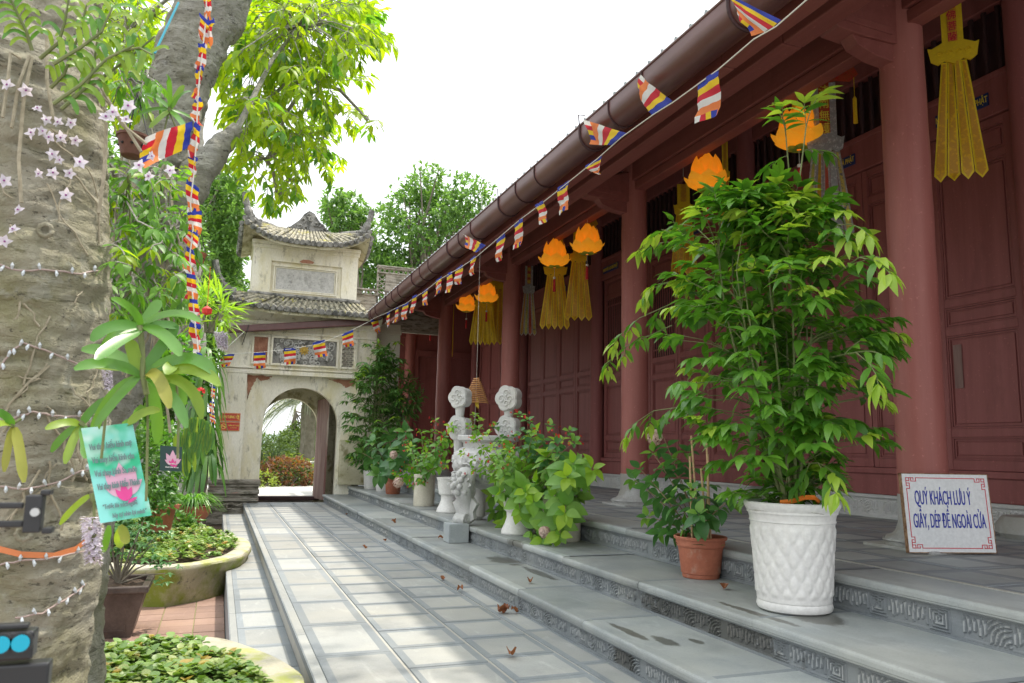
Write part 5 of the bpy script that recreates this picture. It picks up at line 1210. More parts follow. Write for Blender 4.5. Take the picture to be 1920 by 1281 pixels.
def leg(ang):
    m = MB(); o = Vector((math.cos(ang), math.sin(ang), 0)); s = Vector((-o.y, o.x, 0)); rn = random.Random(int(ang * 10))
    P_ = [(.40, .62), (.47, .56), (.50, .46), (.47, .36), (.43, .28), (.41, .18), (.43, .08), (.47, .04)]
    m.tube([cc + o * r + Vector((0, 0, z)) for r, z in P_], [.13, .15, .15, .12, .095, .09, .1, .085], 20, jit=.04, sq=.85)
    # scroll foot
    for sd3 in (-1, 1): m.tube([cc + o * (.5 + .06 * (1 - j / 12) * math.cos(j * .75)) + s * (.07 * sd3) + Vector((0, 0, .075 + .065 * (1 - j / 12) * math.sin(j * .75))) for j in range(11)], .018, 7)
    m.tube([cc + o * .5 + s * -.08 + Vector((0, 0, .075)), cc + o * .5 + s * .08 + Vector((0, 0, .075))], .07, 16)
    # flange with pointed outline
    for sd3 in (-1, 1):
        pts = [(.0, .6), (.11, .56), (.13, .4), (.10, .34), (.19, .26), (.135, .17), (.15, .08), (.06, .02), (.0, .02)]
        vs = [(cc + o * (.39 + dp) + s * (a * sd3) + Vector((0, 0, b))) for dp in (0, .06) for a, b in pts]; n = len(pts)
        m.add(vs, [tuple(range(n)), tuple(range(n, 2 * n))[::-1]] + [(i, i + n, (i + 1) % n + n, (i + 1) % n) for i in range(n)])
    # tiger mask: brow, nose, cheeks, jaw, mane curls
    def ball(r, z, t, R_, sx=1):
        c = cc + o * r + s * t + Vector((0, 0, z)); bm = bmesh.new(); bmesh.ops.create_icosphere(bm, subdivisions=2, radius=R_)
        m.add([(v.co * 1 + c)[:] for v in bm.verts], [[v.index for v in f.verts] for f in bm.faces]); bm.free()
    for t_ in (-1, 1):
        ball(.6, .55, .055 * t_, .038); ball(.62, .47, .05 * t_, .04); ball(.585, .6, .075 * t_, .03); ball(.56, .40, .085 * t_, .035)
        for k in range(3): m.tube([cc + o * (.55 + .02 * math.cos(j)) + s * ((.09 + .03 * k + .03 * (1 - j / 9) * math.cos(j)) * t_) + Vector((0, 0, .62 - .07 * k + .03 * (1 - j / 9) * math.sin(j))) for j in range(8)], .011, 5)
    ball(.645, .5, 0, .04); ball(.6, .40, 0, .05); ball(.57, .62, 0, .04)
    return m
for a in (-2.55, -.5, 1.5):
    leg(a).build('leg', 'stone_carved', cen, smooth=True)
hk = Vector((.45, -.9, 0)).normalized()
for idx, (px_, zt) in enumerate(((858, 0), (935, 0))):
    hc = (cc + Vector((-.3, .3, 0))) if idx == 0 else (cc + Vector((.2, -.2, 0)))
    fwd = Vector((-.75, -.65, 0)).normalized(); sd4 = Vector((-fwd.y, fwd.x, 0))
    m = MB()
    def plate(c, R_, lobes, th_, z_):
        n = 60; pts = [(R_ * (1 + .16 * abs(math.sin(lobes * i * math.pi / n))) * math.cos(2 * math.pi * i / n), R_ * 1.02 * (1 + .16 * abs(math.sin(lobes * i * math.pi / n))) * math.sin(2 * math.pi * i / n)) for i in range(n)]
        for (sc1, t0, t1) in ((1, -th_, th_), (.93, th_, th_ + .014)):
            vs = [(c + sd4 * (a * sc1) + fwd * tt + Vector((0, 0, b * sc1 + z_)))[:] for tt in (t0, t1) for a, b in pts]
            m.add(vs, [tuple(range(n)), tuple(range(n, 2 * n))[::-1]] + [(i, i + n, (i + 1) % n + n, (i + 1) % n) for i in range(n)])
        for (ox, oz, rr_) in ((-.4, -.1, .45), (.38, -.15, .4), (0, .42, .4), (.05, -.5, .35)):
            m.tube([c + fwd * (th_ + .016) + sd4 * (R_ * (ox + rr_ * (1 - j / 14) * math.cos(j * .6))) + Vector((0, 0, z_ + R_ * (oz + rr_ * (1 - j / 14) * math.sin(j * .6)))) for j in range(13)], .011, 6)
    plate(hc, .128 + .016 * idx, 5, .07, 1.60 - .02 * idx); plate(hc, .14, 5, .07, 1.20)
    m.tube([hc + Vector((0, 0, 1.05)), hc + Vector((0, 0, 1.12)), hc + Vector((0, 0, 1.35)), hc + Vector((0, 0, 1.52))], [.09, .085, .055, .07], 16)
    m.tube([hc + Vector((0, 0, .8)) , hc + Vector((0, 0, 1.12))], [.06, .08], 12)
    m.build('cloud_handle', 'stone_carved', cen, smooth=True)
# incense coil
ic = atx(893, 735, cc.x - .02); co_ = thing('incense_coil', 'hanging brown cone of coiled incense above the stone censer', 'incense', (ic.x, ic.y, ic.z))
m = MB(); N_ = 640; zt_, zb_ = atx(893, 709, ic.x).z, atx(893, 756, ic.x).z
pts = []
for i in range(N_):
    s = i / N_; r = .03 + .14 * s ** .9; th = s * 2 * math.pi * 13; pts.append((ic.x + r * math.cos(th), ic.y + r * math.sin(th), zt_ + (zb_ - zt_) * s))
m.tube(pts, .0085, 6); m.build('coil', pm('incense', (.42, .19, .07), (.52, .27, .11), 20, .85, .2), co_)
m = MB(); m.tube([(ic.x, ic.y, zt_), (ic.x, ic.y, zt_ + 2.6)], .002, 4); m.tube([(ic.x, ic.y, zt_), (ic.x - .01, ic.y, 1.62)], .003, 4); m.build('string', 'rope_white', co_)
m = MB(); m.v = []; pz = atx(893, 752, ic.x).z
for k in range(5): m.leaf((ic.x - .02, ic.y - .1, pz + .05 - .02 * k), (.3 * math.sin(k * 2), -.2, -1), (0, -1, 0), .09, .03, .2, .2)
m.build('gold_charm', 'gold_paint', co_)
# incense sticks in the bowl
# ------------------------------------------------------------------ things on the veranda
sb = atz(1375, 935, Z3); t = thing('stone_post', 'short round-topped stone post on the veranda behind the tall shrub', 'post', (sb.x, sb.y, Z3))
m = MB(); m.lathe([(.13, 0), (.135, .03), (.12, .06), (.115, .26), (.13, .3), (.11, .37), (.06, .4), (.001, .405)], (sb.x, sb.y, Z3), 24); m.build('post_body', 'stone_foot', t, smooth=True)
A, B, C_, D_ = atx(1345, 838, sb.x - .1), atx(1398, 838, sb.x - .1), atx(1398, 888, sb.x - .1), atx(1345, 888, sb.x - .1)
t = thing('notice_card', 'bright blue notice with yellow lines behind the tall shrub', 'notice', (A + C_) / 2)
fr = frame((A + C_) / 2, (B - A), (0, 0, 1)); w2, h2 = (B - A).length / 2, (A - D_).length / 2
m = MB(); m.bbox((-w2, -h2, -.012), (w2, h2, 0), .002); m.v = [(fr @ Vector(v))[:] for v in m.v]; m.build('card', flat('cyan_blue', (.02, .32, .62), .4), t)
m = MB(); 
for z in (.35, .0): m.box((-w2 * .8, h2 * z - .02, .001), (w2 * .85, h2 * z + .02, .004))
m.v = [(fr @ Vector(v))[:] for v in m.v]; m.build('yellow_bands', 'sign_yellow', t)
m = MB(); text_mb(m, 'XIN ĐỂ DÉP', fr @ Matrix.Translation((0, h2 * .35, .006)), .04, .7); text_mb(m, 'NGOÀI CỬA', fr @ Matrix.Translation((0, 0, .006)), .04, .7); text_mb(m, 'Trân trọng', fr @ Matrix.Translation((0, -h2 * .5, .004)), .045, .7); m.build('lettering', 'plaque_blue', t)
b1 = atz(1100, 905, Z3); t = thing('stone_stool', 'low rounded stone stool by the foot of the door wall, left of the second column', 'stool', (b1.x, b1.y, Z3))
m = MB(); m.bbox((b1.x - .25, b1.y - .25, Z3), (b1.x + .25, b1.y + .25, Z3 + .1), .01); m.lathe([(.2, .1), (.24, .2), (.24, .26), (.18, .3), (.001, .31)], (b1.x, b1.y, Z3), 24); m.build('stool_body', 'stone_foot', t, smooth=True)
b2 = atz(1935, 1012, Z3); t = thing('stone_stool', 'round flat-topped stone stool behind the white notice board', 'stool', (b2.x + .1, b2.y, Z3)); c = (b2.x + .1, b2.y, Z3)
m = MB(); m.lathe([(.3, 0), (.34, .05), (.34, .12), (.3, .18), (.28, .2), (.001, .205)], c, 32); m.build('stool_body', 'stone_foot', t, smooth=True)
m = MB(); m.tube([(c[0] + .1, c[1] + .5, Z3 + .02), (c[0] + .1, c[1] + .5, Z3 + .3)], .02, 8)
# white notice board leaning on the column
q0 = atz(1704, 1037, Z3 + .01); q1 = atz(1870, 1038, Z3 + .01)
TL = Vector((0, 0, 0)); hgt = 1
xa = (q1 - q0).normalized(); Wb = (q1 - q0).length
# lean direction: towards the column; solve board height from the photo's top edge
back = Vector((xa.y * -1, xa.x, 0)); back = back if back.dot(Vector((1, 1, 0))) > 0 else -back
best = None
for hh in [.3 + .01 * i for i in range(60)]:
    for la in [.05 + .02 * i for i in range(30)]:
        e2 = 0
        for (pt, g) in ((q0 + back * (hh * math.sin(la)) + Vector((0, 0, hh * math.cos(la))), (1692, 883)), (q1 + back * (hh * math.sin(la)) + Vector((0, 0, hh * math.cos(la))), (1848, 892))):
            c = RM.T @ (np.array(pt) - np.array([0, 0, CAMH])); e2 += (PX + F_ * c[0] / c[2] - g[0]) ** 2 + (PY + F_ * c[1] / c[2] - g[1]) ** 2
        if best is None or e2 < best[0]: best = (e2, hh, la)
hh, la = best[1], best[2]; upv = back * math.sin(la) + Vector((0, 0, math.cos(la)))
print('board', best, Wb, q0, q1)
t = thing('notice_board', 'white notice board with blue lettering and red border leaning on the nearest column', 'notice board', (q0 + q1) / 2)
fr = frame((q0 + q1) / 2 + upv * hh / 2, xa, upv)
if (fr.to_3x3() @ Vector((0, 0, 1))).dot(Vector((0, -1, 0))) < 0: print('flip!')
w2, h2 = Wb / 2, hh / 2
def put(m, name, mat):
    m.v = [(fr @ Vector(v))[:] for v in m.v]; return m.build(name, mat, t)
pm('board_white', (.74, .76, .77), (.82, .83, .83), 2, .25, .05, c3=(.6, .6, .55), t3=(.66, .72), s3=3); pm('rust', (.16, .07, .03), (.4, .25, .14), 30, .8, .5); flat('paint_red', (.62, .05, .08), .4); flat('paint_blue', (.015, .03, .35), .4)
m = MB(); m.bbox((-w2 + .006, -h2 + .006, -.004), (w2 - .006, h2 - .006, .0), .001); put(m, 'board_face', 'board_white')
m = MB()
for (x0, y0, x1, y1) in ((-w2, -h2, -w2 + .018, h2), (w2 - .018, -h2, w2, h2), (-w2, -h2, w2, -h2 + .018), (-w2, h2 - .018, w2, h2)): m.bbox((x0, y0, -.035), (x1, y1, -.004), .002)
m.box((-w2, -h2, -.004), (-w2 + .006, h2, .001)); m.box((w2 - .006, -h2, -.004), (w2, h2, .001)); m.box((-w2, -h2, -.004), (w2, -h2 + .006, .001)); m.box((-w2, h2 - .006, -.004), (w2, h2, .001)); put(m, 'rusty_frame', 'rust')
m = MB(); k = Wb / 30; bd = .05 * Wb
def stroke(pts, w=.006):
    for (a, b) in zip(pts[:-1], pts[1:]):
        x0, x1 = sorted((a[0], b[0])); y0, y1 = sorted((a[1], b[1])); m.box((x0 - w / 2, y0 - w / 2, .001), (x1 + w / 2, y1 + w / 2, .0022))
cx, cy = w2 - bd, h2 - bd; g = Wb * .035
for sx in (-1, 1):
    for sy in (-1, 1):
        X_ = lambda a: sx * (cx - a * g); Y_ = lambda a: sy * (cy - a * g)
        stroke([(X_(3.2), Y_(0)), (X_(3.2), Y_(1)), (X_(1.6), Y_(1)), (X_(1.6), Y_(0)), (X_(2.4), Y_(0)), (X_(2.4), Y_(.5))]); stroke([(X_(0), Y_(3.2)), (X_(1), Y_(3.2)), (X_(1), Y_(1.6)), (X_(0), Y_(1.6)), (X_(0), Y_(2.4)), (X_(.5), Y_(2.4))])
        stroke([(X_(1.6), Y_(.0)), (X_(1.0), Y_(0)), (X_(1.0), Y_(.9)), (X_(0), Y_(.9)), (X_(0), Y_(0)), (X_(1), Y_(0))]); stroke([(X_(0), Y_(.9)), (X_(0), Y_(1.6))])
stroke([(-cx + 3.2 * g, cy), (cx - 3.2 * g, cy)]); stroke([(-cx + 3.2 * g, -cy), (cx - 3.2 * g, -cy)]); stroke([(-cx, -cy + 3.2 * g), (-cx, cy - 3.2 * g)]); stroke([(cx, -cy + 3.2 * g), (cx, cy - 3.2 * g)])
put(m, 'red_border', 'paint_red')
m = MB()
text_mb(m, 'QUÝ KHÁCH LƯU Ý', Matrix.Translation((-Wb * .05, h2 * .36, .002)), hh * .255, 1, depth=.001, bold=hh * .0013, fit=Wb * .64); text_mb(m, 'GIẦY, DÉP ĐỂ NGOÀI CỬA', Matrix.Translation((0, -h2 * .22, .002)), hh * .255, 1, depth=.001, bold=hh * .0013, fit=Wb * .82)
put(m, 'lettering', 'paint_blue')
# ------------------------------------------------------------------ fallen leaves
leafmat('dead_leaf', (.16, .05, .025), (.30, .12, .05), .15, .7)
fl = [(738, 981, 1, 'small dark one'), (722, 979, 0, 'curled one at the foot of the lowest step far off'), (739, 979, 1, 'curled one on the lower step, left of the stone block'), (722, 1015, 0, 'curled one on the walkway near the far steps'), (827, 1010, 1, 'small one beside the stone block'), (684, 1029, 0, 'tiny one on the far walkway'), (830, 1088, 0, 'crumpled one on the walkway mid way'), (863, 1109, 0, 'small crumpled one below the mid one'),
      (994, 1095, 1, 'crumpled one on the lower step past the wet stain'), (940, 1150, 0, 'big ragged one at the foot of the lower step'), (965, 1150, 0, 'small one next to the big ragged one'), (958, 1233, 0, 'flat red-brown one nearest the camera on the walkway'), (1358, 1105, 2, 'orange-brown curled one between the two big pots'), (700, 968, 0, 'tiny one on the walkway by the steps'), (650, 966, 0, 'tiny far one on the walkway')]
zz = {0: .002, 1: Z1, 2: Z2}; rn = random.Random(12)
for i, (x, y, k, w) in enumerate(fl[1:] if False else fl):
    p = atz(x, y, zz[k]) + Vector((0, 0, .004)); m = MB(); a = rn.uniform(0, 6.28); L = .075 if i not in (9, 12, 11) else .1
    nlf = 3 if i == 9 else 1
    for q in range(nlf):
        a2 = a + q * 1.6; d = Vector((math.cos(a2), math.sin(a2), .25)); s = Vector((-d.y, d.x, 0))
        def fn(u, v):
            w_ = L * .38 * math.sin(math.pi * min(1, .08 + .9 * u)) ** .8 * (1 + .15 * math.sin(u * 20)); sv = (v - .5) * 2
            return d * (L * (u - .5)) * Vector((1, 1, 0)).length * .7 + s * (w_ * sv * .8) + Vector((q * .02, 0, abs(sv) ** 1.6 * w_ * .9 + .012 * math.sin(u * 6 + a) + .012))
        m.grid(lambda u, v: fn(u, v), 8, 6)
        for j in range(0): pass
    zmin = min(v[2] for v in m.v); m.v = [(a_, b_, c_ - zmin) for a_, b_, c_ in m.v]
    o = m.build('fallen_leaf', 'dead_leaf', smooth='all'); o.location = p; tag(o, 'dry brown fallen leaf, ' + w, 'leaf', 'dry leaves fallen on the steps and walkway')
# ------------------------------------------------------------------ left foreground: trees, orchids, beds
def barkmat(name, c1, c2, moss, lich):
    m, t, b = nm(name); co = coord(t, (1, 1, 2.6)); a = noi(t, co, 4, 9, .7, .8); f = noi(t, coord(t), 30, 6, .7)
    col = mixc(t, ramp(t, a, .3, .7), c1, c2)
    col = mixc(t, ramp(t, noi(t, coord(t, (1, 1, 5)), 5, 8, .75, .5), .57, .62), col, [x * .45 for x in c1])
    col = mixc(t, mth(t, 'MULTIPLY', ramp(t, noi(t, coord(t, (1, 1, .6), 'Object', (3, 1, 2)), 2.5, 7, .65), .45, .65), .75), col, moss)
    z = sepc(t, coord(t))[2]
    lowm = ramp(t, mth(t, 'ADD', z, mth(t, 'MULTIPLY', noi(t, coord(t), 3, 3), .5)), .62, 1.0, (1, 1, 1), (0, 0, 0))
    dk = ramp(t, noi(t, coord(t, (1, 1, 1), 'Object', (7, 7, 7)), 11, 6, .6), .52, .58)
    col = mixc(t, mth(t, 'MULTIPLY', mth(t, 'MULTIPLY', dk, lowm), lich), col, (.03, .03, .022))
    lc = ramp(t, noi(t, coord(t, (1, 1, 1), 'Object', (1, 5, 9)), 9, 6, .6), .58, .63)
    col = mixc(t, mth(t, 'MULTIPLY', lc, .5), col, (.42, .41, .34))
    sp = ramp(t, noi(t, coord(t, (1, 1, 1.6), 'Object', (2, 2, 6)), 22, 5, .7), .60, .64); col = mixc(t, mth(t, 'MULTIPLY', sp, .7), col, (.05, .045, .03))
    t.links.new(col, b.inputs['Base Color']); b.inputs['Roughness'].default_value = .9
    bump(t, b, mth(t, 'ADD', mth(t, 'MULTIPLY', a, 1.6), mth(t, 'MULTIPLY', f, .8)), 1.0, .03); return m
barkmat('bark', (.29, .265, .19), (.47, .44, .35), (.22, .21, .08), 1.0); barkmat('bark_grey', (.27, .26, .225), (.42, .41, .365), (.2, .19, .12), 0)
def trunkmesh(pts, rad, n=90, sub=36, amp=.02, seed=0, horiz=1.0):
    m = MB(); P_, R_ = [], []
    for i in range(len(pts) - 1):
        for j in range(sub): s = j / sub; P_.append(pts[i].lerp(pts[i + 1], s)); R_.append(rad[i] + (rad[i + 1] - rad[i]) * s)
    P_.append(pts[-1]); R_.append(rad[-1])
    for _ in range(4): P_ = [P_[0]] + [(P_[i - 1] + P_[i] * 2 + P_[i + 1]) / 4 for i in range(1, len(P_) - 1)] + [P_[-1]]
    m.tube(P_, R_, n); out = []
    for k, v in enumerate(m.v):
        i = min(len(P_) - 1, k // n); c = P_[i]; d = Vector(v) - c; u = Vector(v)
        h = amp * noise.noise(Vector((u.x * 4, u.y * 4, u.z * 3 + seed))) + amp * .45 * noise.noise(Vector((u.x * 9, u.y * 9, u.z * 26 * horiz + seed))) + amp * .35 * noise.noise(u * 24) - amp * .7 * max(0, noise.noise(Vector((u.x * 3 + 5, u.y * 3, u.z * 19 * horiz + seed))) - .22) * 2.2 + amp * .25 * noise.noise(u * 60)
        out.append((c + d * (1 + h / max(R_[i], .02)))[:])
    m.v = out; return m, P_, R_
Y1_ = 3.0
pm('root_pale', (.27, .235, .16), (.38, .34, .25), 20, .9, .3)
tr1 = [(20, 1500), (10, 1281), (22, 1100), (30, 980), (40, 850), (38, 700), (36, 550), (34, 400), (30, 250), (25, 100), (20, -60), (12, -250)]
rpx = [165, 132, 136, 142, 150, 148, 152, 152, 152, 150, 150, 148]
pts1 = [aty(x, y, Y1_) for x, y in tr1]; dpt = lambda p: (RM.T @ (np.array(p) - np.array([0, 0, CAMH])))[2]
rad1 = [r / F_ * dpt(p) for r, p in zip(rpx, pts1)]
pts1 = [Vector((pts1[1].x, Y1_, -.5))] + pts1[1:]; rad1[0] = .42
big = thing('big_tree', 'large pale mossy tree trunk in the left foreground wrapped in string lights', 'tree', (pts1[0].x, Y1_, -.46))
m, PP, RR = trunkmesh(pts1, rad1, amp=.022, seed=3); m.build('trunk', 'bark', big, smooth='all')
m = MB()
for (x, y) in ((85, 432), (30, 905 - 160), (45, 1000)):
    p = aty(x, y, Y1_ - .26); m = MB(); m.tube([p + Vector((.02 * math.cos(j * .8), -.0, .02 * math.sin(j * .8))) for j in range(9)], .008, 6); m.build('bark_knot', 'bark', big, smooth='all')
def on1(px, py, off=.01):
    p = aty(px, py, Y1_)
    for _ in range(6):
        i = min(range(len(PP)), key=lambda k: abs(PP[k].z - p.z)); dx = p.x - PP[i].x; r = RR[i] + off
        dy = math.sqrt(max(0, r * r - dx * dx)); p = aty(px, py, PP[i].y - dy)
    return p
Y2_ = 4.6
tr2 = [(40, 1250, 130), (75, 1050, 115), (125, 850, 102), (178, 700, 92), (225, 560, 76), (258, 450, 62), (280, 370, 56), (303, 290, 52), (330, 190, 52), (355, 95, 56), (402, 0, 60), (445, -120, 60), (490, -260, 58)]
pts2 = [aty(x, y, Y2_) for x, y, r in tr2]; rad2 = [r / F_ * dpt(p) for (x, y, r), p in zip(tr2, pts2)]
pts2[0] = Vector((pts2[1].x, Y2_, -.5))
lean = thing('leaning_tree', 'grey tree leaning right behind the big trunk, with bright yellow-green leaves overhead', 'tree', (pts2[0].x, Y2_, -.46))
m, PP2, RR2 = trunkmesh(pts2, rad2, amp=.03, seed=9, horiz=.5); m.build('trunk', 'bark_grey', lean, smooth='all')
lb = [(300, 425, 38), (345, 365, 36), (385, 310, 30), (408, 280, 24), (430, 258, 17), (446, 240, 14)]
pl_ = [aty(x, y, Y2_ - .1) for x, y, r in lb]; m, a_, b__ = trunkmesh(pl_, [r / F_ * dpt(p) for (x, y, r), p in zip(lb, pl_)], n=32, sub=10, amp=.02, seed=5); m.build('limb', 'bark_grey', lean, smooth='all')
leafmat('leaf_back', (.16, .33, .02), (.42, .56, .03), .66, .38, (1.35, 1.3, .4)); leafmat('leaf_back_dark', (.07, .2, .03), (.16, .34, .04), .5, .4, (1.6, 1.6, .6))
rn = random.Random(31)
def crown_lobes(lobes, dens, L, Wd, Yr, mats, root, name, lim):
    ml = MB(); mt = MB(); nodes = []
    for (x, y, rx, ry) in lobes:
        n = int(dens * rx * ry / 1000)
        hubp = aty(x, y, rn.uniform(*Yr)); nodes.append(hubp)
        src = min([lim] + nodes[:-1], key=lambda q: (q - hubp).length) if nodes[:-1] else lim
        mt.tube([src, src.lerp(hubp, .5) + Vector((0, 0, .08)), hubp], [.02, .014, .01], 5)
        for i in range(n):
            a = rn.uniform(0, 6.283); r = rn.random() ** .5; px_, py_ = x + rx * r * math.cos(a), y + ry * r * math.sin(a)
            p = aty(px_, py_, hubp.y + rn.gauss(0, .45))
            if rn.random() < .5: mt.tube([hubp, hubp.lerp(p, .5) + Vector((rn.uniform(-.05, .05), 0, .05)), p], [.006, .004, .0025], 4, cap=False)
            ax = (p - hubp).normalized() + Vector((rn.gauss(0, .4), rn.gauss(0, .4), rn.gauss(-.1, .35))); k = 1 if rn.random() < .2 else 0
            spray(ml, mt, p, ax, rn.randint(4, 7), L, Wd, k, rn, step=L * .26, droop=.45, seg=3)
    mt.build('twigs', 'bark_grey', root); ml.build(name, mats, root, smooth='all')
crown_lobes([(560, 50, 130, 70), (610, 20, 90, 40), (480, 130, 65, 80), (580, 150, 75, 45), (530, 225, 80, 45), (470, 40, 50, 60), (625, 215, 40, 22), (500, 300, 55, 30), (595, 300, 38, 22), (520, 370, 35, 18), (690, 225, 22, 10), (665, 15, 30, 35), (650, 80, 22, 40), (480, 210, 45, 40), (560, 255, 50, 30), (560, 340, 22, 14)], 17, .115, .042, (5.2, 7.2), ['leaf_back', 'leaf_back_dark'], lean, 'crown', pl_[-1])
crown_lobes([(240, 60, 60, 80), (230, 150, 40, 60), (290, 30, 40, 50), (180, 20, 50, 40)], 14, .115, .042, (5.6, 6.6), ['leaf_back', 'leaf_back_dark'], lean, 'crown_left', PP2[-60])
m = MB(); crown_blob(m, (2.5, 4.6, 6.3), (1.2, 1.8, .8), 90, .16, .06, seed=90, seg=3, shell=.1); crown_blob(m, (1.0, 6.5, 8.2), (2.0, 2.5, .8), 90, .16, .06, seed=91, seg=3, shell=.1); crown_blob(m, (2.9, 4.4, 6.4), (1.1, 2.0, .5), 170, .16, .06, seed=92, seg=3, shell=.1); m.build('shading_crown', 'leaf_back', lean)  # unseen crown blobs added overhead to dapple the walkway with shade
m = MB(); m.tube([PP2[-1], Vector((1.2, 5.5, 6.4)), Vector((2.4, 5.3, 6.4))], [.12, .08, .02], 8); m.tube([PP2[-1], Vector((.8, 6, 7.2)), Vector((1.0, 6.5, 8.3))], [.12, .08, .02], 8); m.build('shading_limb', 'bark_grey', lean)  # unseen limbs added to carry the shading crown
far = thing('rough_trunk', 'rough grey-brown tree trunk rising behind the strap orchid, left of the gate', 'tree', aty(360, 960, 15.3)); tr3 = [(362, 945, 26), (360, 850, 24), (358, 700, 27), (352, 560, 26), (345, 440, 24), (352, 330, 18), (372, 220, 12)]
p3 = [aty(x, y, 15.3) for x, y, r in tr3]; m, a_, b__ = trunkmesh(p3, [r / F_ * dpt(p) for (x, y, r), p in zip(tr3, p3)], n=30, sub=10, amp=.05, seed=15); m.build('trunk', 'bark_grey', far, smooth='all'); m = MB()
for i in range(30):
    x, y = rn.uniform(335, 378), rn.uniform(420, 640); p = aty(x, y, 14.9); pts = [p]
    for j in range(6): p = p + Vector((rn.uniform(-.06, .06), rn.uniform(-.02, .02), -rn.uniform(.05, .2))); pts.append(p)
    m.tube(pts, rn.uniform(.006, .012), 5)
m.build('vines', 'bark_far', far)
# aerial roots and vines down both trunks
m = MB()
for i in range(26):
    x, y = rn.uniform(190, 330), rn.uniform(230, 520); yy = rn.uniform(3.7, 4.25); p = aty(x, y, yy); pts = [p]
    for j in range(8): p = p + Vector((rn.uniform(-.035, .035), rn.uniform(-.02, .02), -rn.uniform(.05, .13))); pts.append(p)
    m.tube(pts, rn.uniform(.003, .007), 5)
m.build('aerial_roots', 'root_pale', lean)
m = MB()
for i in range(30):
    x, y = rn.uniform(0, 185), rn.uniform(120, 900); pts = [on1(x, y, .006)]
    dx, dy = rn.uniform(-14, 14), rn.uniform(8, 22)
    for j in range(7): x += dx + rn.uniform(-9, 9); y += dy * (1 if i % 4 else -.3) + rn.uniform(-4, 4); x = min(x, 186); pts.append(on1(x, y, .006))
    m.tube(pts, rn.uniform(.002, .0042), 5)
m.build('creeping_roots', 'root_pale', big)
ivy = thing('epiphyte_fern', 'tangle of green epiphyte leaves clinging between the two trunks', 'plant', aty(260, 430, 4.0), group=None)
crown_lobes([(235, 390, 40, 45), (300, 360, 35, 60), (250, 470, 48, 42), (325, 430, 28, 55), (212, 330, 22, 40), (290, 540, 45, 35), (345, 520, 22, 45), (250, 150, 40, 45), (215, 560, 22, 35)], 17, .075, .026, (3.7, 4.1), ['leaf_back_dark', 'leaf_back'], ivy, 'foliage', aty(270, 430, 4.3))
# bezier ribbon leaf
def bleaf(m, a, c, b, W_, k=None, seg=10, prof=.5, side=None, fold=.2):
    a, c, b = Vector(a), Vector(c), Vector(b); o = []; fs = []
    for i in range(seg + 1):
        u = i / seg; p = a * (1 - u) ** 2 + c * 2 * u * (1 - u) + b * u * u; t = ((c - a) * (1 - u) + (b - c) * u).normalized()
        s = side or t.cross(Vector((0, -1, .35))); s = s.normalized(); n_ = s.cross(t)
        w = W_ / 2 * (min(1, .45 + u * 3) * min(1, (1.02 - u) * 5) ** prof)
        o += [p - s * w + n_ * w * fold, p, p + s * w + n_ * w * fold]
    for i in range(seg): q = i * 3; fs += [(q, q + 1, q + 4, q + 3), (q + 1, q + 2, q + 5, q + 4)]
    m.add(o, fs, k)
leafmat('orchid_leaf', (.06, .19, .03), (.15, .32, .05), .3, .25, (1.5, 1.5, .5)); leafmat('orchid_yellow', (.24, .31, .04), (.36, .32, .06), .4, .4, (1.2, 1.2, .5))
leafmat('orchid_lime', (.16, .31, .035), (.30, .42, .06), .42, .35, (1.4, 1.3, .5)); flat('bulb_white', (.5, .54, .56), .15); flat('wire_pink', (.33, .25, .22), .6); flat('black_plastic', (.018, .018, .02), .4); flat('orange_strap', (.62, .2, .07), .6)
YO = 2.35
def vanda(name, label, stems, leaves, W_, roots, Yo=YO, cat='orchid', group='orchids growing on the trunks'):
    b0 = aty(*leaves[0][0], Yo); t = thing(name, label, cat, b0, group=group); m = MB(); ml = MB()
    for s in stems: m.tube([aty(x, y, Yo) for x, y in s], .008, 7)
    for s in roots:
        p = [aty(x, y, Yo + .03) for x, y in s]; m.tube(p, .004, 6)
    for (a, c, b, k) in leaves:
        dy = rn.uniform(-.09, .09); bleaf(ml, aty(*a, Yo), aty(*c, Yo + dy), aty(*b, Yo + dy * 1.8), W_ * rn.uniform(.7, 1.05), k)
    m.build('stem', 'stem_green', t); ml.build('leaves', ['orchid_leaf', 'orchid_yellow', 'orchid_lime'], t, smooth='all'); return t
vanda('strap_orchid', 'big strap-leaved orchid hanging between the trunks', [[(268, 705), (266, 650), (262, 610)], [(268, 705), (275, 740)]],
  [((266, 612), (250, 570), (208, 560), 0), ((266, 612), (285, 585), (300, 563), 0), ((268, 608), (330, 570), (376, 604), 0), ((262, 614), (200, 600), (172, 640), 0), ((265, 618), (215, 640), (180, 675), 0), ((270, 612), (320, 625), (338, 668), 0), ((262, 620), (300, 600), (335, 615), 0), ((255, 625), (230, 610), (190, 650), 0),
   ((264, 700), (210, 650), (153, 655), 0), ((264, 704), (200, 665), (139, 693), 0), ((264, 706), (190, 730), (170, 835), 0), ((262, 704), (250, 660), (243, 637), 2), ((268, 702), (300, 650), (334, 612), 0), ((268, 706), (360, 640), (404, 704), 0), ((268, 706), (370, 670), (412, 724), 2), ((272, 708), (300, 760), (294, 832), 0), ((275, 708), (330, 730), (350, 803), 0),
   ((274, 700), (300, 690), (318, 766), 1), ((272, 704), (370, 700), (378, 786), 2), ((262, 706), (220, 740), (178, 800), 0), ((268, 712), (340, 715), (345, 760), 0), ((330, 690), (325, 675), (312, 702), 2), ((250, 690), (200, 690), (150, 680), 2), ((268, 760), (250, 800), (232, 790), 0), ((300, 770), (270, 765), (240, 795), 2)], .034,
  [[(275, 720), (277, 800), (274, 940)], [(330, 700), (335, 780), (333, 860)], [(250, 700), (200, 760), (190, 860)]])
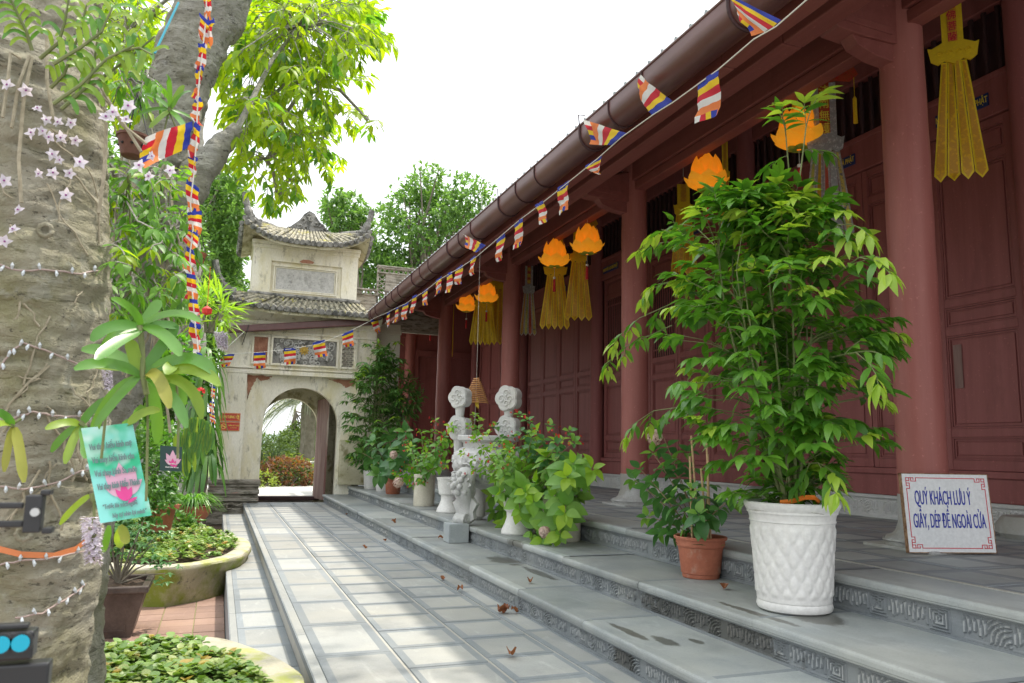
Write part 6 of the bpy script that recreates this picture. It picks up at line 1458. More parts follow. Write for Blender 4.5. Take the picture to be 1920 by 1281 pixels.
vanda('strap_orchid', 'small orchid with narrow leaves above the teal card', [[(160, 800), (150, 792)]], [((150, 796), (125, 785), (85, 805), 2), ((150, 798), (120, 810), (96, 848), 0), ((152, 798), (135, 825), (122, 870), 2), ((155, 795), (165, 770), (205, 745), 0), ((155, 797), (165, 830), (160, 900 - 40), 0)], .028, [[(150, 800), (170, 820)]], 2.55)
vanda('strap_orchid', 'yellowing orchid leaves at the left edge of the big trunk', [[(25, 795), (20, 800)]], [((25, 800), (15, 830), (8, 885), 1), ((28, 802), (38, 840), (45, 905), 1), ((20, 798), (5, 790), (-20, 800), 2), ((22, 800), (20, 780), (-10, 770), 0)], .028, [[(25, 795), (40, 785)]], 2.5)
vanda('strap_orchid', 'single green leaf orchid low on the big trunk', [[(172, 925), (176, 940)]], [((172, 928), (140, 945), (112, 984), 2), ((230, 990), (215, 1010), (230, 1025), 2), ((205, 985), (200, 1020), (192, 1035), 0), ((225, 985), (240, 1010), (232, 1020), 1)], .026, [[(176, 930), (178, 1040)]], 2.5)
vanda('strap_orchid', 'orchid tuft with thin leaves in the fork of the leaning trunk', [[(318, 200), (318, 215)]], [((318, 205), (300, 180), (265, 175), 0), ((318, 205), (340, 170), (358, 172), 0), ((318, 207), (320, 150), (312, 140), 0), ((318, 207), (300, 220), (280, 240), 2), ((320, 207), (345, 210), (372, 230), 0), ((318, 205), (290, 200), (258, 215), 0), ((320, 205), (330, 180), (345, 160), 2), ((318, 206), (340, 225), (350, 245), 0)], .024, [[(318, 210), (330, 240), (335, 290)], [(316, 210), (305, 260)]], 3.4)
vanda('strap_orchid', 'pale green orchid tuft under the hanging clay pot', [[(242, 325), (242, 345)]], [((240, 330), (220, 310), (198, 322), 2), ((240, 335), (220, 335), (205, 350), 0), ((242, 335), (265, 320), (285, 335), 2), ((242, 335), (260, 340), (275, 365), 0), ((240, 335), (235, 350), (222, 365), 2), ((242, 332), (250, 315), (262, 312), 0)], .022, [[(242, 345), (244, 420)], [(240, 345), (232, 400)]], 3.2)
rt_ = [[(60, 95), (50, 60), (30, 20), (12, -20)], [(75, 110), (110, 80), (122, 40), (130, -10)], [(95, 165), (120, 140), (150, 60), (165, 0)], [(100, 195), (150, 160), (200, 110), (262, 80)], [(115, 205), (160, 165), (175, 130), (190, 20)], [(120, 190), (180, 155), (240, 110), (300, 60)], [(100, 120), (150, 90), (190, 60), (215, 5)], [(200, 110), (230, 95), (262, 90), (290, 105)]]
for i, s in enumerate(rt_):
    Yd = 2.45 + .05 * (i % 3); b0 = aty(*s[0], Yd); t = thing('cane_orchid', 'leafy orchid cane, ' + ['leftmost, arching to the upper left corner', 'second from the left, nearly upright', 'tall upright one left of the fork', 'long one arching right below the fork', 'upright one reaching the top edge', 'highest arching one towards the leaning trunk', 'middle one in the upper tangle', 'short horizontal one by the leaning trunk'][i], 'orchid', b0, group='leafy orchid canes on the big trunk')
    m = MB(); ml = MB(); P_ = []
    for a, b in zip(s[:-1], s[1:]):
        for j in range(6): P_.append(aty(a[0] + (b[0] - a[0]) * j / 6, a[1] + (b[1] - a[1]) * j / 6, Yd - .004 * len(P_)))
    m.tube(P_, [.006 - .0002 * j for j in range(len(P_))], 6); m.build('cane', 'stem_green', t)
    for j in range(2, len(P_), 2 if i % 2 else 1):
        sd = 1 if (j // (2 if i % 2 else 1)) % 2 else -1; ax = (P_[j] - P_[j - 1]).normalized(); q = ax.cross(Vector((0, -1, 0))).normalized() * sd
        L = .075 * rn.uniform(.6, 1.15); e_ = P_[j] + q * L * .8 + ax * L * .35 + Vector((0, rn.uniform(-.03, .02), -.02)); bleaf(ml, P_[j], P_[j] + q * L * .5 + ax * L * .35 + Vector((0, 0, .02)), e_, .015 * rn.uniform(.8, 1.2), 2 if rn.random() < .6 else 0, 6)
    ml.build('leaves', ['orchid_leaf', 'orchid_yellow', 'orchid_lime'], t, smooth='all')
# bare grey canes and white orchid flowers
m = MB()
for s in ([(88, 60), (88, 150), (100, 225)], [(40, 110), (20, 100), (15, 150), (5, 220)], [(55, 105), (35, 160), (22, 240)], [(205, 225), (180, 170), (215, 205), (265, 285)], [(190, 165), (230, 235), (275, 270)], [(60, 108), (45, 180), (35, 300), (40, 380)], [(200, 230), (195, 330), (185, 400)]):
    m.tube([on1(min(x, 150), y, .05) if x < 150 else aty(x, y, 2.6) for x, y in s], .0055, 6)
o = m.build('orchid_canes', 'root_pale'); tag(o, 'tangle of bare grey orchid canes drooping over the big trunk', 'orchid canes')
leafmat('orchid_white', (.74, .66, .76), (.84, .80, .84), .35, .5, (1, 1, 1)); leafmat('orchid_purple', (.30, .04, .28), (.4, .08, .35), .3, .5, (1, 1, 1))
fl0 = thing('orchid_flower', 'x', 'flower'); m = MB()
for k in range(5):
    a = math.pi / 2 + k * 2 * math.pi / 5; m.leaf((0, 0, 0), (math.cos(a), -.25, math.sin(a)), (.2 * math.cos(k), -1, .2 * math.sin(k)), .031 * (1 if k % 2 else .9), .019, [-.3, .25, -.15, .3, .1][k], .3, 5)
m.build('petals', 'orchid_white', fl0, smooth='all'); m = MB()
for k in range(3): a = -math.pi / 2 + (k - 1) * .8; m.leaf((0, -.004, 0), (math.cos(a), -.7, math.sin(a)), (0, -1, .4), .02, .015, .2, -.3, 4)
m.build('lip', 'orchid_white', fl0, smooth='all'); m = MB(); m.lathe([(.001, -.004), (.0045, 0), (.001, .004)], (0, -.009, -.002), 8); m.build('throat', 'orchid_purple', fl0)
FW = {}
fpos = [(70, 205), (78, 246), (60, 250), (110, 230), (135, 232), (95, 258), (116, 258), (142, 264), (110, 300), (74, 325), (100, 325), (130, 326), (125, 366), (36, 395), (26, 432), (15, 160), (198, 222), (242, 200), (236, 226), (282, 292), (262, 312), (280, 332), (320, 320), (8, 340), (48, 170), (150, 305), (8, 452), (98, 290), (215, 210), (86, 225)]
for i, (x, y) in enumerate(fpos):
    p = on1(x, y, .07) if x < 150 else aty(x, y, 2.45); o = fl0 if i == 0 else dup(fl0)
    o.location = p; o.rotation_euler = (rn.uniform(-.5, .5), rn.uniform(-3, 3), rn.uniform(-.6, .6)); s = rn.uniform(.55, .85); o.scale = (s, s, s)
    if x < 30: w = 'at the left edge of the trunk'
    elif x < 55: w = 'by the bare canes near the left edge'
    elif x < 92: w = 'left in the cluster' if y < 300 else 'low left in the cluster'
    elif x < 150: w = ('high in the cluster' if y < 240 else 'mid cluster' if y < 280 else 'low in the cluster' if y < 340 else 'hanging alone below the cluster')
    elif x < 250: w = 'in the upper spray between the two trunks'
    else: w = 'in front of the hanging clay pot'
    FW.setdefault(w, []).append(o)
for w, os_ in FW.items():
    os_.sort(key=lambda o: -o.location.z); n = len(os_)
    for i, o in enumerate(os_): tag(o, 'white and lilac orchid bloom ' + w + ('' if n == 1 else ', ' + (['topmost', 'second from top', 'third from top', 'fourth from top', 'fifth from top'][i] if i < n - 1 else 'lowest')), 'flower', 'white and lilac orchid blooms')
def spike(x, y0, y1, Yd, label, w=.03):
    a, b = aty(x, y0, Yd), aty(x + 4, y1, Yd); t = thing('orchid_spike', label, 'flower spike', a, group='drooping lilac orchid spikes'); m = MB(); m.tube([a, b], .003, 5); m.build('stalk', 'stem_green', t); m = MB()
    n = 90
    for i in range(n):
        s = i / n; p = a.lerp(b, s); an = i * 2.4; d = Vector((math.cos(an), math.sin(an), -.2)); p = p + d * w * .5 * (1 - .4 * s)
        for k in range(4): m.leaf(p, d + rdir() * .8, (0, 0, 1), w * .55, w * .35, .1, .1, 2)
    m.build('blossoms', 'orchid_white', t)
spike(172, 968, 1052, 2.5, 'lilac orchid spike hanging below the teal card', .034); spike(414, 622, 652, 5.5, 'small pale orchid spike at the left end of the gate gutter', .05); spike(200, 690, 730, 2.8, 'short pale orchid spike left of the strap leaves', .02)
# string lights
gl_ = [([(0, 497), (30, 508), (90, 506), (150, 514), (186, 508)], 'uppermost'), ([(0, 690), (20, 660), (43, 642), (85, 656), (140, 680), (165, 690)], 'peaked in the middle'), ([(15, 785), (40, 780), (62, 773), (110, 781), (160, 779), (188, 775)], 'at the height of the orchid leaves'), ([(0, 912), (45, 917), (100, 908), (150, 884), (170, 878)], 'beside the teal card'), ([(0, 1058), (50, 1050), (100, 1046), (160, 1034)], 'just below the orange strap'), ([(28, 1160), (80, 1150), (120, 1125), (150, 1105), (160, 1095)], 'lowest, slanting up to the right')]
for s, w in gl_:
    t = thing('string_lights', 'wire of small clear bulbs round the big trunk, ' + w, 'string lights', on1(*s[0]), group='string lights on the trunk'); P_ = []
    for a, b in zip(s[:-1], s[1:]):
        for j in range(4): P_.append(on1(a[0] + (b[0] - a[0]) * j / 4, a[1] + (b[1] - a[1]) * j / 4 + rn.uniform(-1.5, 1.5), .012))
    P_.append(on1(*s[-1], .012)); m = MB(); m.tube(P_, .0032, 6); m.build('wire', 'wire_pink', t)
    for j in range(1, len(P_) - 1, 2):
        m = MB(); sg = -1 if j % 4 == 1 else 1; q = P_[j] + Vector((rn.uniform(-.006, .006), -.006, .011 * sg)); m.tube([P_[j], q, q + Vector((0, -.002, .008 * sg))], [.0035, .0055, .0015], 8); m.build('bulb', 'bulb_white', t)
s = [(-40, 1000), (0, 1030), (40, 1040), (100, 1042), (140, 1030), (165, 1012)]; P_ = [on1(x, y, .012) for x, y in s]
m = MB(); n = len(P_); m.add([(p + Vector((0, 0, dz)))[:] for p in P_ for dz in (-.009, .009)], [(2 * i, 2 * i + 2, 2 * i + 3, 2 * i + 1) for i in range(n - 1)]); tag(m.build('trunk_strap', 'orange_strap'), 'orange plastic strap bound around the big trunk', 'strap')
m = MB(); m.tube([on1(160, 700, .01) if False else aty(335, 5, 4.2), aty(290, 100, 4.1)], .006, 5); tag(m.build('blue_rope', flat('rope_blue', (.02, .3, .4), .6)), 'teal rope along the left side of the leaning trunk', 'rope')
# hanging clay pots
def claypot(c, r, label, mat='terracotta'):
    t = thing('hanging_pot', label, 'pot', c, group='clay orchid pots hung on the trees'); m = MB(); m.lathe([(.55 * r, -.8 * r), (.7 * r, -.7 * r), (r, .6 * r), (1.1 * r, .62 * r), (1.1 * r, .8 * r), (.95 * r, .8 * r), (.9 * r, .5 * r), (.001, .45 * r)], c, 24); m.build('pot_wall', mat, t, smooth=True)
    m = MB()
    for k in range(8): a = k * .8; p = Vector(c) + Vector((math.cos(a) * r * .87, math.sin(a) * r * .87, 0)); m.lathe([(.001, -.12 * r), (.13 * r, 0), (.001, .12 * r)], p, 8)
    m.build('drain_holes', 'black_plastic', t); m = MB()
    for a in (0, 2.1, 4.2): m.tube([Vector(c) + Vector((math.cos(a) * r, math.sin(a) * r, .7 * r)), Vector(c) + Vector((0, 0, 4 * r))], .003, 4)
    m.build('hanger_wire', 'black_iron', t); return t
pm('clay_dark', (.13, .055, .04), (.2, .09, .065), 8, .8, .4)
claypot(aty(248, 275, 3.6), .062, 'brown clay orchid pot with holes between the two trunks', 'clay_dark'); claypot(aty(371, 486, 6), .055, 'small red-brown clay pot hanging right of the leaning trunk')
m = MB(); c = aty(388, 583, 9); m.lathe([(.001, -.05), (.05, -.03), (.055, .02), (.001, .06)], c, 12); m.tube([c, c + Vector((0, 0, .5))], .003, 4); tag(m.build('red_bauble', 'flower_red'), 'small round red bauble hanging near the gate roof corner', 'bauble')
# teal card with a lotus and verses
def card(name, label, q, Yc, mat, txts, cat, lotus=True, tm='text_white'):
    TL, TR, BR, BL = [aty(x, y, Yc) for x, y in q]; c = (TL + TR + BR + BL) / 4; t = thing(name, label, cat, c)
    ex, ey = (TR - TL + BR - BL) / 2, (TL - BL + TR - BR) / 2
    P_ = lambda u, v, d=0: c + ex * u + ey * v + Vector((0, -d, 0))
    m = MB(); vs = [P_(a, b, d)[:] for d in (0, -.006) for a, b in ((-.5, -.5), (.5, -.5), (.5, .5), (-.5, .5))]; m.add(vs, [(0, 1, 2, 3), (7, 6, 5, 4), (0, 4, 5, 1), (1, 5, 6, 2), (2, 6, 7, 3), (3, 7, 4, 0)]); m.build('card_face', mat, t)
    W_ = ex.length
    if lotus:
        for (nm2, mat2, lst) in (('lotus_petals', 'lotus_pink', [(0, 0, 90, .5), (0, 0, 65, .46), (0, 0, 118, .44), (0, 0, 40, .34), (0, 0, 145, .3)]), ('lotus_heart', 'lotus_magenta', [(0, -.04, 90, .26), (.0, -.05, 62, .22), (0, -.05, 120, .22), (.02, -.08, 30, .16)])):
            m = MB()
            for i, (dx, dy, an, L) in enumerate(lst):
                o = P_(.08 + dx, -.26 + dy, .002 + .0006 * i + (.003 if nm2 == 'lotus_heart' else 0)); d = ex.normalized() * math.cos(R(an)) + ey.normalized() * math.sin(R(an)); s2 = ex.normalized() * -math.sin(R(an)) + ey.normalized() * math.cos(R(an)); LL = L * W_ * 1.5; n = 12
                pp = [o + d * (LL * j / n) + s2 * (LL * .2 * math.sin(math.pi * (j / n) ** .8)) for j in range(n + 1)] + [o + d * (LL * j / n) - s2 * (LL * .2 * math.sin(math.pi * (j / n) ** .8)) for j in range(n - 1, 0, -1)]
                m.add([p[:] for p in pp], [tuple(range(len(pp)))[::-1]])
            m.build(nm2, mat2, t)
    m = MB()
    for (s, u, v, h, sx) in txts: text_mb(m, s, frame(P_(u, v, .0085), ex, ey), h * ey.length, sx, depth=.0006, fit=ex.length * sx, bold=.0006)
    m.build('lettering', tm, t); return t
m_, t_, b_ = nm('teal_print'); a = noi(t_, coord(t_, (6, 6, 5)), 1.1, 3); col = mixc(t_, ramp(t_, a, .42, .56), (.02, .5, .25), (.25, .72, .66)); col = mixc(t_, ramp(t_, noi(t_, coord(t_, (5, 5, 5), 'Object', (2, 2, 2)), 1.3, 3), .55, .68), col, (.6, .8, .76)); t_.links.new(col, b_.inputs['Base Color']); b_.inputs['Roughness'].default_value = .35
flat('lotus_pink', (.72, .42, .56), .5); flat('lotus_magenta', (.72, .06, .30), .5); flat('text_white', (.8, .82, .82), .4); flat('text_grey', (.16, .26, .26), .5); flat('dark_print', (.02, .06, .055), .4)
card('verse_card', 'teal and green card with a pink lotus and printed verses hung on the big trunk', [(154, 800), (246, 796), (286, 963), (186, 985)], 2.42, 'teal_print', [('Vui thay hiếu kính mẹ', .0, .29, .095, .82), ('Vui thay hiếu kính cha', .0, .15, .095, .82), ('Vui thay kính Sa môn', .0, .01, .095, .82), ('Vui thay kính Hiền Thánh', .0, -.13, .095, .82), ('“Trước khi trách người', -.05, -.34, .07, .66), ('hãy tự nhìn lại mình”', .1, -.44, .07, .66)], 'card', tm='text_grey')
card('verse_card', 'dark green card with a pale lotus among the plants beside the gate', [(300, 836), (342, 838), (340, 885), (300, 882)], 8.5, 'dark_print', [('Thân khẩu ý', .05, -.2, .09, .4), ('thanh tịnh an vui', .05, -.34, .09, .6)], 'card', tm='text_white')
# planting beds with mossy cement kerbs
def bed(name, label, outer, w, seed, zt=0.0):
    n0 = len(outer); P_ = []
    for i in range(n0):
        a, b, c, d = outer[i - 1], outer[i], outer[(i + 1) % n0], outer[(i + 2) % n0]
        for j in range(8):
            s = j / 8; P_.append(.5 * ((2 * b) + (c - a) * s + (2 * a - 5 * b + 4 * c - d) * s * s + (3 * b - a - 3 * c + d) * s ** 3))
    n = len(P_); cen_ = sum(P_, Vector((0, 0))) / n; t = thing(name, label, 'planting bed', (cen_.x, cen_.y, -.42)); rings = []
    nr = []
    for i in range(n):
        tg = (P_[(i + 1) % n] - P_[i - 1]).normalized(); q = Vector((-tg.y, tg.x)); q = q if q.dot(cen_ - P_[i]) > 0 else -q; nr.append(q)
    prof = [(.10, -.45), (.07, -.3), (.03, -.12), (.0, -.06), (.0, -.03), (.012, -.008), (.035, 0), (w * .5, .004), (w - .02, 0), (w, -.015), (w + .01, -.09)]
    m = MB(); L = len(prof)
    for i in range(n):
        for (d, z) in prof:
            p = P_[i] + nr[i] * d; h = .02 * noise.noise(Vector((p.x * 3, p.y * 3, z * 5 + seed))) + .006 * noise.noise(Vector((p.x * 14, p.y * 14, z * 14))); p = p + nr[i] * h * (1 if z < -.01 else .4); m.v.append((p.x, p.y, z + zt + h * .35))
    for i in range(n):
        for j in range(L - 1): a = i * L + j; b = ((i + 1) % n) * L + j; m.f.append((a, b, b + 1, a + 1)); m.m.append(1 if j >= 4 else 0)
    m.build('kerb', ['moss_concrete', 'curb_top'], t, smooth=True)
    m = MB(); inn = [P_[i] + nr[i] * w for i in range(n)]; m.add([(p.x, p.y, zt - .06) for p in inn], [tuple(range(n))]); m.build('bed_soil', 'soil', t); return inn
def inside(p, poly):
    c = False; n = len(poly)
    for i in range(n):
        a, b = poly[i], poly[i - 1]
        if (a.y > p.y) != (b.y > p.y) and p.x < (b.x - a.x) * (p.y - a.y) / (b.y - a.y) + a.x: c = not c
    return c
def cover(name, label, poly, n, L, z, seed, mats, hh=.05, miny=None):
    rn = random.Random(seed); m = MB(); x0, x1 = min(p.x for p in poly), max(p.x for p in poly); y0, y1 = min(p.y for p in poly), max(p.y for p in poly); k = 0
    while k < n:
        p = Vector((rn.uniform(x0, x1), rn.uniform(y0, y1)))
        if not inside(p, poly): continue
        k += 1; h = .5 + .5 * noise.noise(Vector((p.x * 2, p.y * 2, seed))); q = Vector((p.x, p.y, z + hh * h + rn.uniform(-.02, .025))); km = 1 if rn.random() < .18 else (2 if rn.random() < .06 else 0)
        a0 = rn.uniform(0, 6.28); up = rn.uniform(.2, .9)
        for j in range(6):
            a = a0 + j * 2.4; d = Vector((math.cos(a), math.sin(a), up * (1.3 if j > 3 else .5))); m.leaf(q + Vector((0, 0, .006 * j)), d, (0, 0, 1), L * rn.uniform(.45, 1.1) * (1 - .06 * j), L * rn.uniform(.5, .7), .12, .25, 4, km, shape=.6)
    o = m.build(name, mats, smooth='all'); tag(o, label, 'ground cover', kind='stuff'); return o
leafmat('cover_leaf', (.10, .22, .04), (.24, .36, .08), .25, .35, (1.4, 1.4, .6)); leafmat('cover_pale', (.30, .40, .10), (.42, .48, .2), .3, .4, (1.2, 1.2, .6)); leafmat('cover_dry', (.45, .3, .08), (.5, .42, .12), .3, .5, (1.1, 1, .6))
V2 = lambda x, y, z=0: (lambda p: Vector((p.x, p.y)))(atz(x, y, z))
o1 = [V2(*q) for q in ((300, 1064), (350, 1060), (400, 1053), (440, 1044), (463, 1034), (472, 1022), (464, 1011), (440, 1003), (395, 990))] + [Vector((-.6, 15.6)), Vector((-2.6, 15.8)), Vector((-3.6, 13.0)), Vector((-2.2, 10.6)), Vector((-1.1, 9.4))]
inn1 = bed('planting_bed', 'far kidney-shaped bed with a mossy cement kerb beside the walkway', o1, .2, 4)
cover('succulent_cover', 'bright green succulent ground cover in the far planting bed', inn1, 2600, .085, -.02, 5, ['cover_leaf', 'cover_pale', 'cover_dry'], .09)
o2 = [V2(*q) for q in ((150, 1203), (296, 1196), (380, 1193), (430, 1197), (493, 1218), (550, 1247), (575, 1275))] + [V2(560, 1330), V2(480, 1420)] + [Vector((-.4, 3.7)), Vector((-1.6, 3.9)), Vector((-2.2, 5.2)), Vector((-1.5, 6.6))]
inn2 = bed('planting_bed', 'near rounded bed with a worn mossy cement kerb at the bottom edge', o2, .24, 8)
cover('succulent_cover', 'round-leaved succulent ground cover in the near planting bed', inn2, 1500, .085, -.03, 6, ['cover_leaf', 'cover_pale', 'cover_dry'], .07)
# rectangular bonsai pot with a small shrub
fb = atz(245, 1193, -.41); ft = aty(281, 1098, fb.y - .08); xl = aty(120, 1190, fb.y).x; t = thing('bonsai_pot', 'dark brown rectangular bonsai pot between the two planting beds', 'pot', (fb.x - .3, fb.y + .2, -.42))
x0, x1, y0, y1, zb, zt_ = xl, fb.x, fb.y, fb.y + .5, -.42, ft.z; fx = .09
pm('pot_brown', (.05, .035, .03), (.10, .075, .065), 5, .4, .3, c3=(.2, .12, .08), t3=(.55, .7), s3=3)
m = MB(); m.add([(x0, y0, zb), (x1, y0, zb), (x1, y1, zb), (x0, y1, zb), (x0 - fx, y0 - fx, zt_ - .06), (x1 + fx, y0 - fx, zt_ - .06), (x1 + fx, y1 + fx, zt_ - .06), (x0 - fx, y1 + fx, zt_ - .06)], [(0, 3, 2, 1), (0, 1, 5, 4), (1, 2, 6, 5), (2, 3, 7, 6), (3, 0, 4, 7)])
e_ = fx + .03
for (a, b, c, d) in ((x0 - e_, y0 - e_, x1 + e_, y0 - e_ + .06), (x0 - e_, y1 + e_ - .06, x1 + e_, y1 + e_), (x0 - e_, y0 - e_ + .06, x0 - e_ + .06, y1 + e_ - .06), (x1 + e_ - .06, y0 - e_ + .06, x1 + e_, y1 + e_ - .06)): m.bbox((a, b, zt_ - .06), (c, d, zt_), .01)
m.build('pot_wall', 'pot_brown', t)
m = MB(); w_ = x1 - x0; s_ = fx / (zt_ - zb)
for (u0, u1, v0, v1) in ((.1, .9, .12, .15), (.1, .9, .74, .77), (.1, .12, .15, .74), (.88, .9, .15, .74)):
    za, zb2 = zb + (zt_ - zb) * v0, zb + (zt_ - zb) * v1; m.add([(x0 + w_ * u0, y0 - (za - zb) * s_ - .008, za), (x0 + w_ * u1, y0 - (za - zb) * s_ - .008, za), (x0 + w_ * u1, y0 - (zb2 - zb) * s_ - .008, zb2), (x0 + w_ * u0, y0 - (zb2 - zb) * s_ - .008, zb2), (x0 + w_ * u0, y0 + .02, za), (x0 + w_ * u1, y0 + .02, za), (x0 + w_ * u1, y0 + .02, zb2), (x0 + w_ * u0, y0 + .02, zb2)], [(0, 1, 2, 3), (0, 4, 5, 1), (3, 2, 6, 7), (0, 3, 7, 4), (1, 5, 6, 2)])
m.build('raised_frame', 'pot_brown', t)
m = MB(); m.grid(lambda u, v: (x0 - fx + (w_ + 2 * fx) * u, y0 - fx + (.5 + 2 * fx) * v, zt_ - .05 + .04 * noise.noise(Vector((u * 9, v * 6, 1))) + .03 * math.sin(math.pi * u) * math.sin(math.pi * v)), 24, 16); m.build('soil', 'soil', t, smooth='all')
sc0 = Vector(((x0 + x1) / 2 + .1, y0 + .25, zt_ - .03)); t = thing('small_shrub', 'small bluish-green shrub growing in the rectangular bonsai pot', 'shrub', sc0); m = MB(); ml = MB()
for (x, y) in ((200, 1000), (230, 985), (260, 1000), (285, 1020), (250, 1030), (210, 1035), (295, 1050), (235, 1010), (180, 1020), (270, 975), (300, 1000), (215, 975), (245, 960), (310, 1075)):
    p = aty(x, y, sc0.y + rn.uniform(-.2, .2)); m.tube([sc0, sc0.lerp(p, .5) + Vector((rn.uniform(-.05, .05), 0, .03)), p], [.012, .008, .003], 5)
    for k in range(9): q = p + Vector((rn.gauss(0, .07), rn.gauss(0, .07), rn.gauss(0, .06))); whorl(ml, q, Vector((0, -.2, 1)), 4, .06, .032, .3, 0, rn, seg=3)
m.build('stems', 'bark_far', t); ml.build('foliage', ['leaf_hyd_dark', 'leaf_hyd'], t)
# planting between the beds and the gate
bush('clipped_bush', 'round small-leaved green bush in a red pot left of the gate', aty(290, 868, 12), (.42, .42, .62), 620, .075, .04, 'leaf_big', seed=61, seg=2, cat='bush', group='bushes in the garden left of the gate')
cpb = aty(292, 975, 12); pot('terracotta_pot', 'red-brown pot under the round small-leaved bush', (cpb.x, 12, cpb.z - .15), [(.2, 0), (.25, .3), (.29, .31), (.29, .36)], 'terracotta', n=24)
d0 = aty(373, 935, 14.5); d1 = aty(383, 880, 14.5); t = thing('dracaena', 'dark dracaena with long drooping leaves on a bare stem beside the gate', 'plant', d0); m = MB(); m.tube([d0, (d0 + d1) / 2 + Vector((.03, 0, 0)), d1, aty(385, 740, 14.5)], [.09, .07, .07, .03], 10); m.build('stem', 'bark_far', t); ml = MB()
for k in range(170):
    y = rn.uniform(655, 880); c = aty(382 + rn.uniform(-8, 8), y, 14.5 + rn.uniform(-.1, .1)); a = rn.uniform(0, 6.28); L = rn.uniform(.45, .75); d = Vector((math.cos(a), math.sin(a), 0)); bleaf(ml, c, c + d * L * .45 + Vector((0, 0, .18)), c + d * L * .6 + Vector((0, 0, -L * .75)), .075, 0, 7, side=Vector((-d.y, d.x, 0)))
ml.build('leaves', ['leaf_dark'], t, smooth='all')
ob_ = aty(440, 800, 13); t = thing('stag_orchid', 'pale green orchid with dangling leaves in front of the dracaena', 'orchid', aty(370, 820, 11)); ml = MB()
for s in (((330, 815), (360, 818), (392, 800)), ((350, 790), (372, 770), (398, 800)), ((345, 850), (370, 822), (396, 812))):
    for j in range(14):
        u = j / 13; p = Vector(s[0]) * 0 if False else None; x = (1 - u) ** 2 * s[0][0] + 2 * u * (1 - u) * s[1][0] + u * u * s[2][0]; y = (1 - u) ** 2 * s[0][1] + 2 * u * (1 - u) * s[1][1] + u * u * s[2][1]; c = aty(x, y, 11); L = rn.uniform(.2, .4); bleaf(ml, c, c + Vector((rn.uniform(-.05, .05), 0, -L * .4)), c + Vector((rn.uniform(-.04, .04), 0, -L)), .05, j % 3 == 0 and 2 or 0, 5)
ml.build('leaves', ['orchid_leaf', 'orchid_yellow', 'orchid_lime'], t)
gb = aty(358, 975, 13.5); pot('bowl_pot', 'round brown bowl pot with grassy leaves at the foot of the gate', (gb.x, 13.5, gb.z - .05), [(.12, 0), (.2, .04), (.27, .14), (.28, .2), (.27, .25), (.28, .27)], 'terracotta', n=28)
t = thing('grass_tuft', 'tuft of thin arching grassy leaves in the round bowl pot', 'plant', (gb.x, 13.5, gb.z + .2)); ml = MB()
for k in range(150):
    a = rn.uniform(0, 6.28); L = rn.uniform(.3, .55); c = Vector((gb.x, 13.5, gb.z + .2)); d = Vector((math.cos(a), math.sin(a), 0)); bleaf(ml, c + d * .05, c + d * L * .5 + Vector((0, 0, rn.uniform(.2, .4))), c + d * L + Vector((0, 0, rn.uniform(-.1, .15))), .02, 0, 6, side=Vector((-d.y, d.x, 0)))
ml.build('leaves', ['leaf_big'], t)
gw = aty(345, 890, 16.5); t = thing('garden_wall', 'plain grey cement garden wall behind the plants left of the gate', 'wall', (-3, 16.6, -.46)); m = MB(); m.box((-9, 16.5, -.46), (-.2, 16.7, 1.1)); m.bbox((-9.05, 16.45, 1.1), (-.18, 16.75, 1.2), .02); m.build('wall_face', pm('cement_grey', (.3, .31, .31), (.42, .43, .42), 2, .85, .4, c3=(.2, .2, .18), t3=(.5, .65), s3=4), t)
m = MB(); m.box((-.62, 16.3, -.4), (-.5, 16.42, 1.3)); m.box((-.3, 16.3, -.4), (-.2, 16.42, 1.3)); [m.box((-.5, 16.34, z), (-.3, 16.38, z + .05)) for z in (0, .4, .8, 1.2)]; m.build('wall_posts', 'cement_grey', t)
tree('dense dark green tree filling the garden left of the gate, behind the trunks', (-1.7, 18.2, -.4), (-1.6, 18.2, 3), blobs([(345, 600, 60, 90, .2), (300, 720, 70, 90, .2), (240, 620, 70, 120, .15), (375, 680, 35, 70, .12), (330, 480, 60, 80, .12), (260, 800, 60, 80, .12), (370, 560, 35, 60, .09)], 17.8, .9), 5200, .17, .07, 'leaf_mid', 71, 'trees in the garden left of the gate', .2, gaps=.9)
tree('leafy tree in the garden behind the big trunk, left of the gate', (-4.2, 19, -.4), (-4.2, 19, 4), blobs([(200, 400, 120, 140, .4), (120, 700, 140, 160, .3), (210, 850, 80, 90, .2), (60, 300, 140, 160, .3)], 19, 1.5), 2600, .2, .08, 'leaf_mid', 81, 'trees in the garden left of the gate', .25, gaps=.7)
bush('low_shrub', 'low dark shrub in the soil left of the bowl pot', aty(322, 985, 12.8), (.35, .3, .2), 140, .1, .05, 'leaf_dark', seed=63, group='bushes in the garden left of the gate')
bush('clipped_bush', 'dark-leaved bush hidden behind the teal card', aty(215, 900, 10.5), (.7, .5, .8), 700, .09, .05, 'leaf_dark', seed=64, group='bushes in the garden left of the gate')
t = bush('red_flower_shrub', 'broad-leaved shrub dotted with red blooms behind the strap orchid', aty(260, 690, 10), (.6, .4, .45), 260, .16, .06, 'leaf_big', seed=65, seg=3); m = MB()
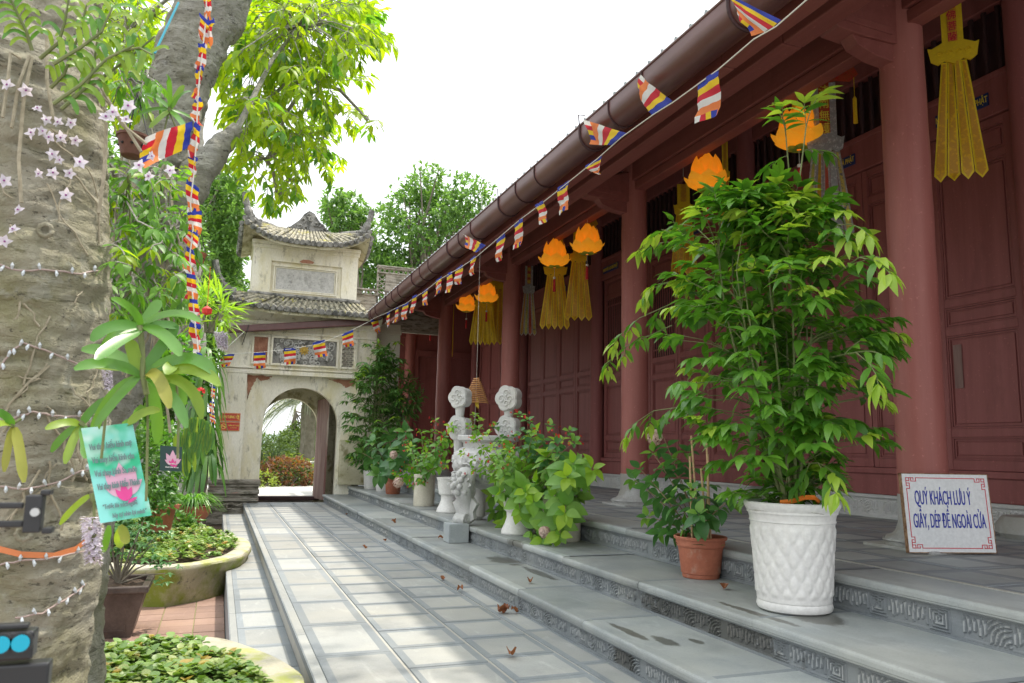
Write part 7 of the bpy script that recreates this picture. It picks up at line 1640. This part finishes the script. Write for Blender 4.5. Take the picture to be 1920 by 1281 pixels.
for (x, y) in ((232, 655), (247, 662), (215, 672), (238, 678), (375, 735), (366, 590), (385, 700), (250, 690)): m = MB(); flowerhead(m, aty(x, y, 9.4), .05, 14, rn, .03); m.build('red_blossom', 'flower_red', t)
bush('spiky_shrub', 'yellow-green spiky shrub at the top left of the gate pilaster', aty(395, 590, 13.5), (.32, .3, .3), 50, .4, .05, 'leaf_bright', seed=66, seg=3)
# camera-gear arms reaching into the left edge
t = thing('clamp_arm', 'black clamp on two thin arms reaching in from the left edge', 'camera clamp', aty(60, 955, 1.1)); YC = 1.1
def pb_(m, x0, y0, x1, y1, d0=-.01, d1=.012, r=.0015):
    a, b = aty(x0, y1, YC), aty(x1, y0, YC); m.bbox((a.x, YC + d0, a.z), (b.x, YC + d1, b.z), r)
m = MB(); pb_(m, -60, 942, 45, 954, -.004, .004); pb_(m, -60, 976, 45, 990, -.004, .004); m.build('arm', 'black_plastic', t)
m = MB(); pb_(m, 44, 928, 84, 998); pb_(m, 78, 918, 98, 928); pb_(m, 80, 988, 100, 1000); m.build('clamp_head', 'black_plastic', t)
m = MB(); p = aty(67, 960, YC - .012); m.tube([p, p + Vector((0, -.006, 0))], .005, 16); m.build('screw', flat('steel', (.5, .5, .5), .3, .9), t)
t = thing('gear_head', 'black device with two cyan-blue glass lenses in the lower left corner', 'camera gear', aty(40, 1210, YC)); m = MB(); pb_(m, -40, 1180, 68, 1240, -.01, .02, .003); pb_(m, -40, 1168, 55, 1182, -.006, .01); pb_(m, -40, 1240, 95, 1300, -.006, .02, .003); m.build('housing', 'black_plastic', t)
flat('lens_blue', (.0, .35, .5), .1)
for (x, y) in ((40, 1205), (3, 1208)):
    p = aty(x, y, YC - .012); m = MB(); m.tube([p, p + Vector((0, -.005, 0))], .0095, 20); l_ = m.build('lens', 'lens_blue', t); m = MB(); m.tube([p + Vector((0, .002, 0)), p + Vector((0, -.003, 0))], .0125, 20); m.build('lens_ring', 'black_plastic', t)
fl_ = [o for o in COL.objects if o.name == 'x']
